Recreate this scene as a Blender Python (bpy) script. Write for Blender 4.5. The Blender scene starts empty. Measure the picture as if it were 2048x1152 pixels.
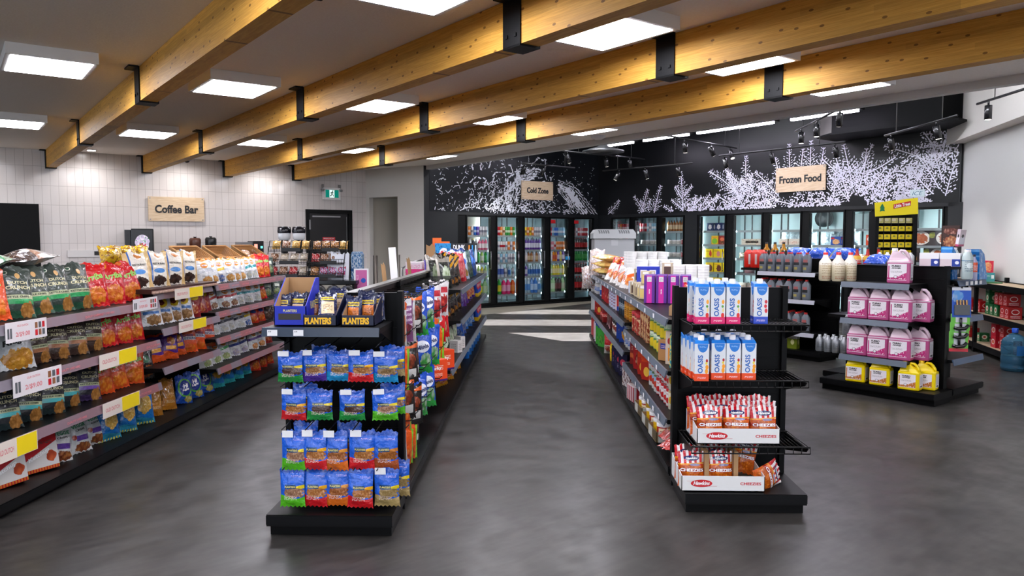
import bpy, bmesh, math, random
from math import sin, cos, pi, radians as R_, atan, atan2, exp
from mathutils import Vector, Matrix, noise
sc = bpy.context.scene
COL = sc.collection
# ------------------------------------------------------------------ camera, world, exposure
F = 1500.0
cam_d = bpy.data.cameras.new('camera'); cam = bpy.data.objects.new('camera', cam_d); COL.objects.link(cam)
cam_d.sensor_width = 36.0; cam_d.lens = 36.0*F/2048.0; cam_d.clip_start = .05; cam_d.clip_end = 200
cam.location = (0, 0, 1.5)
cam.rotation_euler = (pi/2 - atan(96/F), 0, R_(1.68))
sc.camera = cam
sc.view_settings.view_transform = 'Standard'; sc.view_settings.look = 'None'
sc.view_settings.exposure = 1.08; sc.view_settings.gamma = 1.0
sc.view_settings.use_curve_mapping = False
try:
    sc.cycles.use_denoising = True
    sc.cycles.max_bounces = 8; sc.cycles.transparent_max_bounces = 12
    sc.cycles.caustics_reflective = False; sc.cycles.caustics_refractive = False
    sc.cycles.sample_clamp_indirect = 6
except Exception: pass
wd = bpy.data.worlds.new('world'); sc.world = wd; wd.use_nodes = True
wd.node_tree.nodes['Background'].inputs[0].default_value = (.80, .88, 1, 1)
wd.node_tree.nodes['Background'].inputs[1].default_value = 1.4
PANEL_E = 15.0; LED_E = 26.0; COOL_E = 42.0
# ------------------------------------------------------------------ helpers
PHI = R_(38.75)
def RM(u, w, z=0): return Vector((u*cos(PHI)-w*sin(PHI), u*sin(PHI)+w*cos(PHI), z))
def Yat(px, X): return X*1500.0/(px-1068.0)
rnd = random.Random(7)
def lin(c):
    if isinstance(c, str):
        c = c.lstrip('#'); c = [int(c[i:i+2], 16)/255 for i in (0, 2, 4)]
    return tuple(((x/12.92) if x <= .04045 else ((x+.055)/1.055)**2.4) for x in c) + (1,)
MATS = {}
def mat(name, col, rough=.5, metal=0, spec=.5, coat=0, alpha=1, trans=0, bump=0, bscale=40):
    if name in MATS: return MATS[name]
    m = bpy.data.materials.new(name); m.use_nodes = True
    nt = m.node_tree; b = nt.nodes['Principled BSDF']
    b.inputs['Base Color'].default_value = lin(col); b.inputs['Roughness'].default_value = rough
    b.inputs['Metallic'].default_value = metal; b.inputs['Specular IOR Level'].default_value = spec
    b.inputs['Coat Weight'].default_value = coat; b.inputs['Transmission Weight'].default_value = trans
    if bump:
        tc = nt.nodes.new('ShaderNodeTexCoord'); n = nt.nodes.new('ShaderNodeTexNoise'); bp = nt.nodes.new('ShaderNodeBump')
        n.inputs['Scale'].default_value = bscale; bp.inputs['Strength'].default_value = bump; bp.inputs['Distance'].default_value = .01
        nt.links.new(tc.outputs['Object'], n.inputs['Vector']); nt.links.new(n.outputs['Fac'], bp.inputs['Height'])
        nt.links.new(bp.outputs['Normal'], b.inputs['Normal'])
    MATS[name] = m; return m
def emis(name, col, s):
    if name in MATS: return MATS[name]
    m = bpy.data.materials.new(name); m.use_nodes = True; nt = m.node_tree
    nt.nodes.remove(nt.nodes['Principled BSDF']); e = nt.nodes.new('ShaderNodeEmission')
    e.inputs[0].default_value = lin(col); e.inputs[1].default_value = s
    nt.links.new(e.outputs[0], nt.nodes['Material Output'].inputs[0]); MATS[name] = m; return m
def glassy(name, col=(1, 1, 1), refl=.12):
    if name in MATS: return MATS[name]
    m = bpy.data.materials.new(name); m.use_nodes = True; nt = m.node_tree
    nt.nodes.remove(nt.nodes['Principled BSDF'])
    t = nt.nodes.new('ShaderNodeBsdfTransparent'); g = nt.nodes.new('ShaderNodeBsdfGlossy'); mx = nt.nodes.new('ShaderNodeMixShader')
    lw = nt.nodes.new('ShaderNodeFresnel'); lw.inputs[0].default_value = 1.35
    t.inputs[0].default_value = lin(col); g.inputs['Roughness'].default_value = .03
    nt.links.new(lw.outputs[0], mx.inputs[0]); nt.links.new(t.outputs[0], mx.inputs[1]); nt.links.new(g.outputs[0], mx.inputs[2])
    nt.links.new(mx.outputs[0], nt.nodes['Material Output'].inputs[0]); MATS[name] = m; return m

class G:                                   # small node-graph writer
    def __init__(s, nt): s.nt = nt
    def n(s, t, **k):
        x = s.nt.nodes.new(t)
        for a, v in k.items(): setattr(x, a, v)
        return x
    def math(s, op, a, b=None, c=None):
        x = s.n('ShaderNodeMath', operation=op)
        for i, v in enumerate((a, b, c)):
            if v is None: continue
            if isinstance(v, (int, float)): x.inputs[i].default_value = v
            else: s.nt.links.new(v, x.inputs[i])
        return x.outputs[0]
    def mix(s, f, a, b):
        x = s.n('ShaderNodeMix', data_type='RGBA')
        for i, v in ((0, f), (6, a), (7, b)):
            if isinstance(v, (int, float)): x.inputs[i].default_value = v
            elif isinstance(v, tuple): x.inputs[i].default_value = v
            else: s.nt.links.new(v, x.inputs[i])
        return x.outputs[2]
def design(name, base, layers=(), rough=.34, crinkle=.35, coat=0, spec=.5, metal=0):
    """package print laid out in the package's own uv: u across, v up"""
    if name in MATS: return MATS[name]
    m = bpy.data.materials.new(name); m.use_nodes = True; nt = m.node_tree; g = G(nt); L = nt.links.new
    b = nt.nodes['Principled BSDF']; b.inputs['Roughness'].default_value = rough
    b.inputs['Coat Weight'].default_value = coat; b.inputs['Specular IOR Level'].default_value = spec; b.inputs['Metallic'].default_value = metal
    uv = g.n('ShaderNodeUVMap'); sp = g.n('ShaderNodeSeparateXYZ'); L(uv.outputs[0], sp.inputs[0])
    U, V = sp.outputs[0], sp.outputs[1]
    col = lin(base); nz = None
    def noise_(scale, det=2):
        x = g.n('ShaderNodeTexNoise'); x.inputs['Scale'].default_value = scale; x.inputs['Detail'].default_value = det
        L(uv.outputs[0], x.inputs['Vector']); return x
    for l in layers:
        k = l[0]
        if k == 'band':                     # v0 v1 col tilt
            t = l[4] if len(l) > 4 else 0
            v = g.math('MULTIPLY_ADD', U, -t, V) if t else V
            f = g.math('COMPARE', v, (l[1]+l[2])/2, (l[2]-l[1])/2); col = g.mix(f, col, lin(l[3]))
        elif k == 'wave':                   # below v0 with wavy edge
            w = g.math('SINE', g.math('MULTIPLY_ADD', U, l[4], l[3])); w = g.math('MULTIPLY_ADD', w, l[5], l[1])
            f = g.math('LESS_THAN', V, w); col = g.mix(f, col, lin(l[2]))
        elif k == 'vband':
            f = g.math('COMPARE', U, (l[1]+l[2])/2, (l[2]-l[1])/2); col = g.mix(f, col, lin(l[3]))
        elif k in ('rect', 'ell', 'chips', 'lines', 'stripes'):
            if k == 'stripes': cu, hu, cv, hv = .5, .5, (l[1]+l[2])/2, (l[2]-l[1])/2
            else: cu, cv, hu, hv = l[1:5]
            x = g.math('DIVIDE', g.math('SUBTRACT', U, cu), hu); y = g.math('DIVIDE', g.math('SUBTRACT', V, cv), hv)
            if k in ('ell', 'chips'): d = g.math('SQRT', g.math('ADD', g.math('MULTIPLY', x, x), g.math('MULTIPLY', y, y)))
            else: d = g.math('MAXIMUM', g.math('ABSOLUTE', x), g.math('ABSOLUTE', y))
            if k == 'chips':
                n = noise_(9, 1); d = g.math('MULTIPLY_ADD', n.outputs['Fac'], .9, g.math('SUBTRACT', d, .45))
            f = g.math('LESS_THAN', d, 1.0)
            if k == 'chips':
                vo = g.n('ShaderNodeTexVoronoi'); vo.inputs['Scale'].default_value = l[7] if len(l) > 7 else 12; L(uv.outputs[0], vo.inputs['Vector'])
                c = g.mix(g.math('MULTIPLY', vo.outputs['Distance'], 1.4), lin(l[5]), lin(l[6]))
                sc_ = g.n('ShaderNodeSeparateColor'); L(vo.outputs['Color'], sc_.inputs[0]); c = g.mix(g.math('MULTIPLY', g.math('POWER', sc_.outputs[0], 2), .75), c, lin(l[6])); col = g.mix(f, col, c)
            elif k == 'lines':
                ln = g.math('GREATER_THAN', g.math('SINE', g.math('MULTIPLY', y, l[5]*pi)), .1)
                n = noise_(34, 0); br = g.math('GREATER_THAN', n.outputs['Fac'], .46)
                f = g.math('MULTIPLY', f, g.math('MULTIPLY', ln, br)); col = g.mix(f, col, lin(l[6]))
            elif k == 'stripes':
                st = g.math('GREATER_THAN', g.math('SINE', g.math('MULTIPLY', U, l[3]*2*pi)), 0)
                col = g.mix(g.math('MULTIPLY', f, st), col, lin(l[4]))
            else: col = g.mix(f, col, lin(l[5]))
        elif k == 'mottle':                 # scale thr col
            n = noise_(l[1], 3); f = g.math('GREATER_THAN', n.outputs['Fac'], l[2]); col = g.mix(f, col, lin(l[3]))
    if crinkle > .2 and not coat: b.inputs['Coat Weight'].default_value = .55; b.inputs['Coat Roughness'].default_value = .12
    if isinstance(col, tuple): b.inputs['Base Color'].default_value = col
    else: L(col, b.inputs['Base Color'])
    if crinkle:
        tc = g.n('ShaderNodeTexCoord'); oi = g.n('ShaderNodeObjectInfo')
        ad = g.n('ShaderNodeVectorMath', operation='ADD'); L(tc.outputs['Object'], ad.inputs[0]); L(oi.outputs['Random'], ad.inputs[1])
        n = g.n('ShaderNodeTexNoise'); n.inputs['Scale'].default_value = 19; n.inputs['Detail'].default_value = 3; L(ad.outputs[0], n.inputs['Vector'])
        bp = g.n('ShaderNodeBump'); bp.inputs['Strength'].default_value = crinkle*1.6; bp.inputs['Distance'].default_value = .03
        L(n.outputs['Fac'], bp.inputs['Height']); L(bp.outputs['Normal'], b.inputs['Normal'])
    MATS[name] = m; return m

class MB:
    def __init__(s): s.v = []; s.f = []; s.uv = []; s.mi = []; s.sm = []
    def add(s, vs, fs, uvs=None, mi=0, smooth=False):
        o = len(s.v); s.v += [tuple(v) for v in vs]
        for i, f in enumerate(fs):
            s.f.append([o+j for j in f]); s.uv.append(uvs[i] if uvs else [(0, 0)]*len(f)); s.mi.append(mi); s.sm.append(smooth)
        return s
    def box(s, x0, x1, y0, y1, z0, z1, mi=0, tv=.97):
        vs = [(x0, y0, z0), (x1, y0, z0), (x1, y1, z0), (x0, y1, z0), (x0, y0, z1), (x1, y0, z1), (x1, y1, z1), (x0, y1, z1)]
        fs = [(0, 1, 5, 4), (1, 2, 6, 5), (2, 3, 7, 6), (3, 0, 4, 7), (4, 5, 6, 7), (3, 2, 1, 0)]
        q = [(0, 0), (1, 0), (1, 1), (0, 1)]; t = [(.03, tv)]*4
        return s.add(vs, fs, [q, q, q, q, t, [(.03, .03)]*4], mi)
    def lathe(s, prof, seg=16, cx=0, cy=0, mi=0, caps=True, sq=0, smooth=True):
        z0 = prof[0][1]; z1 = prof[-1][1]; vs = []; fs = []; uvs = []
        for (r, z) in prof:
            for i in range(seg+1):
                a = 2*pi*i/seg - pi/2
                k = 1
                if sq: k = 1/((abs(cos(a))**sq + abs(sin(a))**sq)**(1/sq))
                vs.append((cx+r*k*cos(a), cy+r*k*sin(a), z))
        n = seg+1
        for j in range(len(prof)-1):
            va = (prof[j][1]-z0)/max(z1-z0, 1e-6); vb = (prof[j+1][1]-z0)/max(z1-z0, 1e-6)
            for i in range(seg):
                fs.append((j*n+i, j*n+i+1, (j+1)*n+i+1, (j+1)*n+i))
                ua = ((2*i/seg+.5) % 1.0); ub = ua+2/seg
                uvs.append([(ua, va), (ub, va), (ub, vb), (ua, vb)])
        s.add(vs, fs, uvs, mi, smooth)
        if caps:
            for j, v in ((0, .01), (len(prof)-1, .99)):
                if prof[j][0] > 1e-4:
                    ring = list(range(seg)); 
                    if j == 0: ring = ring[::-1]
                    s.add([vs[j*n+i] for i in range(seg)], [ring], [[(.1, v)]*seg], mi)
        return s
    def tube(s, pts, r, seg=8, mi=0):
        pts = [Vector(p) for p in pts]; vs = []; fs = []
        for i, p in enumerate(pts):
            d = (pts[min(i+1, len(pts)-1)]-pts[max(i-1, 0)]).normalized()
            up = Vector((0, 0, 1)) if abs(d.z) < .9 else Vector((1, 0, 0))
            a = d.cross(up).normalized(); b = a.cross(d)
            for k in range(seg):
                t = 2*pi*k/seg; vs.append(p+a*r*cos(t)+b*r*sin(t))
        for i in range(len(pts)-1):
            for k in range(seg):
                k2 = (k+1) % seg; fs.append((i*seg+k, i*seg+k2, (i+1)*seg+k2, (i+1)*seg+k))
        fs.append(tuple(range(seg))[::-1]); fs.append(tuple((len(pts)-1)*seg+k for k in range(seg)))
        return s.add(vs, fs, None, mi, True)
    def prism(s, pts, y0, y1, mi=0, axis='y'):
        n = len(pts)
        if axis == 'y': A = [(x, y0, z) for x, z in pts]+[(x, y1, z) for x, z in pts]
        elif axis == 'x': A = [(y0, x, z) for x, z in pts]+[(y1, x, z) for x, z in pts]
        else: A = [(x, z, y0) for x, z in pts]+[(x, z, y1) for x, z in pts]
        fs = [tuple(range(n)), tuple(range(2*n-1, n-1, -1))]+[(i, i+n, (i+1) % n+n, (i+1) % n) for i in range(n)]
        xs = [p[0] for p in pts]; zs = [p[1] for p in pts]; dx = max(xs)-min(xs) or 1; dz = max(zs)-min(zs) or 1
        U = [((p[0]-min(xs))/dx, (p[1]-min(zs))/dz) for p in pts]
        uvs = [U, U[::-1]]+[[U[i], U[i], U[(i+1) % n], U[(i+1) % n]] for i in range(n)]
        s.add(A, fs, uvs, mi)
        return s
    def mesh(s, name, mats):
        me = bpy.data.meshes.new(name); me.from_pydata(s.v, [], s.f)
        ul = me.uv_layers.new(name='UVMap'); k = 0
        flat = []
        for u in s.uv:
            for p in u: flat += [p[0], p[1]]
        ul.data.foreach_set('uv', flat)
        me.polygons.foreach_set('material_index', s.mi); me.polygons.foreach_set('use_smooth', s.sm)
        for m in (mats if isinstance(mats, (list, tuple)) else [mats]): me.materials.append(m)
        me.update(); return me
    def build(s, name, mats, parent=None, loc=(0, 0, 0), rz=0, fix=True):
        me = s.mesh(name, mats)
        if fix:
            bm = bmesh.new(); bm.from_mesh(me); bmesh.ops.recalc_face_normals(bm, faces=bm.faces); bm.to_mesh(me); bm.free()
        o = bpy.data.objects.new(name, me); COL.objects.link(o); o.location = loc; o.rotation_euler = (0, 0, rz)
        if parent: o.parent = parent
        return o
def link_mesh(name, me, parent=None, loc=(0, 0, 0), rot=(0, 0, 0)):
    o = bpy.data.objects.new(name, me); COL.objects.link(o); o.location = loc; o.rotation_euler = rot
    if parent: o.parent = parent
    return o
def empty(name, loc=(0, 0, 0), rz=0):
    o = bpy.data.objects.new(name, None); COL.objects.link(o); o.location = loc; o.rotation_euler = (0, 0, rz); o.empty_display_size = .1; return o
def tag(o, label, cat, group=None, kind=None):
    o['label'] = label; o['category'] = cat
    if group: o['group'] = group
    if kind: o['kind'] = kind
    return o
def struct(o): o['kind'] = 'structure'; return o
KIDS = {}
def dup(root):
    r = root.copy(); COL.objects.link(r)
    for ch in list(root.children):
        c = ch.copy(); COL.objects.link(c); c.parent = r
        for gch in ch.children:
            d = gch.copy(); COL.objects.link(d); d.parent = c
    return r
TXT = {}
def text_geo(s, bold=.0, ext=0, shear=0):
    k = (s, bold, ext, shear)
    if k in TXT: return TXT[k]
    cu = bpy.data.curves.new('t', 'FONT'); cu.body = s; cu.offset = bold; cu.extrude = ext; cu.shear = shear; cu.resolution_u = 3
    cu.align_x = 'CENTER'; o = bpy.data.objects.new('t', cu); COL.objects.link(o)
    me = bpy.data.meshes.new_from_object(o)
    vs = [tuple(v.co) for v in me.vertices]; fs = [tuple(p.vertices) for p in me.polygons]
    bpy.data.objects.remove(o); bpy.data.curves.remove(cu); bpy.data.meshes.remove(me)
    xs = [v[0] for v in vs]; ys = [v[1] for v in vs]; x0, x1, y0, y1 = min(xs), max(xs), min(ys), max(ys)
    vs = [((v[0]-(x0+x1)/2)/(x1-x0), (v[1]-(y0+y1)/2)/(y1-y0), v[2]) for v in vs]
    TXT[k] = (vs, fs); return TXT[k]
def lettering(mb, s, cx, cz, w, h, y=0, depth=0, surf=None, rot=0, bold=.02, shear=0, mi=0, face='y'):
    """write s centred on (cx, cz), w x h, on the plane y (facing -y) or on surf(x, z)"""
    vs, fs = text_geo(s, bold, .5 if depth else 0, shear)
    out = []
    for (x, z, e) in vs:
        x *= w; z *= h
        if rot: x, z = x*cos(rot)-z*sin(rot), x*sin(rot)+z*cos(rot)
        x += cx; z += cz
        yy = (surf(x, z) if surf else y) - (.0022 if surf else 0) - (e*depth if depth else 0)
        out.append((x, yy, z) if face == 'y' else (yy, x, z))
    mb.add(out, fs, None, mi)
ORD = ['', 'first', 'second', 'third', 'fourth', 'fifth', 'sixth', 'seventh', 'eighth', 'ninth', 'tenth', 'eleventh', 'twelfth', 'thirteenth', 'fourteenth', 'fifteenth',
       'sixteenth', 'seventeenth', 'eighteenth', 'nineteenth', 'twentieth', 'twenty-first', 'twenty-second', 'twenty-third', 'twenty-fourth', 'twenty-fifth', 'twenty-sixth', 'twenty-seventh', 'twenty-eighth']
# ------------------------------------------------------------------ common materials
M_BLACK = mat('black_powder_coat', '040405', .45, spec=.15, bump=.03, bscale=300)
M_DECK = mat('black_deck_steel', '060607', .42, spec=.2)
M_RAIL = mat('grey_price_rail', '5b6470', .35)
M_RAILB = mat('blue_grey_price_rail', '4b5d78', .35)
M_RAILL = mat('pale_price_rail', 'b4b6c2', .35)
M_WHITE = mat('white_paper', 'e8e8ea', .6)
M_CARD = mat('brown_cardboard', 'a8835a', .75)
M_STEEL = mat('brushed_steel', '9a9a9c', .3, 1)
M_WIRE = mat('black_wire', '050506', .42, spec=.3)
M_GREYP = mat('grey_print', '55585c', .6)
M_RED = mat('red_print', 'c41a24', .5); M_YEL = mat('yellow_print', 'f4c81e', .5); M_NAVY = mat('navy_print', '14205a', .5)
M_WHP = mat('white_print', 'f4f4f4', .5); M_BLK = mat('black_print', '101012', .5)
M_PINKP = mat('pale_red_print', 'd77a80', .5)
M_GRNP = mat('green_print', '8fd060', .5); M_DGRN = mat('dark_green_print', '147a4a', .5)
M_BLUEP = mat('blue_print', '1e5fae', .5); M_CREAM = mat('cream_print', 'd8d2a8', .5)
M_GLASS = glassy('door_glass')
M_CLEAR = glassy('clear_film', (.97, .97, 1))
# ------------------------------------------------------------------ structure materials
def noise_mat(name, c1, c2, scale, rough, r2=None, stretch=(1, 1, 1), det=6, bump=0, coord='Object', spec=.5, lo=.35, hi=.65):
    m = bpy.data.materials.new(name); m.use_nodes = True; nt = m.node_tree; g = G(nt); L = nt.links.new; b = nt.nodes['Principled BSDF']
    tc = g.n('ShaderNodeTexCoord'); mp = g.n('ShaderNodeMapping'); mp.inputs['Scale'].default_value = stretch
    L(tc.outputs[coord], mp.inputs[0]); n = g.n('ShaderNodeTexNoise'); n.inputs['Scale'].default_value = scale; n.inputs['Detail'].default_value = det
    L(mp.outputs[0], n.inputs['Vector']); mr = g.n('ShaderNodeMapRange'); mr.inputs[1].default_value = lo; mr.inputs[2].default_value = hi
    L(n.outputs['Fac'], mr.inputs[0]); L(g.mix(mr.outputs[0], lin(c1), lin(c2)), b.inputs['Base Color'])
    b.inputs['Roughness'].default_value = rough; b.inputs['Specular IOR Level'].default_value = spec
    if r2 is not None:
        n2 = g.n('ShaderNodeTexNoise'); n2.inputs['Scale'].default_value = scale*2.3; n2.inputs['Detail'].default_value = 4; L(mp.outputs[0], n2.inputs['Vector'])
        m2 = g.n('ShaderNodeMapRange'); m2.inputs[1].default_value = .35; m2.inputs[2].default_value = .65; m2.inputs[3].default_value = rough; m2.inputs[4].default_value = r2
        L(n2.outputs['Fac'], m2.inputs[0]); L(m2.outputs[0], b.inputs['Roughness'])
    if bump:
        bp = g.n('ShaderNodeBump'); bp.inputs['Strength'].default_value = bump; bp.inputs['Distance'].default_value = .01
        L(n.outputs['Fac'], bp.inputs['Height']); L(bp.outputs['Normal'], b.inputs['Normal'])
    MATS[name] = m; return m, nt, g, b
m, nt, g, b = noise_mat('floor_dark_vinyl', '2e2c2a', '45423f', 2.4, .3, .42, (1, 1, 1), 8, lo=.25, hi=.75)
M_FLOOR = m
# fine streaky second layer for the floor
n = g.n('ShaderNodeTexNoise'); tc = g.n('ShaderNodeTexCoord'); mp = g.n('ShaderNodeMapping'); mp.inputs['Scale'].default_value = (5, 22, 1)
nt.links.new(tc.outputs['Object'], mp.inputs[0]); nt.links.new(mp.outputs[0], n.inputs['Vector']); n.inputs['Scale'].default_value = 1.0; n.inputs['Detail'].default_value = 6
old = b.inputs['Base Color'].links[0].from_socket
mr = g.n('ShaderNodeMapRange'); mr.inputs[1].default_value = .35; mr.inputs[2].default_value = .7; mr.inputs[3].default_value = .55; mr.inputs[4].default_value = 1.0
nt.links.new(n.outputs['Fac'], mr.inputs[0]); mul = g.n('ShaderNodeMix', data_type='RGBA', blend_type='MULTIPLY'); mul.inputs[0].default_value = 1
nt.links.new(old, mul.inputs[6]); nt.links.new(mr.outputs[0], mul.inputs[7]); nt.links.new(mul.outputs[2], b.inputs['Base Color'])
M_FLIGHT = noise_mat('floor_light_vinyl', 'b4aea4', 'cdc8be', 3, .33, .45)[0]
M_FBEIGE = noise_mat('floor_beige_border', '7d776a', '8a8476', 3, .4)[0]
M_CEIL = noise_mat('ceiling_paint', 'f2e9df', 'f6eee5', 60, .8, None, (1, 1, 1), 3, .15)[0]
M_WALL = mat('white_wall_paint', 'd9d5cf', .7, bump=.05, bscale=90)
M_BWALL = mat('black_wall_paint', '0a0e12', .5)
M_TRIM = mat('black_trim', '060708', .5, spec=.2)
# glulam wood
def wood(name, c1, c2, knot, stretch, rough=.42, lam=0):
    m = bpy.data.materials.new(name); m.use_nodes = True; nt = m.node_tree; g = G(nt); L = nt.links.new; b = nt.nodes['Principled BSDF']
    tc = g.n('ShaderNodeTexCoord'); mp = g.n('ShaderNodeMapping'); mp.inputs['Scale'].default_value = stretch; L(tc.outputs['Object'], mp.inputs[0])
    n = g.n('ShaderNodeTexNoise'); n.inputs['Scale'].default_value = 6; n.inputs['Detail'].default_value = 7; n.inputs['Distortion'].default_value = .6; L(mp.outputs[0], n.inputs['Vector'])
    mr = g.n('ShaderNodeMapRange'); mr.inputs[1].default_value = .3; mr.inputs[2].default_value = .7; L(n.outputs['Fac'], mr.inputs[0])
    c = g.mix(mr.outputs[0], lin(c1), lin(c2))
    if lam:
        sp = g.n('ShaderNodeSeparateXYZ'); L(tc.outputs['Object'], sp.inputs[0])
        cell = g.math('FLOOR', g.math('MULTIPLY', sp.outputs[2], 1/lam)); w = g.n('ShaderNodeTexWhiteNoise', noise_dimensions='2D')
        cb = g.n('ShaderNodeCombineXYZ'); L(cell, cb.inputs[0]); L(g.math('FLOOR', g.math('MULTIPLY_ADD', sp.outputs[1], .55, g.math('MULTIPLY', cell, .37))), cb.inputs[1]); L(cb.outputs[0], w.inputs['Vector'])
        mm = g.n('ShaderNodeMix', data_type='RGBA', blend_type='MULTIPLY'); mm.inputs[0].default_value = 1; L(c, mm.inputs[6])
        m3 = g.n('ShaderNodeMapRange'); m3.inputs[3].default_value = .78; m3.inputs[4].default_value = 1.06; L(w.outputs['Value'], m3.inputs[0]); L(m3.outputs[0], mm.inputs[7]); c = mm.outputs[2]
    if knot:
        vo = g.n('ShaderNodeTexVoronoi', voronoi_dimensions='2D'); vo.inputs['Scale'].default_value = 1.0; kx = g.n('ShaderNodeSeparateXYZ'); L(tc.outputs['Object'], kx.inputs[0]); ky = g.n('ShaderNodeCombineXYZ')
        L(g.math('MULTIPLY', kx.outputs[1], knot[1]), ky.inputs[0]); L(g.math('MULTIPLY', kx.outputs[2], knot[2]), ky.inputs[1]); L(ky.outputs[0], vo.inputs['Vector'])
        f = g.math('LESS_THAN', vo.outputs['Distance'], .068); c = g.mix(g.math('MULTIPLY', f, .75), c, lin('5a3510'))
    L(c, b.inputs['Base Color']); b.inputs['Roughness'].default_value = rough; b.inputs['Specular IOR Level'].default_value = .25; MATS[name] = m; return m
M_GLULAM = wood('glulam_spruce', 'c08a34', 'e0aa50', (2.6, 4.2, 8.5), (6, .7, 26), .55, .045)
M_SIGNW = wood('pale_sign_wood', 'd0b391', 'e6d0b2', None, (1.2, 1, 14), .5)
# white stacked tile wall (object coordinates: x along wall, z up)
def tile_mat():
    m = bpy.data.materials.new('white_glazed_tile'); m.use_nodes = True; nt = m.node_tree; g = G(nt); L = nt.links.new; b = nt.nodes['Principled BSDF']
    tc = g.n('ShaderNodeTexCoord'); sp = g.n('ShaderNodeSeparateXYZ'); L(tc.outputs['Object'], sp.inputs[0])
    x = g.math('MULTIPLY', sp.outputs[0], 1/.124); z = g.math('MULTIPLY', g.math('ADD', sp.outputs[2], -.135), 1/.3275)
    fx = g.math('FRACT', x); fz = g.math('FRACT', z)
    ex = g.math('LESS_THAN', g.math('ABSOLUTE', g.math('SUBTRACT', fx, .5)), .478); ez = g.math('LESS_THAN', g.math('ABSOLUTE', g.math('SUBTRACT', fz, .5)), .491)
    t = g.math('MULTIPLY', ex, ez)
    cb = g.n('ShaderNodeCombineXYZ'); L(g.math('FLOOR', x), cb.inputs[0]); L(g.math('FLOOR', z), cb.inputs[1])
    w = g.n('ShaderNodeTexWhiteNoise', noise_dimensions='2D'); L(cb.outputs[0], w.inputs['Vector'])
    m3 = g.n('ShaderNodeMapRange'); m3.inputs[3].default_value = .95; m3.inputs[4].default_value = 1.0; L(w.outputs['Value'], m3.inputs[0])
    mm = g.n('ShaderNodeMix', data_type='RGBA', blend_type='MULTIPLY'); mm.inputs[0].default_value = 1; mm.inputs[6].default_value = lin('dcd5d2'); L(m3.outputs[0], mm.inputs[7])
    L(g.mix(t, lin('b3aba8'), mm.outputs[2]), b.inputs['Base Color'])
    b.inputs['Roughness'].default_value = .14; b.inputs['Specular IOR Level'].default_value = .5
    # each glazed tile sits at its own slight tilt
    tl = g.n('ShaderNodeVectorMath', operation='SUBTRACT'); L(w.outputs['Color'], tl.inputs[0]); tl.inputs[1].default_value = (.5, .5, .5)
    ts = g.n('ShaderNodeVectorMath', operation='SCALE'); L(tl.outputs[0], ts.inputs[0]); ts.inputs['Scale'].default_value = .035
    ge = g.n('ShaderNodeNewGeometry'); ad = g.n('ShaderNodeVectorMath', operation='ADD'); L(ge.outputs['Normal'], ad.inputs[0]); L(ts.outputs[0], ad.inputs[1])
    nn = g.n('ShaderNodeVectorMath', operation='NORMALIZE'); L(ad.outputs[0], nn.inputs[0]); L(nn.outputs[0], b.inputs['Normal'])
    MATS['white_glazed_tile'] = m; return m
M_TILE = tile_mat()
# ------------------------------------------------------------------ room shell, in room axes (u along the tile wall, w towards it)
WT, WC, UF, ZC = 15.1, 13.5, 12.85, 3.03
def room(name, mb, mats, kind=True):
    o = mb.build(name, mats, rz=PHI)
    if kind: struct(o)
    return o
room('floor', MB().add([(-14, -9, 0), (17, -9, 0), (17, 18, 0), (-14, 18, 0)], [(0, 1, 2, 3)]), M_FLOOR)
# pale inlay stripes and beige border on the floor, laid across the aisles
def poly(name, pts, z, m):
    o = MB().add([(x, y, z) for x, y in pts], [tuple(range(len(pts)))]).build(name, m); return struct(o)
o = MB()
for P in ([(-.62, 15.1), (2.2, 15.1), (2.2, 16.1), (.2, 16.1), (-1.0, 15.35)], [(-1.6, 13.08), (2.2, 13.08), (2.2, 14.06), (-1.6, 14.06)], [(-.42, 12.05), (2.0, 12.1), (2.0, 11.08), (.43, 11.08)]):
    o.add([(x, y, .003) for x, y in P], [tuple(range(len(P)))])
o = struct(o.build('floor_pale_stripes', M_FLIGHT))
poly('floor_beige_border', [(-2.2, 13.6), (-.95, 15.0), (1.26, 17.65), (3.0, 19.6), (1.0, 19.4), (-2.6, 15.3)], .005, M_FBEIGE)
room('ceiling', MB().box(-9, 8.0, -9, WT, ZC, ZC+.1), M_CEIL)
room('ceiling_black', MB().box(8.0, 15, -6, 13.6, 4.45, 4.6), mat('black_ceiling', '060708', .9, spec=.1))
room('trim_1', MB().box(7.98, 8.10, -9, 13.6, 2.95, 4.45), mat('fascia_paint', 'c6c3c0', .6))
mb = MB().box(-9, 6.02, WT, WT+.15, 0, ZC).box(7.06, 7.45, WT, WT+.15, 0, ZC).box(6.02, 7.06, WT, WT+.15, 2.14, ZC)
room('wall_back', mb, M_TILE)
# angled white wall with an open recess between the tile wall and the black wall
mb = MB(); A = Vector((7.40, WT)); B = Vector((7.92, 13.5)); d = B-A
def seg(mb, t0, t1, z0, z1, th=.12):
    p = A+d*t0; q = A+d*t1; n = Vector((-d.y, d.x)).normalized()*th
    vs = []
    for z in (z0, z1):
        for c in (p, q, q+n, p+n): vs.append((c.x, c.y, z))
    mb.add(vs, [(0, 1, 5, 4), (1, 2, 6, 5), (2, 3, 7, 6), (3, 0, 4, 7), (4, 5, 6, 7), (3, 2, 1, 0)])
seg(mb, 0, .06, 0, ZC); seg(mb, .56, 1, 0, ZC); seg(mb, .06, .56, 2.42, ZC)
room('wall_recess', mb, M_WALL)
mb = MB().box(7.53, 9.6, WT, WT+.1, 0, 2.42).box(9.4, 9.5, 14.2, WT, 0, 2.42).box(7.97, 9.6, 13.9, 14.12, 0, 2.42).prism([(7.53, 15.1), (7.53, 15.2), (9.6, 15.2), (9.6, 13.95), (7.93, 13.95)], 2.42, 2.5, 0, 'z')
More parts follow.
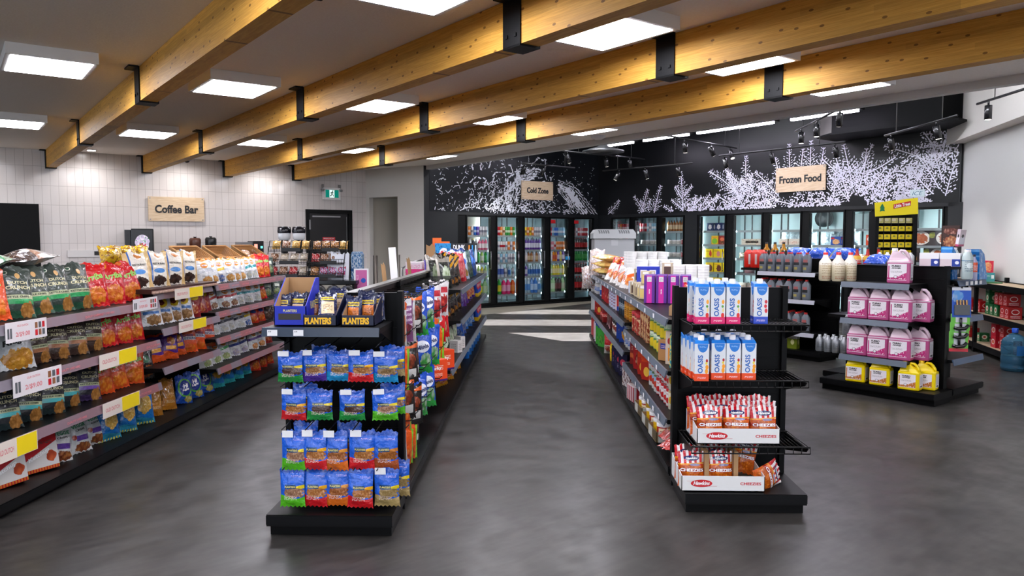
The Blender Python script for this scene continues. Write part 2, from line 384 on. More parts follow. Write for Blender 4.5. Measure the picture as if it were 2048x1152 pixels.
room('wall_alcove', mb, mat('alcove_paint', 'c3bdb0', .7))
mb = MB().box(7.92, 8.75, WC, WC+.12, 0, 4.5).box(8.75, 13.2, WC, WC+.12, 2.04, 4.5).box(12.72, 12.85, WC, WC+.12, 0, 2.04)
room('wall_cold', mb, M_BWALL)
mb = MB().box(UF, UF+.12, 5.25, WC+.12, 2.04, 4.5).box(UF, UF+.12, 10.45, 10.78, 0, 2.04).box(UF, UF+.12, 5.2, 5.42, 0, 2.1).box(UF, UF+.12, 13.05, 13.6, 0, 2.04)
room('wall_frozen', mb, M_BWALL)
P0 = Vector((6.80, 12.25)); DR = Vector((-sin(R_(12)), -cos(R_(12)))); NR = Vector((DR.y, -DR.x))  # along the wall to the camera; into the room
if NR.x > 0: NR = -NR
def rw(s, n, z): p = P0+DR*s+NR*n; return (p.x, p.y, z)
def rbox(mb, s0, s1, n0, n1, z0, z1, mi=0):
    vs = [rw(s0, n0, z0), rw(s1, n0, z0), rw(s1, n1, z0), rw(s0, n1, z0), rw(s0, n0, z1), rw(s1, n0, z1), rw(s1, n1, z1), rw(s0, n1, z1)]
    mb.add(vs, [(0, 1, 5, 4), (1, 2, 6, 5), (2, 3, 7, 6), (3, 0, 4, 7), (4, 5, 6, 7), (3, 2, 1, 0)], None, mi); return mb
struct(rbox(MB(), 0, 13, -.15, 0, 0, 4.5).build('wall_right', mat('pale_grey_wall', 'cfcfcc', .65, bump=.04, bscale=80)))
struct(rbox(MB(), -.25, 13, .001, .22, 3.02, 4.44).build('trim_2', M_WALL))
# ------------------------------------------------------------------ beams and hangers
for i, (u, w1) in enumerate(((1.43, -7), (2.93, -7), (4.37, -7), (5.75, -7))):
    t = empty('ceiling_beam', RM(u, 0, 2.73), PHI)
    nm = ['leftmost', 'second from left', 'third from left', 'rightmost'][i]
    tag(t, f'knotty glued timber ceiling beam, {nm} of the four', 'beam', 'timber ceiling beams')
    ws = (3.87 if i else 3.62, 7.42, 11.12, 15.0)
    MB().box(0, .14, w1, WT-.02, 0, .298).build('beam_body', M_GLULAM, t)
    for w in (-3.5, .2)+ws:
        mb = MB(); a, c = w-.09, w+.09
        if w > 14: a, c = w-.03, w+.09
        mb.box(-.012, -.001, a, c, -.012, .298).box(-.012, .152, a, c, -.014, -.001).box(.141, .152, a, c, -.012, .2).box(-.09, -.012, a-.01, c, .285, .2985)
        if w < 14:
            for dz in (.06,):
                for dw in (-.045, .045): mb.lathe([(.011, 0), (.011, .008), (.004, .012)], 6, 0, 0) if 0 else mb.box(-.02, -.012, w+dw-.011, w+dw+.011, dz-.011, dz+.011)
        mb.build('steel_hanger', mat('black_steel_plate', '07080a', .5, spec=.15), t)
# ------------------------------------------------------------------ lights in the ceiling
M_PANEL = emis('panel_diffuser', 'f6f5ff', PANEL_E)
M_PFR = mat('panel_frame_white', 'dcdad8', .5)
proto = None; rows = {3.87: 'nearest row', 7.42: 'middle row', 11.27: 'far row', .3: 'row overhead', -3.3: 'row behind'}
cols = [(-2.2, 0), (-.75, 5), (.75, 1), (2.27, 2), (3.76, 3), (5.22, 4), (6.78, 6)]
for w in (11.27, 7.42, 3.87, .3, -3.3):
    for u, ci in cols:
        if w > 10 and u > 6: w2 = w
        if proto is None:
            t = empty('ceiling_light'); 
            MB().box(-.32, .32, -.38, .38, .0, .09).build('light_frame', M_PFR, t)
            MB().box(-.285, .285, -.345, .345, -.003, .004).build('light_diffuser', M_PANEL, t); proto = t
        else: t = dup(proto)
        t.location = RM(u, w, 2.938); t.rotation_euler = (0, 0, PHI)
        cn = ['outermost column beyond the leftmost beam', 'left of the leftmost beam', 'between leftmost and second beam', 'between second and third beam', 'between third and rightmost beam', 'second column beyond the leftmost beam', 'right of the rightmost beam'][ci]
        tag(t, f'square flat white ceiling light {cn}, {rows[w]}', 'ceiling light', 'square ceiling lights')
# small round downlights washing the tiles
for i, u in enumerate((1.95+.1, 3.6, 5.1, .2)):
    mb = MB().lathe([(.075, 0), (.085, .012)], 20); t = mb.build('downlight', M_PFR, loc=RM(u, 14.55, 3.013), rz=0)
    tag(t, f'small round recessed downlight by the tile wall, {["by the leftmost beam","between second and third beam","between third and rightmost beam","near the far left"][i]}', 'downlight', 'round downlights')
    MB().lathe([(.06, -.003), (.06, .004)], 20).build('downlight_lens', emis('downlight_lens', 'ffffff', 30), t)
    ld = bpy.data.lights.new('downlight_beam', 'SPOT'); ld.energy = 26; ld.spot_size = R_(150); ld.spot_blend = .9; ld.shadow_soft_size = .05; ld.color = (1, .96, .95)
    lo = bpy.data.objects.new('downlight_beam', ld); COL.objects.link(lo); lo.location = RM(u, 14.55, 3.0); lo.rotation_euler = (R_(12), 0, PHI)
    lo.parent = t; lo.matrix_parent_inverse = Matrix.Translation(t.location).inverted()
# added unseen fill lamps behind the ceiling edge, brightening murals and right wall
for i, (u_, w_) in enumerate(((9.0, 4.0), (9.0, 6.2), (9.0, 8.4), (9.3, 10.6))):
    t = empty('linear_light', RM(u_, w_, 4.25), PHI); tag(t, f'unseen added fill lamp high behind the white ceiling edge, {ORD[i+1]} from the right', 'linear light', 'linear lights above the freezers')
    MB().box(-.04, .12, -.8, .8, .035, .16).build('light_housing', mat('black_trim', '060708', .5, spec=.2), t); MB().box(-.05, .05, -.76, .76, 0, .034).build('light_tube', emis('added_fill_tube', 'f4f6ff', 55), t)
# black suspended linear lights over the frozen section
for i, (w0, w1) in enumerate(((11.0, 11.95), (9.55, 10.7), (7.7, 9.33), (6.2, 7.36))):
    t = empty('linear_light', RM(11.45, (w0+w1)/2, 3.5), PHI); h = (w1-w0)/2
    tag(t, f'long black suspended linear light with glowing tube, {ORD[i+1]} from the left', 'linear light', 'linear lights above the freezers')
    MB().box(-.04, .12, -h-.04, h+.04, .035, .16).build('light_housing', M_TRIM, t)
    MB().box(-.03, .03, -h, h, -.0, .034).build('light_tube', emis('linear_tube', 'f1eaff', LED_E), t)
    MB().box(.03, .04, -h-.02, -h+.0, .16, .95).build('hanging_rod', M_TRIM, t); MB().box(.03, .04, h-.02, h, .16, .95).build('hanging_rod', M_TRIM, t)
# track lights
M_TRK = mat('track_black', '1a1a1c', .35); M_SPOTL = emis('spot_lens', 'fff6ee', 2.5)
def track(a, b, heads, label, lit=()):
    lit = range(len(heads)) 
    A = Vector(a); B = Vector(b); t = empty('track_light', A); tag(t, label, 'track light', 'black track lights')
    d = B-A; MB().tube([(0, 0, 0), d], .016, 6).build('track_rail', M_TRK, t)
    for f in (.18, .82):
        p = d*f; MB().tube([p, (p.x, p.y, 4.45-A.z)], .006, 5).build('hanging_rod', M_STEEL, t)
    for k, (f, ax, ay) in enumerate(heads):
        p = d*f; dr = Vector((ax, ay, -1)).normalized(); q = p+Vector((0, 0, -.06))
        mb = MB(); mb.tube([p, q], .012, 6); mb.tube([q, q+dr*.17], .042, 14)
        hd = mb.build('spot_head', mat('spot_black_metal', '19191b', .25), t)
        MB().tube([q+dr*.168, q+dr*.173], .034, 14).build('spot_lens', M_SPOTL if k in lit else mat('lens_dull', 'b9b4b0', .3), hd)
        if k in lit:
            ld = bpy.data.lights.new('spot_beam', 'SPOT'); ld.energy = 22; ld.spot_size = R_(95); ld.spot_blend = .5; ld.shadow_soft_size = .03
            lo = bpy.data.objects.new('spot_beam', ld); COL.objects.link(lo); lo.parent = t; lo.location = q+dr*.19; lo.rotation_euler = dr.to_track_quat('-Z', 'Y').to_euler()
    return t
track((-.33, 15.0, 3.03), (.86, 16.1, 3.03), [(.45, -.4, .5), (.12, -.4, .5)], 'thin black track light in front of the water mural', ())
track((.54, 14.5, 3.2), (2.33, 16.0, 3.2), [(.05, .35, .3), (.5, .2, .3), (.8, .2, .2)], 'black track light slanting left of the linear lights', ())
track((1.42, 15.7, 2.93), (2.95, 14.2, 2.93), [(.2, -.5, .3), (.5, .3, .25), (.85, .3, .25)], 'black track light above the first freezer doors', (0,))
track((2.13, 12.4, 3.2), (3.76, 14.2, 3.2), [(.25, .1, .2), (.6, .5, .3), (.9, .2, -.5)], 'black track light under the smoke detector', (2,))
track((3.32, 13.7, 3.01), (4.8, 11.85, 3.01), [(.05, .35, .28), (.45, .35, .28), (.93, .35, .28)], 'long black track light across the frost mural above the timber sign', ())
track((4.09, 12.0, 3.2), (3.95, 9.85, 3.2), [(.15, 0, 0), (.5, 0, 0), (.95, .1, .4)], 'black track light left of the big black duct', ())
track((5.15, 11.3, 3.03), (5.2, 9.5, 3.03), [(.1, .3, .3), (.75, .2, 0)], 'black track light under the big black duct', ())
track((5.55, 9.7, 3.2), (5.5, 7.6, 3.2), [(.12, 0, 0)], 'black track light beside the pale right wall', ())
# duct
t = empty('air_duct', RM(11.9, 4.7, 3.28), PHI); tag(t, 'big black rectangular air duct hanging right of the linear lights', 'duct')
MB().prism([(0, .45), (0, 2.2), (.25, 2.55), (.8, 2.55), (.8, .2)], 0, 1.1, 0, 'z').prism([(-.04, .2), (-.04, 2.2), (.23, 2.6), (.84, 2.6), (.84, .2)], -.03, 0, 0, 'z').build('duct_body', mat('duct_black', '040506', .6, spec=.12), t)
MB().prism([(-.006, 2.2), (.245, 2.555), (.25, 2.55), (0, 2.195)], .0, 1.1, 0, 'z').build('duct_end', mat('duct_grey', '5c5a56', .5), t)
t = MB().tube([RM(10.2, 11.6, 3.75), RM(10.9, 10.6, 3.75), RM(12.2, 10.9, 3.75)], .17, 16).build('round_duct', mat('spiral_duct', '56575a', .35, .8)); tag(t, 'round spiral metal duct behind the track lights near the corner', 'duct')
t = MB().lathe([(.02, .3), (.1, .12), (.42, .03), (.42, 0), (.02, 0)], 24).build('ceiling_fan_hood', mat('hood_grey', '77787a', .35, .7), loc=RM(10.6, 11.0, 3.25)); tag(t, 'round grey metal air diffuser hanging near the corner', 'air diffuser')
MB().lathe([(.012, .28), (.012, 1.2)], 6).build('hanging_rod', M_STEEL, t)
# smoke detector on the fascia, camera on the ceiling, slot diffusers
t = MB().lathe([(.05, 0), (.1, .03), (.11, .055)], 24).build('smoke_detector', M_WHITE, loc=RM(7.75, 8.15, 2.975)); tag(t, 'white round smoke detector at the ceiling edge', 'smoke detector')
t = MB().lathe([(.0, .0), (.05, .012), (.1, .045), (.11, .08), (.09, .1), (.02, .105), (.02, .18), (.06, .19)], 20).build('dome_camera', mat('camera_grey', '8c8782', .3), loc=RM(3.02+.35, 13.7, 2.84)); tag(t, 'grey dome camera hanging under the second timber beam', 'camera')
MB().lathe([(.0, -.022), (.03, -.012), (.045, .01)], 14).build('camera_lens', M_BLK, t)
mb = MB(); mb.box(1.72, 1.75, 1.2, 7.0, 3.016, 3.029).box(1.72, 1.75, 7.8, 11.0, 3.016, 3.029)
o = room('trim_3', mb, M_TRIM)
o = room('trim_4', MB().box(5.35, 5.37, 4.8, 7.0, 3.022, 3.029), M_TRIM)
# ------------------------------------------------------------------ exit door and sign
t = empty('exit_door', RM(6.54, WT, 0), PHI); tag(t, 'black exit door with steel closer and red notice', 'door')
MB().box(-.52, -.44, -.03, .12, 0, 2.14).box(.44, .52, -.03, .12, 0, 2.14).box(-.44, .44, -.03, .12, 2.06, 2.14).build('door_frame', M_TRIM, t)
dl = MB().box(-.44, .44, .03, .08, .01, 2.06).build('door_leaf', mat('door_black', '08080a', .35), t)
MB().box(-.38, .25, -.02, .03, 1.98, 2.01).box(-.46, -.43, -.045, -.0, 1.72, 1.92).build('door_closer', M_STEEL, dl)
MB().box(.405, .415, .022, .03, .1, 2.0).build('edge_strip', M_STEEL, dl)
t2 = MB().box(-.14, .14, .022, .03, 1.47, 1.56).build('notice', M_RED, dl)
mb = MB(); lettering(mb, 'EMERGENCY EXIT ONLY', 0, 1.535, .24, .022, y=.0215); lettering(mb, 'ALARM WILL SOUND', 0, 1.495, .2, .022, y=.0215); mb.build('notice_lettering', M_WHP, dl)
t = empty('exit_sign', RM(6.58, WT-.01, 2.48), PHI); tag(t, 'green running man exit sign above the black door', 'exit sign')
MB().box(-.19, .19, -.07, 0, -.13, .12).build('sign_housing', mat('housing_white', 'f0eeee', .4), t)
MB().box(-.145, .145, -.074, -.07, -.085, .075).build('sign_face', emis('exit_green', '0e7a6a', .5), t)
mb = MB().box(-.06, .05, -.077, -.0745, -.085, .075); mb.build('sign_white_panel', emis('exit_white', 'e8fffa', .5), t)
mb = MB()
for P in ([(-.005, .035), (.02, .045), (.03, .06), (.015, .068), (0, .055)], [(-.02, .03), (.015, .04), (.005, -.01), (-.02, -.005)], [(0, -.005), (.03, -.03), (.03, -.06), (.018, -.06), (.015, -.035), (-.012, -.01)], [(-.02, 0), (-.005, -.02), (-.03, -.045), (-.05, -.045), (-.05, -.055), (-.025, -.058)], [(-.02, .03), (-.045, .015), (-.04, .0), (-.032, .0), (-.033, .012), (-.015, .02)], [(.012, .035), (.04, .01), (.033, .003), (.01, .02)]):
    mb.prism(P, -.079, -.0775)
mb.build('running_man', mat('exit_dark', '0b5a4d', .5), t)
for s in (-1, 1):
    MB().box(-.02+s*.19, .02+s*.19, -.05, -.03, .07, .15).lathe([(.03, 0), (.04, .05)], 10, s*.2, -.06).build('emergency_lamp', mat('lamp_grey', '8a8785', .4), t).location = (0, 0, .04)
# recess door with closer
t = empty('recess_door', RM(8.6, 14.72, 0), PHI+R_(8)); tag(t, 'pale grey door standing open inside the wall recess', 'door')
MB().box(-.03, .03, -.3, .3, 0, 2.1).build('door_leaf', mat('pale_door', 'b9b6ae', .5), t)
MB().box(-.09, -.03, -.28, -.2, 1.78, 1.86).box(-.14, -.09, -.32, .0, 1.8, 1.84).build('door_closer', M_STEEL, t)
MB().box(-.08, -.03, -.27, -.2, .92, 1.04).build('door_handle', M_STEEL, t)
# wooden signs with lettering
def wsign(name, u, w, rz, z0, z1, half, text, label, tw, th):
    t = empty(name, RM(u, w, (z0+z1)/2), rz); h = (z1-z0)/2; tag(t, label, 'sign')
    MB().box(-half, half, -.05, -.025, -h, h).build('sign_board', M_SIGNW, t)
    mb = MB(); lettering(mb, text, 0, 0, tw, th, y=-.0505, depth=.012, bold=.03); mb.build('lettering', mat('sign_letters', '1c1c1e', .4), t)
    for sx in (-1, 1):
        for sz in (-1, 1): MB().box(sx*(half-.03)-.01, sx*(half-.03)+.01, -.058, 0, sz*(h-.03)-.01, sz*(h-.03)+.01).build('sign_screw', M_STEEL, t)
wsign('coffee_sign', 3.50, WT, PHI, 1.85, 2.30, .49, 'Coffee Bar', 'wooden coffee bar sign with raised dark letters on the tile wall', .76, .15)
wsign('cold_zone_sign', 10.9, WC, PHI, 2.42, 2.84, .46, 'Cold Zone', 'wooden cold zone sign on the water mural', .63, .13)
wsign('frozen_food_sign', UF, 8.02, PHI-pi/2, 2.41, 2.87, .51, 'Frozen Food', 'wooden frozen food sign on the frost mural', .86, .14)
t = MB().box(-.115, .115, -.012, -.005, -.06, .06).build('ice_sign', mat('ice_card', 'c6d6d8', .5), loc=RM(UF, 5.9, 2.27), rz=PHI-pi/2); tag(t, 'small pale ice sign stuck on the frost mural', 'sign')
mb = MB(); lettering(mb, 'ICE', 0, 0, .17, .065, y=-.0125, shear=.3, bold=.0); mb.build('lettering', mat('ice_teal', '0e5a70', .5), t)
# ------------------------------------------------------------------ murals
rm = random.Random(3)
def quad_stroke(mb, x, z, ang, l, wd):
    c, s = cos(ang), sin(ang); pts = [(-.5, -.3), (-.1, -.5), (.4, -.35), (.5, .1), (.2, .5), (-.35, .4)]
    mb.add([(x+(px*l)*c-(pz*wd)*s, 0, z+(px*l)*s+(pz*wd)*c) for px, pz in pts], [(0, 1, 2, 3, 4, 5)])
def fern(mb, x, z, ang, ln, zmin, zmax, xr, dens=1.0, sub=True):
    n = int(ln/.05*dens); cur = ang+rm.uniform(-.05, .05); px, pz = x, z
    for i in range(n):
        f = i/n; cur += rm.gauss(0, .035); px += cos(cur)*ln/n; pz += sin(cur)*ln/n
        if zmin+.01 < pz < zmax and xr[0] < px < xr[1]: quad_stroke(mb, px, pz, cur, .06, .024)
        bl = ln*.30*(1-f)**.8*(.5+rm.random()*.7)+.02
        for s in (-1, 1):
            a = cur+s*(1.0+rm.uniform(-.15, .15)); k = max(1, int(bl/.05))
            for j in range(k):
                q = (j+.7)*bl/k; X = px+cos(a)*q; Z = pz+sin(a)*q
                if zmin+.01 < Z < zmax and xr[0] < X < xr[1]: quad_stroke(mb, X+rm.gauss(0, .004), Z+rm.gauss(0, .004), a+rm.gauss(0, .35), .05*(.7+rm.random()*.5), .016*(.6+rm.random()*.7))
# frozen mural: local x from the cold corner (0) to the right end (8.2)
XM = WC-5.27; t = empty('frost_mural', RM(UF-.004, WC, 0), PHI-pi/2); tag(t, 'black wall mural with white frost crystals above the freezers', 'mural')
MB().box(.02, XM, 0, .003, 2.1, 4.4).build('mural_sheet', mat('mural_black', '07090c', .36, spec=.35), t)
mb = MB(); w2x = lambda w: WC-w
def px2(px, py):   # frozen-wall point seen at a pixel of the photograph, as (x along, z)
    c, s = cos(PHI), sin(PHI); yaw = R_(1.68); pit = atan(96/F)
    fw = (-sin(yaw)*cos(pit), cos(yaw)*cos(pit), -sin(pit)); rt = (cos(yaw), sin(yaw), 0); up = (rt[1]*fw[2], -rt[0]*fw[2], rt[0]*fw[1]-rt[1]*fw[0])
    r = [fw[i]*F+rt[i]*(px-1024)-up[i]*(py-576) for i in range(3)]
    k = UF/(r[0]*c+r[1]*s); w = (-r[0]*s+r[1]*c)*k; return WC-w, 1.5+r[2]*k
FER = [((1290, 425), (1268, 396)), ((1283, 428), (1293, 380)), ((1308, 428), (1317, 372)), ((1296, 430), (1300, 400)), ((1215, 430), (1240, 405)),
       ((1366, 425), (1367, 345)), ((1366, 400), (1350, 376)), ((1366, 395), (1382, 372)), ((1370, 425), (1345, 400)), ((1375, 425), (1402, 396)), ((1395, 422), (1420, 392)), ((1350, 428), (1330, 412)), ((1400, 425), (1435, 398)), ((1385, 425), (1390, 392)),
       ((1490, 418), (1455, 352)), ((1490, 400), (1415, 354)), ((1495, 390), (1485, 315)), ((1495, 400), (1510, 350)), ((1500, 395), (1545, 365)), ((1500, 412), (1548, 392)), ((1480, 418), (1425, 425)), ((1470, 415), (1436, 388)), ((1505, 418), (1550, 412)), ((1480, 410), (1460, 340)), ((1485, 375), (1452, 340)),
       ((1560, 395), (1512, 345)), ((1570, 380), (1548, 318)), ((1580, 345), (1582, 290)), ((1600, 345), (1608, 300)), ((1620, 340), (1628, 284)), ((1640, 335), (1650, 298)), ((1560, 405), (1525, 375)), ((1590, 410), (1552, 402)),
       ((1700, 400), (1662, 310)), ((1705, 380), (1695, 290)), ((1710, 370), (1748, 292)), ((1715, 390), (1732, 300)), ((1690, 360), (1648, 318)), ((1720, 395), (1760, 330)), ((1700, 405), (1655, 345)), ((1740, 400), (1790, 330)), ((1730, 350), (1790, 318)), ((1665, 405), (1670, 330)), ((1660, 385), (1680, 345)), ((1765, 400), (1775, 340)),
       ((1870, 330), (1775, 285)), ((1875, 310), (1840, 262)), ((1880, 320), (1900, 262)), ((1850, 350), (1790, 345)), ((1870, 390), (1805, 345)), ((1880, 380), (1840, 300)), ((1850, 395), (1815, 365)), ((1890, 395), (1905, 320)), ((1885, 360), (1865, 290)), ((1860, 330), (1900, 300)), ((1860, 380), (1810, 400)), ((1860, 390), (1790, 390))]
for (p, q) in FER:
    a = px2(*p); b_ = px2(*q); ln = math.hypot(b_[0]-a[0], b_[1]-a[1]); fern(mb, a[0], a[1], atan2(b_[1]-a[1], b_[0]-a[0]), ln, 2.12, 4.3, (.05, XM-.02))
def scatter(x0, x1, z0, z1, n, prob):
    for i in range(int(n*.45)):
        x = rm.uniform(x0, x1); z = z0+(z1-z0)*rm.random()**1.6
        if noise.noise((x*1.3, z*1.5, 3)) + prob(x, z) > 0: quad_stroke(mb, x, z, rm.uniform(0, 3.14), rm.uniform(.03, .06), rm.uniform(.012, .024))
scatter(px2(1480, 420)[0], XM-.03, 2.13, 2.85, 5200, lambda x, z: .32-(z-2.13)*.75)
scatter(px2(1340, 420)[0], px2(1480, 420)[0], 2.13, 2.4, 700, lambda x, z: .15-(z-2.13)*.8)
scatter(px2(1790, 400)[0], XM-.03, 2.13, 3.25, 2600, lambda x, z: .1)
for v in range(len(mb.v)): mb.v[v] = (mb.v[v][0], -.0015, mb.v[v][2])
mb.build('frost_print', mat('frost_white', 'eceaf8', .5), t)
# cold mural: water splash. local x along u from the left edge
X0 = 8.05; t = empty('water_mural', RM(X0, WC-.004, 0), PHI); tag(t, 'black wall mural with white splashing water', 'mural')
MB().box(0, 12.84-X0, -.003, 0, 2.1, 4.4).build('mural_sheet', mat('mural_blue_black', '070c12', .36, spec=.35), t)
mb = MB(); D = 12.84-X0; cp = lambda px, py: (D*(px-860)/335., 2.1+(430-py)/150.*1.75)
def ribbon(pts, wd, jit=.02, brk=.15):
    P = [Vector((p[0], p[1])) for p in pts]; Q = []
    for i in range(len(P)-1):
        n = max(2, int((P[i+1]-P[i]).length/.05))
        for j in range(n): Q.append(P[i].lerp(P[i+1], j/n))
    Q.append(P[-1])
    for i in range(len(Q)-1):
        if rm.random() < brk: continue
        d = (Q[i+1]-Q[i]); a = atan2(d.y, d.x); c = (Q[i]+Q[i+1])/2
        f = i/len(Q); w = wd*(.35+.9*abs(sin(f*5+pts[0][0]*7)))
        if 2.12 < c.y < 4.3 and .02 < c.x < D-.02: quad_stroke(mb, c.x+rm.gauss(0, jit), c.y+rm.gauss(0, jit), a+rm.gauss(0, .2), d.length*1.5, w)
cen = cp(1085, 445)
for k in range(13):   # rising left arc of water
    o = k*.035; ribbon([cp(955+k*5, 430), cp(985+k*3, 402-k*2), cp(1020, 375-k*2.4), cp(1060, 356-k*1.2)], .012+.02*(k % 3 == 0), .012, .3)
for k in range(10):   # falling right arc
    ribbon([cp(1105, 362+k*2.5), cp(1135-k, 368+k*4), cp(1160-k*3, 390+k*4), cp(1195-k*6, 430)], .02+.05*(k in (3, 4, 5)), .006, .12)
for k in range(260):
    x = rm.gauss(1000, 60); z = 430-abs(rm.gauss(0, 45)); x0, z0 = cp(x, z); a = rm.uniform(0, 6.28)
    ribbon([(x0, z0), (x0+cos(a)*.07, z0+sin(a)*.07), (x0+cos(a+.9)*.14, z0+sin(a+.9)*.12)], .014, .006, .2)
for k in range(150):
    x = rm.gauss(1090, 55); z = 432-abs(rm.gauss(0, 14)); x0, z0 = cp(x, z); a = rm.uniform(0, 6.28)
    ribbon([(x0, z0), (x0+cos(a)*.06, z0+sin(a)*.04)], .014, .006, .2)
for k in range(14):
    x0, z0 = cp(rm.uniform(945, 1090), rm.uniform(322, 390)); a = rm.uniform(.4, 2.4)
    ribbon([(x0, z0), (x0+cos(a)*.2, z0+sin(a)*.2), (x0+cos(a+.8)*.35, z0+sin(a+.8)*.3), (x0+cos(a+1.6)*.4, z0+sin(a+1.6)*.35)], .03, .01, .2)
for k in range(420):
    x0, z0 = cp(rm.uniform(865, 1190), 430-110*rm.random()**1.5)
    if 2.12 < z0 < 3.6: quad_stroke(mb, x0, z0, rm.uniform(0, 3), rm.uniform(.01, .03), rm.uniform(.01, .025))
for v in range(len(mb.v)): mb.v[v] = (mb.v[v][0], -.0045, mb.v[v][2])
mb.build('splash_print', mat('splash_white', 'eceef6', .5), t)
# ------------------------------------------------------------------ fixtures
def rack(name, label, loc, rz, L, D, H, shelves, base=.115, rail=None, back=True, wire=False, posts=(0,), railh=.042, tilt=.012, kickin=.03, backx=None, depth=None):
    """single sided shelving: local x along, y from front 0 to back D; shelves = (x0, x1, z, y0)"""
    t = empty(name, loc, rz); tag(t, label, 'shelving unit')
    rail = rail or M_RAIL; dd = D if depth is None else depth
    MB().box(0, L, 0, dd, base-.06, base).build('base_deck', M_DECK, t)
    MB().box(.01, L-.01, kickin, dd-.01, 0.002, base-.0605).build('kick_plate', M_BLACK, t)
    MB().box(0, L, -.006, -.001, base-.05, base-.004).build('base_rail', mat('black_rail', '08080a', .42, spec=.2), t)
    if back:
        bx0, bx1 = backx or (0, L)
        mb = MB().box(bx0, bx1, D, D+.03, .02, H)
        z = .25
        while z < H-.1: mb.box(bx0+.02, bx1-.02, D-.004, D, z, z+.006, 0); z += .11
        mb.build('back_panel', M_BLACK, t)
    for px in posts:
        MB().box(px-.015, px+.015, D-.03, D+.035, base, H+.01).build('upright', M_BLACK, t)
    for (x0, x1, z, y0) in shelves:
        mb = MB()
        if wire:
            n = int((x1-x0)/.022)
            for i in range(n+1):
                x = x0+(x1-x0)*i/n; mb.tube([(x, y0, z), (x, D, z)], .003, 4)
            mb.tube([(x0, y0, z+.006), (x1, y0, z+.006)], .005, 6); mb.tube([(x0, y0, z-.03), (x1, y0, z-.03)], .004, 6); mb.tube([(x0, D-.05, z), (x1, D-.05, z)], .004, 6)
            n2 = n//2
            for i in range(n2+1):
                x = x0+(x1-x0)*i/n2; mb.tube([(x, y0, z), (x, y0-.003, z-.03)], .0025, 4)
        else: mb.box(x0+.002, x1-.002, y0, D-.005, z-.028, z)
        s = mb.build('wire_shelf' if wire else 'shelf', M_WIRE if wire else M_DECK, t)
        for x in (x0+.004, x1-.008): MB().prism([(y0+.04, z-.03), (D-.01, z-.12), (D-.01, z-.005), (y0+.01, z-.005)], x, x+.004, 0, 'x').build('shelf_bracket', M_BLACK, s)
        if not wire:
            MB().prism([(y0-tilt, z+.004), (y0-tilt-.012, z-railh), (y0-tilt-.006, z-railh), (y0-.001, z-.002), (y0-.001, z+.004)], x0+.003, x1-.003, 0, 'x').build('price_rail', rail, s)
    return t
def ptag(parent, x, z, y, w=.05, h=.035, m=None, txt=None, tm=None, name='price_tag'):
    o = MB().box(x-w/2, x+w/2, y-.002, y, z-h/2, z+h/2).build(name, m or M_WHITE, parent)
    if txt:
        mb = MB()
        for (s, cx, cz, tw, th) in txt: lettering(mb, s, x+cx*w, z+cz*h, tw*w, th*h, y=y-.0026)
        mb.build('tag_lettering', tm or M_GREYP, o)
    return o
# pink and grey printed price rail of the left rack
M_RAILP = design('pink_price_rail', 'a8868c', [], .4, 0)
m = M_RAILP; nt = m.node_tree; g = G(nt); b = nt.nodes['Principled BSDF']; tc = g.n('ShaderNodeTexCoord'); sp = g.n('ShaderNodeSeparateXYZ'); nt.links.new(tc.outputs['Object'], sp.inputs[0])
w = g.n('ShaderNodeTexWhiteNoise', noise_dimensions='1D'); nt.links.new(g.math('FLOOR', g.math('MULTIPLY', sp.outputs[0], 4.1)), w.inputs['W'])
mr = g.n('ShaderNodeMapRange'); nt.links.new(w.outputs['Value'], mr.inputs[0]); nt.links.new(g.mix(mr.outputs[0], lin('8e5a5c'), lin('76727c')), b.inputs['Base Color'])
# left wall rack: face at X -2.85, local x = world Y from 2.4
LX, LY0 = -2.85, 2.35
def ly(Y): return Y-LY0
S = []
for z in (1.04, .742, .414): S.append((ly(2.4), ly(3.55), z, .0)); S.append((ly(3.55), ly(5.58), z, 0))
for z in (1.09, .815, .515): S.append((ly(5.62), ly(6.66), z, .06 if z > 1 else 0))
for z in (1.09, .84, .60, .325): S.append((ly(6.68), ly(8.6), z, .04))
t = rack('snack_rack', 'long black shelving rack of chip bags along the left', (LX, LY0, 0), pi/2, 8.72-LY0, .5, 1.28, S, base=.085, rail=M_RAILP, posts=(0, ly(3.6), ly(5.6), ly(6.67), 8.72-LY0-.015), railh=.05, depth=1.05)
LEFT = t
def lcard(Y, z, w, h, kind):
    x = ly(Y); y = -.028
    if kind == 'price':
        o = ptag(t, x, z, y, w, h, mat('pale_card', 'dcd6d8', .4), [('2/$9.00', -.10, -.16, .34, .26), ('OLD DUTCH', -.1, .28, .26, .1)], M_PINKP, 'price_card')
        mb = MB()
        for i in range(3):
            for j in range(2): mb.box(x+w*(.2+i*.09), x+w*(.26+i*.09), y-.0035, y-.0025, z-h*.35+j*h*.38, z-h*.05+j*h*.38, (i+j) % 3)
        for i in range(2): mb.box(x-w*(.46-i*.06), x-w*(.42-i*.06), y-.0035, y-.0025, z-h*.3, z+h*.2, 2)
        mb.build('card_pictures', [M_RED, mat('brown_print', '8a5a3a', .5), M_GREYP], o)
    else:
        o = ptag(t, x, z, y, w, h, mat('pale_card2', 'e0d4c8', .4), [('OLD DUTCH', -.25, .0, .36, .26)], M_PINKP, 'price_card')
        MB().box(x+w*.0, x+w*.48, y-.0035, y-.0025, z-h*.47, z+h*.47).build('yellow_band', mat('yellow_card', 'f2d51c', .4), o)
lcard(4.07, 1.0, .34, .11, 'price'); lcard(5.35, 1.035, .34, .09, 'price'); lcard(4.15, .70, .42, .12, 'price'); lcard(4.98, .70, .46, .10, 'y'); lcard(5.0, .375, .46, .10, 'y'); lcard(3.95, .37, .34, .11, 'y')
lcard(6.05, 1.07, .5, .085, 'y'); lcard(6.1, .80, .5, .085, 'y')
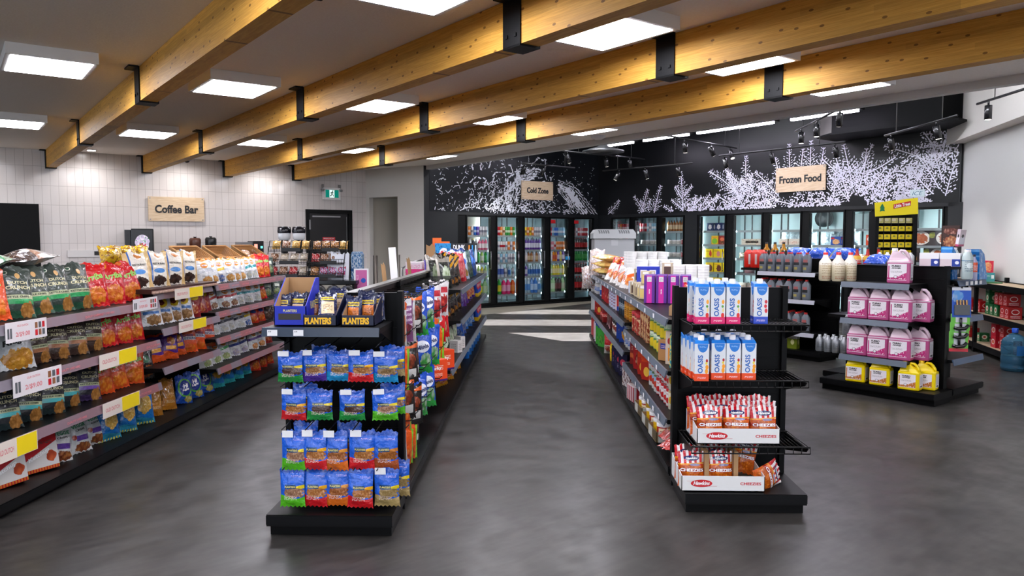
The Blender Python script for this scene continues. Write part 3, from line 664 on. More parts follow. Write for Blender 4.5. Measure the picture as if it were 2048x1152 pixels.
mb = MB()
for (Y, z) in ((4.72, 1.013), (4.45, .715), (4.5, .387), (5.45, .715), (5.3, .387), (4.85, 1.015)): lettering(mb, 'QUALITY LIVES HERE', ly(Y), z, .2, .018, y=-.0262)
for k in range(7): lettering(mb, 'QUALITY LIVES HERE', ly(6.85+k*.26), 1.066, .17, .015, y=.0175); lettering(mb, 'QUALITY LIVES HERE', ly(6.8+k*.27), .816, .17, .015, y=.0175); lettering(mb, 'QUALITY LIVES HERE', ly(6.9+k*.26), .576, .17, .015, y=.0175)
mb.build('rail_lettering', M_PINKP, t)
# middle gondola: right side face X -0.71, spine X -1.03
MX, MY0 = -.71, 4.06
def my(Y): return Y-MY0
S = [(my(7.2), my(10.95), 1.02, 0), (my(7.2), my(10.95), .72, 0), (my(6.3), my(10.95), .39, 0), (my(4.12), my(7.15), 1.06, .2)]
MID = rack('middle_gondola', 'middle black gondola with bags on pegs and shelves', (MX, MY0, 0), pi/2, 10.98-MY0, .32, 1.19, S, posts=(.02, my(5.6), my(7.18), my(9.1), 10.98-MY0-.02), depth=.66)
MB().box(.0, my(10.98), .35, .665, 1.0, 1.02).box(0, my(10.98), .65, .665, .98, 1.05).build('rear_top_shelf', M_DECK, MID)
MB().box(my(4.07), my(10.98), .30, .365, 1.19, 1.205).build('top_cap', mat('cap_grey', '4c4b47', .3), MID)
# pegs
mb = MB()
for zz in (1.13, .93, .62, .40):
    Y = 4.2
    while Y < (7.1 if zz > .7 else 6.2):
        mb.tube([(my(Y), .32, zz+.02), (my(Y), .02, zz+.03), (my(Y), .0, zz+.05)], .0035, 5); Y += .17
pegs = mb
mb.build('peg_hooks', M_WIRE, MID)['kind'] = 'stuff'
# middle end cap
CAP = rack('peanut_end_cap', 'black end cap of blue peanut bags facing the camera', (-1.35, 3.67, 0), 0, .64, .36, 1.215, [(-.0, .59, 1.063, .0)], posts=(.012, .628), railh=.04, rail=mat('dark_blue_rail', '2a3747', .3))
for x in (.06, .19): ptag(CAP, x, 1.043, -.028, .05, .03, None, [('4.99', -.25, .2, .3, .25)])
mb = MB()
for zz, n in ((.97, 5), (.77, 5), (.55, 5), (.345, 5)):
    for i in range(n): mb.tube([(.08+i*.12, .36, zz+.02), (.08+i*.12, .1, zz), (.08+i*.12, .02, zz-.005)], .003, 5)
mb.build('peg_hooks', M_WIRE, CAP)['kind'] = 'stuff'
# right gondola: left face X .83, local x runs from the far end (Y 11.1) to the camera
RX, RY1 = .83, 11.12
def ry(Y): return RY1-Y
S = [(ry(11.1), ry(4.62), 1.01, 0), (ry(11.05), ry(6.85), .745, 0), (ry(11.05), ry(6.85), .475, 0), (ry(6.82), ry(4.62), .69, 0), (ry(6.82), ry(4.62), .385, 0)]
RG = rack('right_gondola', 'right black gondola of canned and boxed groceries', (RX, RY1, 0), -pi/2, RY1-4.55, .33, 1.0, S, posts=(.02, ry(9), ry(6.83), ry(4.57)), depth=.66)
MB().box(0, ry(4.62), .34, .655, .985, 1.01).box(0, ry(4.62), .655, .66, .97, 1.015).build('rear_top_shelf', M_DECK, RG)
for k in range(16): ptag(RG, ry(10.9-k*.39), .992, -.0255, .05, .028)
for k in range(6): ptag(RG, ry(6.6-k*.34), .668, -.0255, .05, .028); ptag(RG, ry(5.9-k*.22), .366, -.0255, .05, .03)
RC = rack('juice_end_cap', 'black end cap with wire shelves of juice cartons', (.83, 4.05, 0), 0, .66, .42, 1.22, [(.03, .66, 1.035, .03), (.03, .66, .73, .02), (.03, .67, .37, .0)], posts=(.012, .648), wire=True)
# antifreeze display unit in room axes (front towards -u), with wings
def rl(u, w): return RM(u, w, 0)
UA = rack('antifreeze_display', 'black display unit of pink and yellow jugs', rl(7.02, 4.12), PHI-pi/2, 1.10, .36, 1.25, [(.19, .85, 1.09, .02), (.19, .85, .735, .02), (.19, .85, .375, .02)], posts=(.10, 1.02), rail=M_RAIL, railh=.05, backx=(.09, 1.03))
WA = rack('wiper_side_shelves', 'side wing of the jug display with blue-grey shelf edges', rl(7.42, 3.03), PHI, .66, .3, 1.22, [(0.05, .66, 1.12, .02), (0.0, .62, .775, .02), (0.0, .66, .385, .02)], posts=(.0,), rail=M_RAILB, railh=.05)
for i in range(4): ptag(WA, .2+i*.1, 1.095, -.0065, .055, .034)
WB = rack('oil_side_shelves', 'left wing of the jug display holding white bottles', rl(8.1, 4.32), PHI+pi, .68, .42, 1.2, [(.0, .64, 1.08, .02), (.0, .64, .72, .02), (.0, .64, .34, .02)], posts=(), rail=M_BLACK, railh=.02)
UB = rack('motor_oil_display', 'black display unit of grey motor oil bottles', rl(8.5, 6.2), PHI-pi/2, 1.2, .4, 1.26, [(.3, 1.12, 1.09, .0), (.3, 1.12, .75, .0), (.3, 1.12, .34, .0)], posts=(.02, 1.18), rail=M_RAILL, railh=.045)
MB().box(.0, .28, .05, .4, 1.1, 1.13).build('end_ledge', M_DECK, UB)
# right wall utility rack
t = empty('utility_rack', rw(1.9, 0, 0), 0); tag(t, 'black utility rack with cases of cola along the right wall', 'shelving unit')
t.location = (0, 0, 0)
def rkb(name, s0, s1, n0, n1, z0, z1, m, par=None): return rbox(MB(), s0, s1, n0, n1, z0, z1).build(name, m, par or t)
for s in (.6, 2.12, 3.9):
    for n in (.06, .42): rkb('rack_post', s, s+.06, n-.02, n+.02, 0.0, 1.0 if s < 3 else .95, M_BLACK)
M_PLY = mat('pale_particle_board', 'a48e74', .7, bump=.1)
for z in (.12, .52, .93):
    for (a, b_) in ((.6, 2.16), (2.18, 3.96)):
        rkb('rack_shelf', a, b_, .06, .42, z-.012, z, M_PLY); rkb('rack_beam', a, b_, .425, .445, z-.06, z+.012, M_BLACK); rkb('rack_beam', a, b_, .035, .055, z-.06, z+.012, M_BLACK)
# ------------------------------------------------------------------ packages
def wob(x, z, s): return .5*sin(x*61+s*1.7)*sin(z*37+s*2.3)+.35*sin(x*23+z*31+s*4.1)+.25*sin(z*71-x*17+s)
def bag_front(w, h, d, s):
    def f(x, z):
        u = min(1, max(0, x/w+.5)); v = min(1, max(0, z/h)); e = .05
        vv = min(1, max(0, (v-e)/(1-2*e))); sv = max(0, sin(pi*vv))**.55; su = max(0, sin(pi*u))**.6
        y = d/2*su*sv*(1.12-.28*v)
        k = exp(-abs(v-.93)/.07)+exp(-abs(v-.07)/.06)
        return -(y+.004*wob(x/w*.16, z/h*.2, s)*sv+.0045*k*sin(u*19+s)*su*sv) - .0008
    return f
def bag_mesh(name, w, h, d, s, m):
    f = bag_front(w, h, d, s); nu, nv = 12, 16; mb = MB()
    for side in (0, 1):
        vs = []; fs = []; uv = []
        for j in range(nv+1):
            v = j/nv
            for i in range(nu+1):
                u = i/nu; x = (u-.5)*w; z = v*h; y = f(x, z)
                pinch = 1-.07*max(0, sin(pi*v))**.5
                if side: y = -y*.75
                zz = z + (.004*((i % 2)*2-1) if j in (0, nv) and h > .12 else 0)+.012*h/.3*sin(u*9+s)*(1 if j > nv-2 else 0)
                vs.append((x*pinch, y, zz))
        n = nu+1
        for j in range(nv):
            for i in range(nu):
                fs.append((j*n+i, j*n+i+1, (j+1)*n+i+1, (j+1)*n+i)); uv.append([(i/nu, j/nv), ((i+1)/nu, j/nv), ((i+1)/nu, (j+1)/nv), (i/nu, (j+1)/nv)])
        if side: fs = [q[::-1] for q in fs]; uv = [q[::-1] for q in uv]
        mb.add(vs, fs, uv, 0, True)
    return mb.mesh(name, m)
def put_text(parent, texts, w, h, surf=None, y=None, names='lettering'):
    by = {}
    for tx in texts:
        s, cx, cz, tw, th, m = tx[:6]; rot = tx[6] if len(tx) > 6 else 0; sh = tx[7] if len(tx) > 7 else 0
        mb = by.setdefault(m.name, (MB(), m))[0]; lettering(mb, s, cx*w, cz*h, tw*w, th*h, y=(y or 0), surf=surf, rot=rot, shear=sh, bold=.03)
    for mb, m in by.values(): link_mesh(names, mb.mesh(names, m), parent)
SEED = [0]
def mk_bag(name, m, w, h, d, texts=(), card=None, nm='chip_bag'):
    SEED[0] += 1; s = SEED[0]*1.31
    o = link_mesh(name, bag_mesh(name, w, h, d, s, m))
    if texts: put_text(o, texts, w, h, bag_front(w, h, d, s))
    if card: MB().box(card*w-.028, card*w+.028, -d*.2-.012, -d*.2-.010, h*.86, h*1.03).build('price_card', M_WHITE, o)
    return o
def bevel_box(mb, name, mats, off=.008, parent=None, seg=2):
    me = mb.mesh(name, mats); bm = bmesh.new(); bm.from_mesh(me)
    bmesh.ops.bevel(bm, geom=list(bm.edges)+list(bm.verts), offset=off, segments=seg, affect='EDGES', profile=.6)
    bm.to_mesh(me); bm.free(); return link_mesh(name, me, parent)
def mk_box(name, m, w, h, d, texts=(), extra=None):
    o = bevel_box(MB().box(-w/2, w/2, -d/2, d/2, 0, h), name, m, min(.002, w*.02), seg=1)
    if texts: put_text(o, texts, w, h, y=-d/2-.0008)
    if extra: extra(o, w, h, d)
    return o
def mk_can(name, m, r, h, lid=None, texts=()):
    o = MB().lathe([(r*.93, 0), (r, .004), (r, h-.006), (r*.94, h)], 20, caps=True).build(name, m, fix=False)
    MB().lathe([(r*.9, h-.002), (r*.95, h+.003), (r*.86, h+.003)] if not lid else [(r*1.03, h-.012), (r*1.04, h+.006), (r*.95, h+.01)], 20).build('lid', lid or M_STEEL, o)
    return o
def mk_bottle(name, body, cap, r, h, label=None, neck=.35, sq=0, flat=1, capr=.38, lab=(.2, .6), shoulder=.72, seg=16):
    mb = MB().lathe([(r*.85, 0), (r, .01*h/.2), (r, h*shoulder), (r*neck*1.3, h*(shoulder+.16)), (r*neck, h*.93)], seg, sq=sq)
    for i in range(len(mb.v)): mb.v[i] = (mb.v[i][0], mb.v[i][1]*flat, mb.v[i][2])
    o = mb.build(name, body, fix=False)
    MB().lathe([(r*capr, h*.92), (r*capr, h), (r*capr*.9, h*1.003)], 12).build('cap', cap, o)
    if label:
        mb = MB().lathe([(r*1.012, h*lab[0]), (r*1.012, h*lab[1])], seg, caps=False, sq=sq)
        for i in range(len(mb.v)): mb.v[i] = (mb.v[i][0], mb.v[i][1]*flat*1.01, mb.v[i][2])
        mb.build('label', label, o, fix=False)
    return o
LIB = {}
def P(key, build, desc, cat, group): LIB[key] = [build, desc, cat, group, None]
CNT = {}
USED = {}
def place(key, loc, rz=0, lean=0, where=None, label=None, roll=0, s=1):
    L_ = LIB[key]
    if L_[4] is None: L_[4] = o = L_[0]()
    else: o = dup(L_[4])
    o.location = loc; o.rotation_euler = (lean, roll, rz)
    o.scale = (s, s, s) if not isinstance(s, tuple) else s
    k = (key, where); CNT[k] = CNT.get(k, 0)+1
    o['_k'] = key; o['_w'] = where or ''
    if label: tag(o, label, L_[2], L_[3]); o['_done'] = 1
    else: tag(o, L_[1], L_[2], L_[3])
    return o
def finish_labels():
    """number the packages along each row in the order in which they stand from the left of the view"""
    rows = {}
    M = cam.matrix_world.inverted() if False else None
    for o in list(sc.objects):
        if '_k' in o.keys():
            if '_done' not in o.keys(): rows.setdefault((LIB[o['_k']][1], o['_w']), []).append(o)
    for (desc, where), os_ in rows.items():
        os_.sort(key=lambda o: (round(math.atan2(o.location.x, o.location.y), 4), o.location.y))
        for i, o in enumerate(os_):
            if len(os_) == 1: o['label'] = f'{desc} {where}'
            else: o['label'] = f'{desc}, {ORD[i+1] if i+1 < len(ORD) else str(i+1)+"th"} from left {where}'
            w = o['label'].split()
            if len(w) > 16: o['label'] = ' '.join(x for x in w if x not in ('the', 'small', 'big', 'white-lidded'))
            if len(o['label'].split()) > 16: print('LONG', o['label'])
    for o in sc.objects:
        for k in ('_k', '_w', '_done'):
            if k in o.keys(): del o[k]
# --- designs
def dc(nm, base, mid, low):
    return design('kettle_'+nm, base, [('band', .34, .42, 'b9bf96'), ('band', .25, .34, mid), ('wave', .12, low, .3, 5, .02), ('chips', .78, .14, .2, .15, 'c08a4a', '8a5a22', 14), ('ell', .3, .88, .1, .05, 'cfd2c4'), ('ell', .3, .88, .07, .035, low), ('ell', .62, .8, .07, .06, 'd2a56a'), ('vband', .0, .06, '6f7a68')], .33)
T_DC = [('DUTCH', .08, .66, .5, .06, M_CREAM), ('CRUNCH', .08, .56, .62, .07, M_CREAM), ('KETTLE CHIPS', .02, .38, .6, .035, mat('dark_lettering', '232a22', .5))]
for nm, base, mid, low, dsc in (('green', '35403a', '2f9a58', '1f4a34', 'dark green-banded kettle chip bag'), ('brown', '3f3029', 'a8704f', '3a241c', 'dark brown-banded kettle chip bag'), ('teal', '2a2c30', '52b5b8', '1c2a2c', 'dark teal-banded kettle chip bag'), ('purple', '2c2a32', '7b55b0', '33204a', 'dark purple-banded kettle chip bag')):
    P('dc_'+nm, lambda b_=base, m_=mid, l_=low, n_=nm: mk_bag('chip_bag', dc(n_, b_, m_, l_), .215, .31, .10, T_DC), dsc, 'chip bag', 'kettle chip bags')
def ar(nm, base): return design('arriba_'+nm, base, [('chips', .6, .25, .32, .2, 'f0a030', 'c85a14', 9), ('chips', .2, .9, .2, .1, 'e88a2a', 'c04a14', 9), ('vband', .0, .07, 'd8c8c8'), ('lines', .35, .5, .2, .03, 3, 'f0d0d0')], .25, .5)
for nm, base, dsc in (('red', 'c4141c', 'glossy red tortilla chip bag'), ('orange', 'd24a16', 'glossy orange tortilla chip bag')):
    P('ar_'+nm, lambda n_=nm, b_=base: mk_bag('chip_bag', ar(n_, b_), .215, .30, .09, [('Arriba', .02, .66, .66, .15, M_GRNP, .25, .2)]), dsc, 'chip bag', 'tortilla chip bags')
P('rest', lambda: mk_bag('chip_bag', design('restaurant_tan', 'd8b578', [('rect', .5, .5, .33, .5, 'e6dfd2'), ('vband', .17, .23, '2f66b4'), ('chips', .5, .15, .28, .14, '5a3a2a', '2c1c18', 8), ('ell', .5, .42, .24, .07, '3a86d0'), ('chips', .55, .88, .16, .07, 'e09838', 'b86a1c', 8)], .35), .21, .34, .10, [('RESTAURANT', .02, .62, .5, .06, mat('dark_lettering', '232a22', .5))]), 'tan and white tortilla chip bag', 'chip bag', 'tan tortilla chip bags')
def od(nm, c, low='c88a3a', hi='e08a2c'):
    return design('old_dutch_'+nm, 'd9dadb', [('ell', .5, .74, .22, .11, hi), ('ell', .5, .74, .12, .05, 'b04a1a'), ('band', .38, .5, c, .15), ('band', .93, 1, hi), ('chips', .6, .16, .3, .14, 'd8c49a', low, 10), ('lines', .5, .3, .25, .03, 3, '666a70')], .3, .5)
for nm, c, low, dsc in (('white', 'c8ccd2', 'c88a3a', 'white chip bag with orange emblem'), ('teal', '1f8f96', 'b8c0c0', 'white chip bag with teal band'), ('red', 'b02a2c', '8a5a4a', 'white chip bag with red band'), ('navy', '20263e', 'c0c4c4', 'white chip bag with navy band'),
                        ('yellow', 'd8b820', '3a66b0', 'white chip bag with yellow band'), ('green', '2f9a48', '9ab070', 'white chip bag with green band'), ('blue', '24388c', 'b0a8c8', 'white chip bag with blue band'), ('purple', '5a3a90', 'c87a3a', 'white chip bag with purple band')):
    P('od_'+nm, lambda n_=nm, c_=c, l_=low: mk_bag('chip_bag', od(n_, c_, l_), .20, .27, .08, [('Old Dutch', 0, .745, .3, .06, M_WHP)]), dsc, 'chip bag', 'white chip bags')
P('cheese', lambda: mk_bag('chip_bag', design('cheese_orange', 'dc4c12', [('rect', .5, .46, .42, .06, 'ece6e0'), ('chips', .5, .14, .4, .12, 'ee8a2a', 'c85010', 8), ('chips', .3, .85, .2, .08, 'e87820', 'c85010', 8)], .28, .5), .23, .31, .10, [('CHEESE', 0, .55, .5, .09, M_NAVY), ('PLEESERS', 0, .45, .74, .08, M_NAVY)]), 'bright orange cheese puff bag', 'chip bag', 'orange cheese puff bags')
P('twist', lambda: mk_bag('chip_bag', design('twist_purple', '5a2a80', [('chips', .5, .65, .25, .16, 'e8c050', 'b03a1a', 8), ('rect', .5, .4, .3, .07, 'e8a020'), ('wave', .25, 'd2501a', .3, 6, .04), ('band', .9, 1, 'c8401a')], .25, .5), .20, .27, .09), 'purple and orange puffed snack bag', 'chip bag', 'purple snack bags')
P('darkor', lambda: mk_bag('chip_bag', design('dark_orange_bag', '241c1a', [('ell', .5, .6, .22, .12, '1e5a3a'), ('chips', .55, .22, .3, .18, 'd87a20', '8a3a10', 9)], .25, .5), .19, .28, .08), 'black snack bag with orange chips', 'chip bag', 'black snack bags')
P('veg', lambda: mk_bag('chip_bag', design('veggie_white', 'cfcfce', [('rect', .6, .38, .28, .07, '5f3a96'), ('chips', .6, .14, .38, .12, 'c08040', '7a3a1c', 9), ('ell', .25, .42, .09, .07, 'a83a24'), ('rect', .2, .85, .12, .06, '2a5a86')], .35, .5), .20, .29, .10, [('VEGGIE', .05, .72, .6, .1, M_DGRN, .1), ('CRISPS', .05, .6, .4, .05, M_BLK, .1)]), 'white veggie crisps bag', 'chip bag', 'veggie crisps bags')
P('pop', lambda: mk_bag('popcorn_bag', design('popcorn_blue', '1268b0', [('chips', .55, .48, .3, .24, 'f0d890', 'd0a040', 22), ('wave', .14, '2a86a4', .3, 5, .03), ('stripes', .0, .05, 8, 'd0c850'), ('band', .9, 1, '0f5090')], .15, .5, .4), .21, .36, .14), 'blue popcorn bag with yellow popcorn', 'popcorn bag', 'blue popcorn bags')
P('amber', lambda: mk_bag('snack_bag', design('amber_bag', 'a5691c', [('chips', .55, .5, .3, .2, 'e0a84a', '9a6418', 20), ('lines', .5, .25, .3, .05, 4, 'd8c090'), ('band', .9, 1, '8a5a20')], .15, .5, .4), .18, .33, .09), 'amber snack mix bag', 'snack bag', 'amber snack bags')
P('bluegr', lambda: mk_bag('chip_bag', design('blue_green_bag', '1c48a0', [('ell', .5, .55, .42, .34, '4fa040'), ('ell', .5, .55, .34, .28, '142c80'), ('chips', .7, .15, .25, .12, 'd8d090', 'a09040', 9)], .2, .5, .3), .20, .30, .10, [('Hi', 0, .62, .3, .15, M_WHP, .2, .3), ('Light', 0, .48, .4, .1, M_WHP, .2, .3)]), 'blue and green puffed snack bag', 'chip bag', 'blue and green snack bags')
P('bluey', lambda: mk_bag('chip_bag', design('blue_yellow_bag', '1a68a8', [('chips', .5, .6, .3, .18, 'f0c850', 'c08a20', 9), ('wave', .2, '2f9aa0', .3, 6, .03)], .2, .5, .3), .20, .26, .09), 'blue snack bag with yellow rings', 'chip bag', 'blue ring snack bags')
P('redor', lambda: mk_bag('chip_bag', design('red_orange_bag', 'c02c14', [('chips', .5, .28, .32, .22, 'f0902a', 'c0501a', 9), ('ell', .5, .68, .26, .1, '303a80')], .2, .5), .19, .25, .08), 'red-orange cheese snack bag', 'chip bag', 'red-orange snack bags')
P('yelred', lambda: mk_bag('chip_bag', design('white_yellow_red', 'dcdcde', [('ell', .5, .72, .3, .2, 'f0c81e'), ('chips', .5, .72, .16, .13, 'a03018', '6a1c10', 6), ('chips', .6, .18, .36, .16, 'c8a070', '8a6238', 9), ('rect', .5, .42, .36, .05, '3f78c0'), ('vband', .0, .06, '2458a8')], .28, .5), .22, .29, .10), 'white bag with yellow sunburst', 'chip bag', 'white sunburst chip bags')
P('redyel', lambda: mk_bag('chip_bag', design('maroon_yellow', '8a1c20', [('ell', .5, .82, .3, .13, 'e0c020'), ('chips', .5, .3, .3, .2, 'd8a868', 'a03018', 9)], .28, .5), .19, .26, .08), 'maroon and yellow chip bag', 'chip bag', 'maroon chip bags')
P('brown2', lambda: mk_bag('chip_bag', design('brown_bag', '3a2620', [('chips', .5, .3, .3, .2, '8a6a50', '4a3024', 9), ('rect', .5, .66, .2, .06, '9a8a70')], .28, .5), .19, .26, .08), 'small dark brown snack bag', 'chip bag', 'dark brown snack bags')
P('dgreen', lambda: mk_bag('chip_bag', design('dgreen_bag', '20362c', [('chips', .5, .3, .3, .2, 'b0a060', '5a7a50', 9), ('rect', .5, .68, .25, .08, 'c8d0c0')], .28, .5), .19, .26, .08), 'small dark green snack bag', 'chip bag', 'dark green snack bags')
P('ridg', lambda: mk_bag('chip_bag', design('ridgies_white', 'cdcfd0', [('chips', .5, .2, .45, .2, 'e8b040', 'b87a1c', 6), ('chips', .7, .92, .2, .07, 'd88a2a', 'b06a1c', 6), ('lines', .4, .8, .3, .02, 2, '808488')], .32, .5), .24, .33, .11, [('Ridgies', .0, .56, .8, .15, M_BLK, .2, .25)]), 'big white ridged chip bag', 'chip bag', 'white ridged chip bags')
P('ketch', lambda: mk_box('chip_box', design('ketchup_box', 'd6d2ce', [('band', .2, .42, 'b01820', .35), ('band', 0, .07, 'c87a1c'), ('stripes', 0, .07, 14, 'b01820'), ('chips', .82, .26, .14, .1, 'd86a3a', 'a03a1a', 8), ('lines', .5, .56, .4, .03, 2, '3a4a40')], .4, 0), .27, .36, .1, [('Old', .0, .86, .26, .08, mat('old_orange', 'c8641c', .5)), ('Dutch', .0, .76, .4, .09, mat('old_orange', 'c8641c', .5)), ('Ketchup', .0, .32, .6, .1, M_WHP, .35, .2)]), 'white twin pack box of ketchup chips', 'chip box', 'ketchup chip boxes')
P('flatbrown', lambda: mk_bag('chip_bag', design('lying_brown', '3a2820', [('band', .55, .9, 'b0aaa4'), ('band', .4, .55, 'a87858'), ('chips', .4, .2, .4, .2, '7a5a40', '3a2418', 10)], .3, .5), .22, .42, .12), 'brown and white chip bag lying flat', 'chip bag', 'lying chip bags')
P('flatgreen', lambda: mk_bag('chip_bag', design('lying_green', '1f5a34', [('band', .6, 1, 'a0b898'), ('band', .4, .6, '2f8a50')], .3, .5), .22, .30, .11), 'green chip bag lying flat', 'chip bag', 'lying chip bags')
P('yelflat', lambda: mk_bag('chip_bag', design('lying_yellow', 'd8a818', [('chips', .5, .5, .3, .3, 'c03020', 'e0c020', 6)], .3, .5), .2, .26, .09), 'yellow snack bag lying on top', 'chip bag', 'lying yellow bags')
# --- left rack rows  (pixel column of each bag's middle -> where it stands along the rack)
def rowL(keys, px0, px1, z, where, X=-3.02, rz=(48, 68), lean=-.24, dz=0, s=1, back=0):
    n = len(keys)
    Ys = []
    ya, yb = Yat(px0, X), Yat(px1, X)
    for i, k in enumerate(keys):
        Y = ya+(yb-ya)*(i/(n-1) if n > 1 else 0)
        place(k, (X+rnd.uniform(-.015, .015), Y, z+dz+.004), R_(rnd.uniform(*rz)), lean+rnd.uniform(-.07, .05), where, s=s, roll=R_(rnd.uniform(-5, 7)))
        if back: place(k, (X-.17, Y+.03, z+dz+.004), R_(rnd.uniform(*rz)), lean*.5, 'in the back row '+where, s=s)
g_, r_ = 'dc_green', 'ar_red'
rowL(['ar_orange', g_, g_, g_, g_], -45, 138, 1.04, 'on top shelf of left rack')
rowL([r_, r_, r_], 165, 248, 1.04, 'on top shelf of left rack')
rowL(['rest']*4, 268, 368, 1.09, 'on the brown tray of left rack', dz=.04, lean=-.2, X=-3.0, s=(.95, .95, .82))
rowL(['od_white', 'od_white', 'od_yellow', 'od_white', 'od_white', 'od_white', 'od_teal', 'od_teal', 'ar_red', 'ar_red', 'dgreen'], 402, 534, 1.09, 'on top shelf, far left rack', s=.86)
rowL(['ridg', 'dc_brown', 'dc_brown', 'dc_brown', 'dc_brown', r_, r_, r_], 5, 250, .742, 'on second shelf of left rack', s=.87)
rowL(['yelred', 'yelred', 'yelred', 'yelred', 'redyel', 'redyel'], 293, 392, .815, 'on second shelf, middle of left rack', s=(.85, .85, .82))
rowL(['redyel', 'od_red', 'od_red', 'od_red', 'od_teal', 'od_teal', 'od_teal', 'ar_red', 'dgreen', 'dgreen'], 400, 544, .84, 'on second shelf, far left rack', s=(.78, .78, .76))
rowL(['dc_teal', 'dc_teal', 'dc_teal', 'dc_teal', 'dc_purple', 'ar_orange', 'ar_orange', 'ar_orange', 'darkor'], -30, 275, .414, 'on third shelf of left rack', s=.9)
rowL(['twist', 'twist', 'twist', 'cheese', 'cheese', 'cheese'], 298, 402, .515, 'on third shelf, middle of left rack', s=.84)
rowL(['od_navy', 'od_navy', 'od_navy', 'od_navy', 'od_yellow', 'redor', 'redor', 'brown2', 'brown2'], 418, 540, .60, 'on third shelf, far left rack', s=(.74, .74, .72))
rowL(['od_green', 'od_green', 'od_green', 'od_blue', 'od_blue', 'od_purple', 'od_purple', 'redyel'], 398, 528, .325, 'on fourth shelf of left rack', s=(.78, .78, .8))
rowL(['ketch', 'ketch'], -30, 38, .085, 'on the base deck of left rack', X=-3.03, rz=(62, 66), lean=-.1, s=.85)
rowL(['veg', 'veg', 'veg'], 85, 170, .085, 'on the base deck of left rack', X=-3.02, s=.85)
rowL(['pop', 'pop', 'pop'], 195, 268, .085, 'on the base deck of left rack', X=-2.99, s=.86)
rowL(['amber', 'amber', 'bluegr', 'bluegr', 'bluegr', 'bluey', 'bluey', 'bluey', 'bluey', 'redor', 'redor', 'redor'], 295, 530, .085, 'on the base deck of left rack', s=.8)
place('flatbrown', (-3.14, 4.36, 1.37), R_(4), R_(-86), 'atop the green bags of left rack')
place('flatgreen', (-3.05, 3.98, 1.36), R_(15), R_(-84), 'atop the green bags at the left edge')
for i, (x, y) in enumerate(((-3.5, 5.45), (-3.45, 5.7), (-3.5, 5.95))): place('yelflat', (x, y, 1.20), R_(80), R_(-70), 'behind the red bags of left rack')
# brown chocolate tray under the tan bags
t = empty('sweets_tray', (-2.88, 6.1, 1.092), pi/2); tag(t, 'dark brown tray of small sweets under the tan bags', 'tray')
MB().box(-.55, .62, 0, .34, 0, .035).build('tray_body', mat('tray_brown', '3a1e18', .35), t)
mb = MB()
for i in range(26): mb.lathe([(.016, 0), (.02, .01), (.012, .02)], 8, -.53+i*.045, -.008)
mb.build('wrapped_sweets', mat('sweet_wrap', 'a08070', .3), t)['kind'] = 'stuff'
# ------------------------------------------------------------------ peanut bags on the middle end cap
def pl(nm, low, nut1='c8945a', nut2='8a5428', swoosh='e8d020'):
    return design('peanut_'+nm, '1a5ccc', [('band', .88, 1, '1648a8'), ('chips', .62, .38, .42, .14, nut1, nut2, 16), ('ell', .98, .52, .3, .045, swoosh), ('wave', .27, low, 1.2, 5, .045), ('rect', .46, .53, .23, .055, '14406a'), ('lines', .7, .8, .2, .03, 2, 'c8b8e0'), ('lines', .45, .25, .26, .06, 4, 'f0d8d0')], .2, .45)
PT = [('PLANTERS', -.04, .53, .4, .05, mat('pale_gold', 'd8cf7a', .5))]
for nm, low, n1, n2, sw, dsc in (('green', '52b41c', 'd0a880', '8a6048', 'e8d020', 'small blue peanut bag with green bottom'), ('red', 'c81820', 'd8a060', '9a5c28', 'f0b018', 'small blue peanut bag with red bottom'), ('orange', 'd86a1c', 'c88850', '8a4c20', 'd89030', 'small blue peanut bag with orange bottom'),
                                 ('purple', '4a2a90', 'c89868', '8a5c30', 'e8d020', 'small blue peanut bag with purple bottom'), ('aqua', '1a8ac0', 'b89868', '7a5c38', 'e8d020', 'small blue peanut bag with light blue bottom'), ('tan', 'a8905a', 'a89060', '8a7040', 'e0c818', 'small blue bag of tan sunflower seeds'),
                                 ('darkgreen', '1c8a3a', '6a4430', '3c241c', 'e8d020', 'small blue nut bag with dark green bottom'), ('brown', 'a04a1c', 'c07a30', '8a4c18', 'c07a30', 'small blue nut bag with brown bottom')):
    P('pl_'+nm, lambda a=nm, b=low, c=n1, d=n2, e=sw: mk_bag('peanut_bag', pl(a, b, c, d, e), .135, .20, .045, PT), dsc, 'peanut bag', 'blue peanut bags')
    P('plc_'+nm, lambda a=nm, b=low, c=n1, d=n2, e=sw: mk_bag('peanut_bag', pl(a, b, c, d, e), .135, .20, .045, PT, card=-.2), 'white-carded '+dsc.replace('small ', ''), 'peanut bag', 'blue peanut bags')
def eX(px, Y): return (px-1068)/1500*Y
def rowE(items, z, where, Y=3.73, s=1):
    for k, px in items: place(k, (eX(px, Y), Y+rnd.uniform(-.015, .015), z+rnd.uniform(-.005, .005)), R_(rnd.uniform(-5, 5)), R_(rnd.uniform(-3, 2)), where, s=s, roll=R_(rnd.uniform(-1.5, 1.5)))
rowE([('pl_green', 573), ('pl_red', 617), ('pl_orange', 664), ('pl_red', 712), ('plc_tan', 767)], .14, 'on the lowest peg row')
rowE([('plc_green', 578), ('plc_red', 620), ('plc_orange', 663), ('plc_red', 716), ('pl_brown', 766)], .335, 'on the second lowest peg row')
rowE([('plc_red', 577), ('pl_darkgreen', 631), ('plc_darkgreen', 698), ('plc_green', 765)], .585, 'on the middle peg row', s=(1, 1, .78))
rowE([('plc_darkgreen', 574), ('plc_purple', 620), ('pl_aqua', 671), ('plc_red', 718), ('plc_aqua', 766)], .785, 'on the top peg row', s=(1, 1, .78))
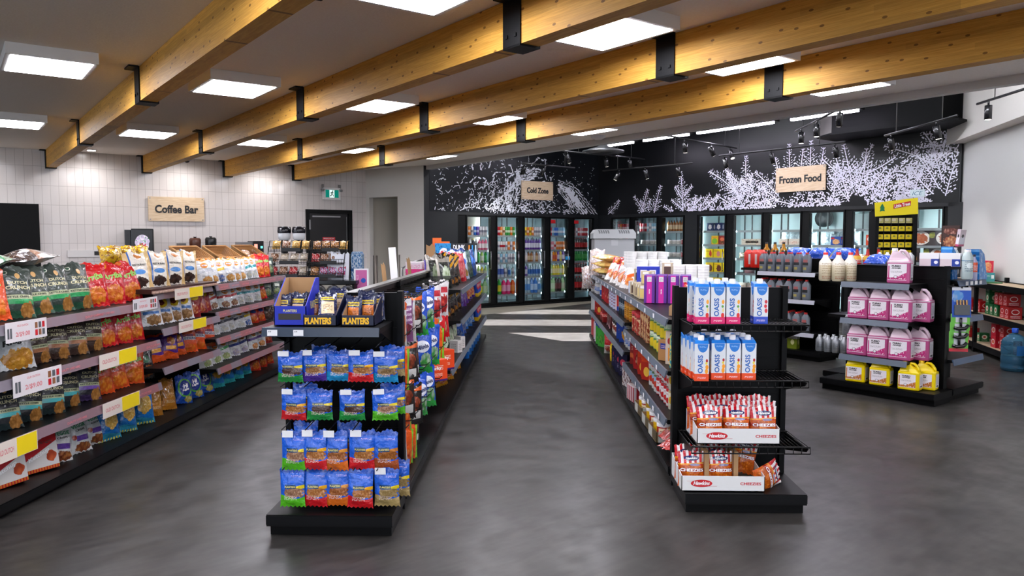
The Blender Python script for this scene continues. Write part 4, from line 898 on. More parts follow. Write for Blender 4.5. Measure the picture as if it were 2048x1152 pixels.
for z, px, k, w in ((.15, 788, 'pl_tan', 'behind the lowest peg row'), (.345, 690, 'pl_orange', 'behind the second lowest row'), (.345, 600, 'pl_green', 'behind the second lowest row'), (.79, 780, 'pl_tan', 'behind the top peg row'), (.79, 640, 'pl_orange', 'behind the top peg row'), (.59, 600, 'pl_brown', 'behind the middle peg row'), (.59, 780, 'pl_green', 'behind the middle peg row')):
    place(k, (eX(px, 3.85)-.0, 3.87, z), 0, 0, w, s=(1, 1, .8 if z > .5 else 1))
# display boxes on the upper shelf
M_CBLUE = mat('carton_blue', '1226a8', .45); M_CNAVY = mat('carton_navy', '0b1230', .4)
def open_tray(name, loc, w, d, hf, hb, mo, label, rz=0, window=None, th=.004, group=None):
    t = empty(name, loc, rz); tag(t, label, 'display box', group)
    mb = MB().box(-w/2, w/2, -d/2, -d/2+th, 0, hf, 0).box(-w/2, w/2, -d/2, d/2, 0, th, 0)
    for x in (-w/2, w/2-th):
        mb.prism([(-d/2, 0), (d/2, 0), (d/2, hb), (d/2-d*.25, hb), (-d/2, hf)], x, x+th, 0, 'x')
    mb.box(-w/2, w/2, d/2-th, d/2, 0, hb, 0)
    mb.build('box_outside', mo, t)
    mb = MB(); e = th+.0005
    mb.box(-w/2+e, w/2-e, -d/2+e, -d/2+e+.001, th, hf).box(-w/2+e, w/2-e, d/2-e-.001, d/2-e, th, hb)
    for x in (-w/2+e, w/2-e-.001): mb.prism([(-d/2+e, th), (d/2-e, th), (d/2-e, hb), (d/2-d*.25, hb), (-d/2+e, hf)], x, x+.001, 0, 'x')
    mb.build('cardboard_lining', M_CARD, t); return t
Z = 1.066
t = open_tray('peanut_box', (eX(588, 3.86), 3.87, Z), .165, .24, .10, .235, M_CBLUE, 'bright blue tall carton of nut bags on the end cap shelf')
mb = MB(); lettering(mb, 'PLANTERS', .0, .076, .07, .014, y=-.1205); mb.build('lettering', mat('pale_gold', 'd8cf7a', .5), t)
MB().box(-.06, .055, -.1207, -.12, .03, .062).build('carton_window', mat('window_dark', '2a2420', .5), t)
mb = MB(); lettering(mb, 'PLANTERS', .0, .1, .1, .04, y=.0835, face='x'); mb.build('side_lettering', mat('pale_gold', 'd8cf7a', .5), t)
for i, x in enumerate((646, 721)):
    t = open_tray('peanut_box', (eX(x, 3.84), 3.86, Z), .168, .24, .055, .15 if i == 0 else .135, M_CNAVY, ['navy open carton of mixed nut bags, middle of the end cap shelf', 'navy open carton of nut bags at the right of end cap shelf'][i])
    mb = MB(); lettering(mb, 'PLANTERS', -.01, .026, .135, .034, y=-.1205, bold=.05); mb.build('lettering', mat('gold_letters', 'f0b81c', .5), t)
def nb(nm, col): return design('nutpouch_'+nm, '16204a', [('rect', .5, .36, .34, .22, col), ('rect', .5, .7, .36, .07, 'e0c028'), ('lines', .5, .36, .26, .12, 4, '5a3018'), ('band', .9, 1, '10183a')], .22, .4)
for nm, c in (('orange', 'd8782a'), ('cream', 'e8c8a0')):
    P('np_'+nm, lambda a=nm, b=c: mk_bag('nut_pouch', nb(a, b), .10, .16, .035, [('PLANTERS', 0, .7, .6, .07, M_NAVY)]), f'navy nut pouch with {nm} panel', 'nut pouch', 'navy nut pouches')
for (px, y, z, k, w, rz) in ((560, 3.84, .03, 'np_cream', 'in the bright blue carton', 5), (590, 3.86, .035, 'np_cream', 'in the bright blue carton', -6), (618, 3.9, .03, 'np_orange', 'in the bright blue carton', 8), (650, 3.86, .03, 'np_orange', 'in the middle navy carton', 25), (668, 3.9, .06, 'np_cream', 'in the middle navy carton', 10),
                             (705, 3.84, .02, 'np_orange', 'in the right navy carton', -5), (733, 3.86, .03, 'np_orange', 'in the right navy carton', 4), (745, 3.93, .03, 'np_cream', 'in the right navy carton', 20), (722, 3.93, .04, 'np_orange', 'in the right navy carton', 0)):
    place(k, (eX(px, 3.86), y, Z+z-.018), R_(rz), R_(-8), w, s=.9)
place('np_cream', (eX(652, 3.8), 3.79, Z+.035), R_(15), R_(-38), 'lying in front in the middle navy carton')
# ------------------------------------------------------------------ middle gondola right side: hanging bags and shelves
def hb(nm, base, layers, w=.15, h=.22, d=.05, texts=(), dsc='', cat='snack bag', card=None):
    P('hb_'+nm, lambda: mk_bag('hanging_snack_bag' if cat == 'snack bag' else cat.replace(' ', '_'), design('hang_'+nm, base, layers, .22, .45), w, h, d, texts, card=card), dsc, cat, 'bags on the middle gondola')
hb('jerkyor', 'c0beba', [('rect', .55, .4, .34, .3, 'e2681c'), ('chips', .2, .7, .22, .25, '6a5a50', 'b0a89c', 8), ('band', .82, 1, 'd85a18')], dsc='grey and orange candy pouch', texts=[('candy', .05, .7, .5, .1, M_WHP, .1)], card=.1) if 0 else hb('jerkyor', 'c0beba', [('rect', .55, .4, .34, .3, 'e2681c'), ('chips', .2, .7, .22, .25, '6a5a50', 'b0a89c', 8), ('band', .82, 1, 'd85a18'), ('lines', .55, .35, .26, .14, 4, 'f8e0c0')], dsc='grey and orange candy pouch', card=.1)
hb('white', 'b8b8b8', [('chips', .7, .5, .22, .3, '4a3a34', '9a9088', 8), ('lines', .35, .6, .25, .2, 5, '2a2a2a'), ('rect', .6, .25, .08, .2, 'd88a2c')], dsc='pale grey jerky pouch', card=-.1)
hb('purple', '7a4a78', [('lines', .5, .5, .4, .3, 5, 'd8c0d8'), ('chips', .5, .3, .3, .15, 'a03040', '5a2030', 8)], dsc='mauve candy pouch', card=.1)
hb('black', '1a1818', [('chips', .5, .55, .3, .18, 'b04a28', '5a2818', 8), ('rect', .5, .25, .35, .1, 'c8c8c4'), ('band', .84, .92, 'd05a20')], dsc='black jerky pouch with grey panel')
hb('cookie', '1a4cb4', [('chips', .65, .3, .28, .2, 'd8d8d8', '3a8a3a', 6), ('ell', .5, .65, .32, .14, 'e0e4ee'), ('wave', .16, '2a9a40', .3, 5, .02)], .17, .25, .06, dsc='bright blue cookie pouch', texts=[('Minis', .0, .64, .5, .1, M_NAVY, .2)])
hb('redwh', 'c4c0c0', [('chips', .6, .35, .36, .26, 'd8402c', '8a1820', 7), ('rect', .5, .75, .4, .08, 'b02030')], .17, .25, .06, dsc='white and red candy pouch')
hb('orslim', 'd8541a', [('chips', .5, .3, .3, .18, 'f09a3c', 'b03a10', 6), ('vband', .86, 1, '7ac02c')], .13, .22, .04, dsc='orange snack pouch with green edge')
hb('lime', '7ac02c', [('chips', .5, .4, .3, .3, 'd8402c', 'e8e0a0', 7)], .12, .16, .04, dsc='lime green candy pouch')
hb('redl', 'c4161e', [('chips', .5, .3, .3, .25, 'e8c8a0', '901018', 7), ('ell', .5, .7, .25, .1, 'e8e0d8')], .14, .24, .05, dsc='red snack pouch')
hb('blackgd', '1c1710', [('band', .3, .62, 'd89a1e', .5), ('band', .42, .5, '1c1710', .5), ('chips', .5, .15, .35, .1, 'c88a3c', '6a4014', 8), ('vband', 0, .08, '8a8478')], .15, .30, .09, dsc='black and gold rolled chip bag')
hb('blackgr', '161a14', [('chips', .5, .45, .3, .25, '6a8a4a', 'b8c8a8', 7), ('band', .85, 1, 'a09a90'), ('vband', 0, .1, 'c8c0b4')], .15, .28, .09, dsc='black and green chip bag')
hb('redpuff', 'c02430', [('chips', .6, .4, .35, .3, 'e8b0a8', 'd04048', 9), ('ell', .4, .75, .25, .1, 'e8e8f0')], .20, .30, .11, dsc='red party chip bag')
hb('whblue', 'b4c4dc', [('ell', .5, .65, .28, .13, '1c48b0'), ('chips', .5, .2, .4, .15, 'd0a868', 'a07838', 9)], .2, .3, .11, dsc='pale chip bag with blue oval')
hb('dkgreen', '2a4a44', [('chips', .5, .25, .35, .18, '6a7a60', '2a3a34', 9), ('rect', .5, .65, .25, .1, '8aa098')], .2, .3, .11, dsc='dark green party chip bag')
hb('dblue', '173d80', [('ell', .5, .62, .36, .2, '2a68c0'), ('chips', .5, .2, .3, .14, '304a80', '10285a', 9)], .2, .31, .12, dsc='deep blue party chip bag')
hb('takis', '5a2a88', [('chips', .6, .35, .36, .3, 'e8d060', 'c04030', 9), ('wave', .12, '3a1a60', .3, 5, .03)], .19, .27, .09, dsc='purple and yellow rolled chip bag', texts=[('TAKIS', .0, .74, .8, .18, M_YEL, .2)])
hb('takisbl', '2466b8', [('chips', .6, .35, .36, .3, 'c8d8e8', '3a78c0', 9)], .19, .27, .09, dsc='blue and yellow rolled chip bag', texts=[('TAKIS', .0, .74, .8, .18, M_YEL, .2)])
hb('purplebag', '7a68c0', [('chips', .5, .4, .3, .3, 'b8a8d8', '5a3a90', 8), ('vband', .7, 1, '5a2a80')], .18, .28, .09, dsc='lilac chip bag')
hb('bluecrinkle', '2050a4', [('ell', .5, .6, .3, .16, 'b8c8e0'), ('chips', .5, .2, .3, .14, '88a0c8', '203a70', 9)], .2, .28, .10, dsc='blue chip bag with pale oval')
hb('goldfoil', 'b87c18', [('chips', .5, .5, .42, .4, 'e8c890', 'a03018', 12)], .15, .17, .06, dsc='gold foil sweets pouch')
hb('leaf', '1f3a24', [('chips', .5, .5, .35, .3, '5a8a4a', 'c8d0b8', 7)], .15, .28, .09, dsc='dark green and white snack pouch')
XM_ = -.75
def hang(k, Y, z, where='on pegs of middle gondola', rz=(38, 62), X=XM_-.03, lean=(-6, 3), s=1.18):
    place('hb_'+k, (X+rnd.uniform(-.02, .0), Y, z), R_(rnd.uniform(*rz)), R_(rnd.uniform(*lean)), where, s=s)
# pixel columns along the pegboard -> Y
def hp(px, X=-.74): return Yat(px, X)
for k, px, zt in (('jerkyor', 806, 1.15), ('purple', 818, 1.15), ('white', 826, 1.13), ('black', 836, 1.16), ('cookie', 848, 1.15), ('cookie', 862, 1.16), ('redwh', 878, 1.16), ('redwh', 888, 1.17)):
    hang(k, hp(px), zt-.30 if k in ('cookie', 'redwh') else zt-.265, 'on the top pegs of middle gondola')
for k, px, zt in (('white', 804, .86), ('orslim', 815, .87), ('black', 826, .88), ('black', 838, .86), ('cookie', 853, .84), ('cookie', 866, .84), ('orslim', 878, .93), ('lime', 880, 1.0), ('redl', 888, .92), ('redl', 895, .93), ('orslim', 884, .8)):
    hang(k, hp(px), zt-.27, 'on the middle pegs of middle gondola')
for k, px, zt in (('white', 806, .6), ('orslim', 822, .59), ('black', 834, .58), ('cookie', 850, .55), ('cookie', 864, .54), ('orslim', 878, .66), ('orslim', 884, .67), ('orslim', 889, .68)):
    hang(k, hp(px), zt-.27, 'on the lower pegs of middle gondola')
for k, px, zt in (('white', 806, .40), ('orslim', 820, .38), ('orslim', 828, .37), ('black', 838, .40)):
    hang(k, hp(px), zt-.25, 'on the bottom pegs of middle gondola', s=1.0)
hang('white', hp(805), .13, 'near the deck of middle gondola'); hang('white', hp(812), .14, 'near the deck of middle gondola')
hang('black', hp(822), .40, 'near the deck of middle gondola'); hang('orslim', hp(800), .36, 'near the deck of middle gondola')
def rowM(keys, Y0, Y1, z, where, X=-.86, rz=(32, 58), s=1, lean=-.2):
    n = len(keys)
    s = s*1.16
    for i, k in enumerate(keys): place('hb_'+k, (X+rnd.uniform(-.01, .01), Y0+(Y1-Y0)*i/max(1, n-1), z+.004), R_(rnd.uniform(*rz)), lean+rnd.uniform(-.04, .04), where, s=s, roll=R_(rnd.uniform(-6, 6)))
rowM(['blackgr', 'blackgd', 'blackgd', 'blackgd', 'redpuff', 'redpuff', 'whblue', 'dkgreen', 'dkgreen', 'dblue', 'dblue'], 7.28, 10.3, 1.02, 'on the top shelf of middle gondola', s=.95)
rowM(['blackgr', 'blackgd', 'redpuff', 'purplebag', 'whblue', 'dblue', 'dblue'], 7.4, 10.2, 1.02, 'behind on the top shelf of middle gondola', X=-.97, s=1.0)
rowM(['blackgd', 'blackgd', 'blackgd', 'blackgd', 'purplebag', 'purplebag', 'takis', 'takis', 'takis'], 7.3, 10.1, .72, 'on the second shelf of middle gondola', s=.86)
rowM(['leaf', 'leaf', 'leaf', 'bluecrinkle', 'bluecrinkle', 'takisbl', 'takisbl', 'takisbl'], 7.1, 10.0, .39, 'on the third shelf of middle gondola', s=.92)
rowM(['goldfoil', 'goldfoil', 'goldfoil', 'goldfoil', 'goldfoil'], 7.0, 8.2, .12, 'on the deck of middle gondola')
P('bluetube', lambda: mk_can('snack_tube', design('tube_blue', '1c48b0', [('ell', .5, .6, .3, .2, 'c8203a'), ('band', .0, .2, 'd8b020'), ('lines', .5, .6, .22, .1, 3, 'f0f0f0')], .3, 0), .04, .25), 'tall blue and red snack tube', 'snack tube', 'blue snack tubes')
P('bluecan', lambda: mk_can('snack_tube', design('tube_blue2', '1a66b8', [('band', .3, .5, '9ac0e0')], .3, 0), .045, .27), 'tall plain blue snack tube', 'snack tube', 'blue snack tubes')
for i in range(4): place('bluetube', (-.80, 10.25+i*.17, .722), R_(75), 0, 'at far end of second shelf')
for i in range(6): place('bluetube', (-.80, 9.95+i*.16, .392), R_(75), 0, 'at far end of third shelf') if i > 1 else None
for i in range(7): place('bluecan', (-.80, 8.7+i*.3, .117), R_(75), 0, 'on the deck of middle gondola')
P('orbox', lambda: mk_box('snack_carton', design('orange_carton', 'e0481c', [('lines', .45, .62, .34, .12, 3, 'f4d8c8'), ('lines', .45, .3, .3, .08, 3, 'f4d8c8'), ('band', 0, .09, '3a1a6a')], .4, 0), .2, .17, .3, [('Jerky', -.05, .6, .5, .2, M_WHP, .05)]), 'orange snack carton with purple base', 'carton', 'orange snack cartons')
place('orbox', (-.86, hp(880), .392), R_(45), 0, label='orange snack carton on the near end of third shelf'); place('orbox', (-.86, hp(892)+.12, .392), R_(45), 0, label='orange snack carton behind the nearest one on third shelf')
P('whbox', lambda: mk_box('small_white_box', design('small_white_box', 'd4d0cc', [('lines', .5, .5, .3, .3, 4, '8a8480')], .5, 0), .08, .12, .1), 'small white box on third shelf', 'box', 'small white boxes')
place('whbox', (-.77, 7.35, .392), R_(60)); place('whbox', (-.77, 7.65, .392), R_(60), label='small white box on third shelf, farther one')
# sign over the gondola and items on its far side top
t = empty('sports_drink_sign', (-1.16, 10.6, 1.06), R_(0)); t.scale = (.84, .84, .84); tag(t, 'cut-out blue and orange drink sign above the middle gondola', 'sign')
MB().box(-.30, -.04, -.0, .006, .2, .50).box(-.33, -.18, .007, .012, .35, .56).build('orange_bolt', mat('sign_orange', 'e8681c', .5), t)
sg = MB().box(-.29, -.02, -.006, -.001, .12, .47).build('blue_square', design('splash_blue', '1c90d0', [('mottle', 9, .56, '0c5a98')], .5, 0), t)
MB().box(-.02, .43, -.004, .0, .12, .47).build('black_panel', M_BLK, t)
mb = MB(); lettering(mb, 'DUNK', .12, .40, .2, .085, y=-.0065, bold=.04); lettering(mb, 'SERIES', .12, .29, .24, .085, y=-.0065, bold=.04); lettering(mb, 'G', -.15, .31, .13, .16, y=-.0065, bold=.06); mb.build('lettering', M_WHP, t)
for i, c in enumerate(('e8902a', '2a90d8', 'c8d8e8')): MB().lathe([(.024, .16), (.026, .3), (.012, .38), (.012, .44)], 10, .29+i*.055, -.02).build('bottle_picture', mat('bottle_pic'+str(i), c, .5), t)
MB().box(-.1, .1, .0, .02, 0, .13).build('sign_foot', M_BLK, t)
P('cardflap', lambda: MB().prism([(-.05, 0), (.05, 0), (.055, .3), (.02, .34), (-.01, .31), (-.045, .33)], -.002, .002).build('carton_flap', M_CARD), 'raised brown carton flap', 'carton flap', 'brown carton flaps')
place('cardflap', (-1.15, 8.3, 1.12), R_(8), 0, label='tall brown carton flap standing beside the drink sign', s=1.0)
place('cardflap', (-1.22, 7.4, 1.06), R_(60), R_(-8), label='slanted brown carton flap, right of the pink box', s=(.5, 1, .8)); place('cardflap', (-1.25, 6.3, 1.04), R_(60), R_(-8), label='slanted brown carton flap, left of the pink box', s=(.5, 1, .8))
def ctn(key, col, layers, w, h, d, dsc, texts=()): P(key, lambda: mk_box('carton', design('ctn_'+key, col, layers, .4, 0), w, h, d, texts), dsc, 'carton', 'cartons on the middle gondola')
ctn('pink', 'd81a78', [('band', .7, 1, 'd8c8d0'), ('lines', .5, .8, .4, .08, 3, 'c03080')], .14, .2, .1, 'hot pink and white candy carton'); ctn('pinkr', 'd01468', [('chips', .6, .1, .4, .12, 'e8c0c8', 'c04060', 8)], .12, .15, .1, 'plain hot pink candy carton')
ctn('purp', '5a48b0', [('lines', .5, .5, .4, .3, 7, 'd8d0f0')], .12, .24, .1, 'violet and white gum carton'); ctn('yel', 'f0c818', [('chips', .5, .3, .2, .2, '3a2818', '6a4a20', 6), ('ell', .55, .6, .2, .12, '3a2c14')], .1, .12, .1, 'yellow candy carton'); ctn('whc', 'c8c4bc', [('chips', .5, .4, .3, .2, 'b0a068', '8a8078', 7), ('lines', .5, .8, .4, .1, 3, '8a9098')], .12, .13, .1, 'white candy carton with small print')
ctn('col', '2a3a8a', [('vband', .3, .6, 'c83050'), ('vband', .6, .8, 'e0e0e0')], .08, .14, .1, 'navy and red candy carton')
for k, px, py, sc_ in (('whc', 757, 574, 1), ('whc', 768, 566, 1), ('yel', 783, 562, 1), ('col', 802, 553, .9), ('pink', 829, 541, 1), ('pinkr', 846, 538, .9), ('purp', 858, 528, 1)):
    Y = {757: 5.3, 768: 5.7, 783: 6.0, 802: 6.7, 829: 7.9, 846: 8.3, 858: 9.0}[px]; place(k, (eX(px, Y), Y, 1.0+.02), R_(rnd.uniform(-10, 20)), 0, 'on the far side of middle gondola', s=sc_*(1.25 if k == 'pink' else 1))
P('strip', lambda: MB().box(-.03, .03, -.004, .004, 0, .42).build('white_card_strip', M_WHITE), 'tall narrow white card strip standing on the middle gondola', 'card strip', None)
place('strip', (eX(790, 6.2), 6.2, 1.02), R_(10), 0, label='tall narrow white card strip standing on the middle gondola', roll=R_(-4))
P('pot', lambda: MB().lathe([(.04, 0), (.05, .06)], 12).build('plant_pot', M_WHITE), 'x', 'plant', None)
t = place('pot', (eX(826, 7.5), 7.5, 1.02), label='small green spiky plant in a pot on the middle gondola')
mb = MB()
for i in range(16):
    a = i*2.4; l = .10+.04*(i % 3); mb.prism([(-.006, 0), (.006, 0), (.002, l), (-.002, l)], -.001, .001)
    for j in range(len(mb.v)-8, len(mb.v)):
        x, y, z = mb.v[j]; q = z*.6; mb.v[j] = (x*cos(a)+cos(a)*q, x*sin(a)+sin(a)*q*1+y, z*.8+.05)
mb.build('spiky_leaves', mat('leaf_green', '3f8a4a', .5), t)
# small clear sweet bags strewn in the open wire top
for i in range(5): place('whc', (-.9, 6.2+i*.2, 1.062), R_(20*i), 0, 'lying on the wire shelf of middle gondola', s=(.6, .6, .18))
# ------------------------------------------------------------------ juice cartons and cheese snack trays on the right end cap
M_CAPW = mat('cap_white', 'e8e8ec', .35)
def carton(nm, low, fruit):
    m = design('juice_'+nm, 'd6dade', [('band', 0, .2, low), ('ell', .56, .97, .36, .2, '1f74c8'), ('lines', .56, .92, .22, .02, 2, 'a8d0f0')]+fruit+[('lines', .5, .1, .3, .03, 2, 'f0d8e0')], .3, 0)
    w = .073; h = .205; mb = MB().box(-w/2, w/2, -w/2, w/2, 0, h-.012)
    mb.add([(-w/2, -w/2, h-.012), (w/2, -w/2, h-.012), (w/2, w/2, h-.012), (-w/2, w/2, h-.012), (-w/2+.004, -w/2+.018, h+.002), (w/2-.004, -w/2+.018, h+.002), (w/2, w/2, h+.012), (-w/2, w/2, h+.012)],
           [(0, 1, 5, 4), (1, 2, 6, 5), (2, 3, 7, 6), (3, 0, 4, 7), (4, 5, 6, 7)], [[(.3, .95)]*4]*5)
    o = bevel_box(mb, 'juice_carton', m, .0015, seg=1)
    MB().lathe([(.016, h-.004), (.016, h+.024), (.013, h+.028)], 14, 0, 0).build('cap', M_CAPW, o)
    put_text(o, [('OASIS', -.1, .43, 1.28, .125, M_BLUEP, pi/2)], w, h, y=-w/2-.0006)
    return o
P('juice_pink', lambda: carton('pink', 'd81a68', [('ell', .85, .6, .09, .06, 'f0a020'), ('ell', .82, .48, .08, .035, '5a9a30'), ('ell', .86, .38, .06, .06, 'e8d080'), ('ell', .83, .24, .11, .07, 'd82418')]), 'white juice carton with pink bottom', 'juice carton', 'juice cartons')
P('juice_orange', lambda: carton('orange', 'e04a1c', [('ell', .85, .55, .08, .045, 'b01820'), ('ell', .82, .48, .08, .035, 'e8d040'), ('ell', .86, .38, .11, .06, 'f09a18'), ('ell', .83, .27, .11, .07, 'f09a18')]), 'white juice carton with orange bottom', 'juice carton', 'juice cartons')
P('juice_blue', lambda: carton('blue', '2a48b8', [('ell', .85, .6, .1, .05, 'c01828'), ('ell', .82, .48, .1, .05, 'd02030'), ('ell', .86, .36, .1, .06, 'd02030')]), 'white juice carton with blue bottom and berries', 'juice carton', 'juice cartons')
for j in range(2):
    for i in range(3): place('juice_pink', (eX(1402, 4.15)+i*.083-j*.012, 4.15+j*.11, 1.04), R_(rnd.uniform(-5, -1)), 0, 'on the top wire shelf' if j == 0 else 'in back on the top wire shelf', s=1.06)
place('juice_blue', (eX(1518, 4.15), 4.17, 1.04), R_(-3), 0, label='lone white juice carton with blue bottom on the top wire shelf', s=1.06)
for j in range(4):
    for i in range(4): place('juice_orange', (eX(1398, 4.15)+i*.083+(.012 if i else 0)-j*.006, 4.13+(.0 if i else -.03)+j*.08, .734), R_(rnd.uniform(-4, 0)), 0, ['in front', 'one back', 'two back', 'at the back'][j]+' on the middle wire shelf', s=1.06)
def cz_bag():
    m = design('cheese_sticks', 'c8560f', [('chips', .5, .32, .44, .3, 'f08c1c', 'a84808', 13), ('band', .64, 1, 'e4dcdc'), ('stripes', .6, 1, 5, 'c01420'), ('ell', .5, .8, .3, .07, '16205a'), ('band', .6, .64, 'e89a20', .05), ('ell', .62, .62, .2, .035, '8a88a8'), ('band', .42, .52, '9a2810')], .17, .5, .3)
    return mk_bag('cheese_stick_bag', m, .152, .195, .065, [('CHEEZIES', 0, .47, .82, .085, M_WHP), ('Hawkins', 0, .8, .44, .065, M_WHP, .05, .3)])
P('cz', cz_bag, 'orange cheese stick bag with striped top', 'cheese stick bag', 'cheese stick bags')
def cz_tray(loc, w, d, hf, hb, label):
    t = empty('cheese_stick_tray', loc, 0); tag(t, label, 'tray'); th = .004
    mb = MB().box(-w/2, w/2, -d/2, -d/2+th, 0, hf).box(-w/2, w/2, -d/2, d/2, 0, th).box(-w/2, w/2, d/2-th, d/2, 0, hb)
    for x in (-w/2, w/2-th): mb.prism([(-d/2, 0), (d/2, 0), (d/2, hb), (-d/2, hf)], x, x+th, 0, 'x')
    mb.build('tray_body', mat('tray_white', 'dcdcda', .5), t); y = -d/2-.0008; k = w/.4
    mb = MB(); n = 28; mb.add([(-w*.26+.052*k*cos(2*pi*i/n), y, hf*.52+.021*sin(2*pi*i/n)) for i in range(n)], [tuple(range(n))]); mb.box(-w*.26-.07*k, -w*.26+.0, y, y+.0004, hf*.66, hf*.67).box(-w*.26+.02, -w*.26+.075*k, y, y+.0004, hf*.34, hf*.355)
    mb.build('red_oval', M_RED, t)
    mb = MB(); lettering(mb, 'Hawkins', -w*.26, hf*.54, .08*k, .022, y=y-.0008, shear=.35, bold=.03); mb.build('white_lettering', M_WHP, t)
    mb = MB(); lettering(mb, 'CHEEZIES', w*.33, hf*.52, .10*k, .016, y=y, bold=.03); mb.build('red_lettering', M_RED, t); return t
X1 = eX(1482, 4.1)
cz_tray((X1, 4.27, .374), .455, .3, .085, .13, 'white tray of cheese sticks on the lowest wire shelf')
for j in range(3):
    for i in range(4 if j else 3): place('cz', (X1-.148+(i*.148 if not j else i*.112-.02), 4.16+j*.085, .382+j*.012), R_(rnd.uniform(-8, 8)), R_(rnd.uniform(-12, -6)), 'in the upper white tray' if not j else ('one back in the upper white tray' if j == 1 else 'at the back of the upper white tray'))
X2 = eX(1454, 4.05)
cz_tray((X2, 4.23, .119), .455, .3, .085, .13, 'white tray of cheese sticks on the base deck')
for i, x in enumerate((-.16, .0)):
    for j in range(2): place('cz', (X2+x, 4.15+j*.1, .126+.01*j), R_(-4+6*i), R_(-8), 'in the lower white tray' if not j else 'one back in the lower white tray')
place('cz', (X2+.19, 4.13, .15), R_(12), R_(-20), label='tilted cheese stick bag at the right of lower white tray', roll=R_(75)); place('cz', (X2+.14, 4.27, .17), R_(-10), R_(-15), label='cheese stick bag behind the tilted one in lower tray', roll=R_(12))
for x in ():  MB().box(X2+x-.002, X2+x+.002, 4.1, 4.36, .125, .30).build('cardboard_divider', M_CARD).update_from_editmode() if 0 else None
P('divider', lambda: MB().box(-.012, .012, -.12, .12, 0, .20).build('cardboard_divider', M_CARD), 'x', 'cardboard divider', None)
place('divider', (X2-.078, 4.25, .125), label='cardboard divider left of the middle cheese stick bag'); place('divider', (X2+.082, 4.25, .125), label='cardboard divider right of the middle cheese stick bag')
# ------------------------------------------------------------------ right gondola, left side
def gx(px, X=.87): return Yat(px, X)
def can_(key, col, layers, r, h, dsc, lid=None, cat='can'): P(key, lambda: mk_can('food_can' if cat == 'can' else cat.replace(' ', '_'), design('can_'+key, col, layers, .3, 0), r, h, lid), dsc, cat, 'cans on the right gondola')
def bx_(key, col, layers, w, h, d, dsc, texts=(), cat='grocery box'): P(key, lambda: mk_box('grocery_box', design('box_'+key, col, layers, .4, 0), w, h, d, texts), dsc, cat, 'boxes on the right gondola')
def rowR(keys, Y0, Y1, z, where, X=.93, rz=-50, s=1, j=6, lean=0):
    n = len(keys)
    if z < 1.0 and 'layer' not in where: s = s*1.14
    for i, k in enumerate(keys): place(k, (X+rnd.uniform(-.005, .005), Y0+(Y1-Y0)*i/max(1, n-1), z+.002), R_(rz+rnd.uniform(-j, j)), lean, where, s=s)
can_('tomato', 'd8d6d4', [('band', .82, 1, 'b01c24'), ('ell', .5, .35, .3, .16, 'c02020'), ('band', .0, .06, 'b01c24'), ('lines', .5, .7, .3, .06, 2, 'b01c24')], .042, .125, 'white tomato can with red bands')
can_('soup', 'd8d6d0', [('band', .5, .9, '8aa8c0'), ('ell', .5, .45, .3, .2, 'c83a24'), ('band', .9, 1, '4a6a3a')], .042, .125, 'white can with red and green picture')
can_('cream', 'd4ccb4', [('ell', .5, .5, .3, .22, 'c8a030'), ('ell', .5, .5, .12, .08, '8a6420'), ('band', .88, 1, 'b09a6a')], .04, .125, 'cream can with yellow circle')
can_('pine', '5f8a4e', [('ell', .5, .35, .4, .3, 'e8cc30'), ('band', .75, 1, 'c8d8b8'), ('lines', .5, .85, .4, .06, 2, '2a5a3a')], .045, .115, 'green can of yellow fruit')
can_('noodle', 'd8a818', [('band', .85, 1, 'e8e0c8'), ('lines', .5, .5, .34, .2, 4, '7a3a10'), ('ell', .5, .5, .3, .2, 'e8c020')], .05, .11, 'yellow noodle cup with paper lid', M_WHITE, 'noodle cup')
can_('rednoodle', 'b02a20', [('rect', .5, .5, .3, .3, 'e8d8b0'), ('lines', .5, .5, .24, .2, 4, '7a2a10')], .05, .11, 'red noodle cup with paper lid', M_WHITE, 'noodle cup')
can_('coffee', '8a1c1c', [('band', .35, .6, 'c83030'), ('lines', .5, .47, .35, .08, 2, 'f0e0d0')], .07, .17, 'red coffee tub with black lid', M_BLK, 'coffee tub')
can_('peanutb', 'b0302a', [('mottle', 6, .52, 'd8b890'), ('band', .8, 1, '8a1c1c')], .045, .14, 'red and white sauce jar', M_RED, 'jar'); can_('nuts', '8a3a20', [('mottle', 7, .5, 'd8b080')], .045, .24, 'tall jar of mixed nuts', M_RED, 'jar')
can_('amberjar', 'b8701c', [('rect', .5, .45, .34, .3, 'd89a30'), ('lines', .5, .45, .3, .2, 4, '5a2c10')], .045, .15, 'amber sauce jar with striped lid', mat('lid_dark', '4a2420', .4), 'jar')
can_('wtin', 'c8c8c6', [('band', .3, .7, '3a68b0'), ('lines', .5, .5, .4, .15, 3, 'e8e8e8')], .045, .10, 'white tin with blue band'); can_('wjar', 'd8d4cc', [('ell', .5, .5, .25, .2, '8a3a28'), ('band', .8, 1, '3a2a24')], .05, .12, 'white creamer tub with dark lid', M_BLK, 'tub')
can_('darkjar', '2c3a48', [('band', .3, .6, '6a7a88'), ('lines', .5, .45, .4, .12, 3, 'c8d0d8')], .04, .16, 'dark slate drink canister', M_BLK, 'canister')
bx_('redb', 'a01c20', [('chips', .5, .4, .3, .25, 'e0b090', '6a1410', 8), ('lines', .5, .8, .35, .06, 2, 'f0d8c8')], .11, .20, .07, 'tall red biscuit box'); bx_('blueb', '20409a', [('rect', .5, .5, .3, .3, 'c83a34'), ('vband', 0, .2, 'd8c8d0')], .11, .2, .06, 'tall blue and red cookie box')
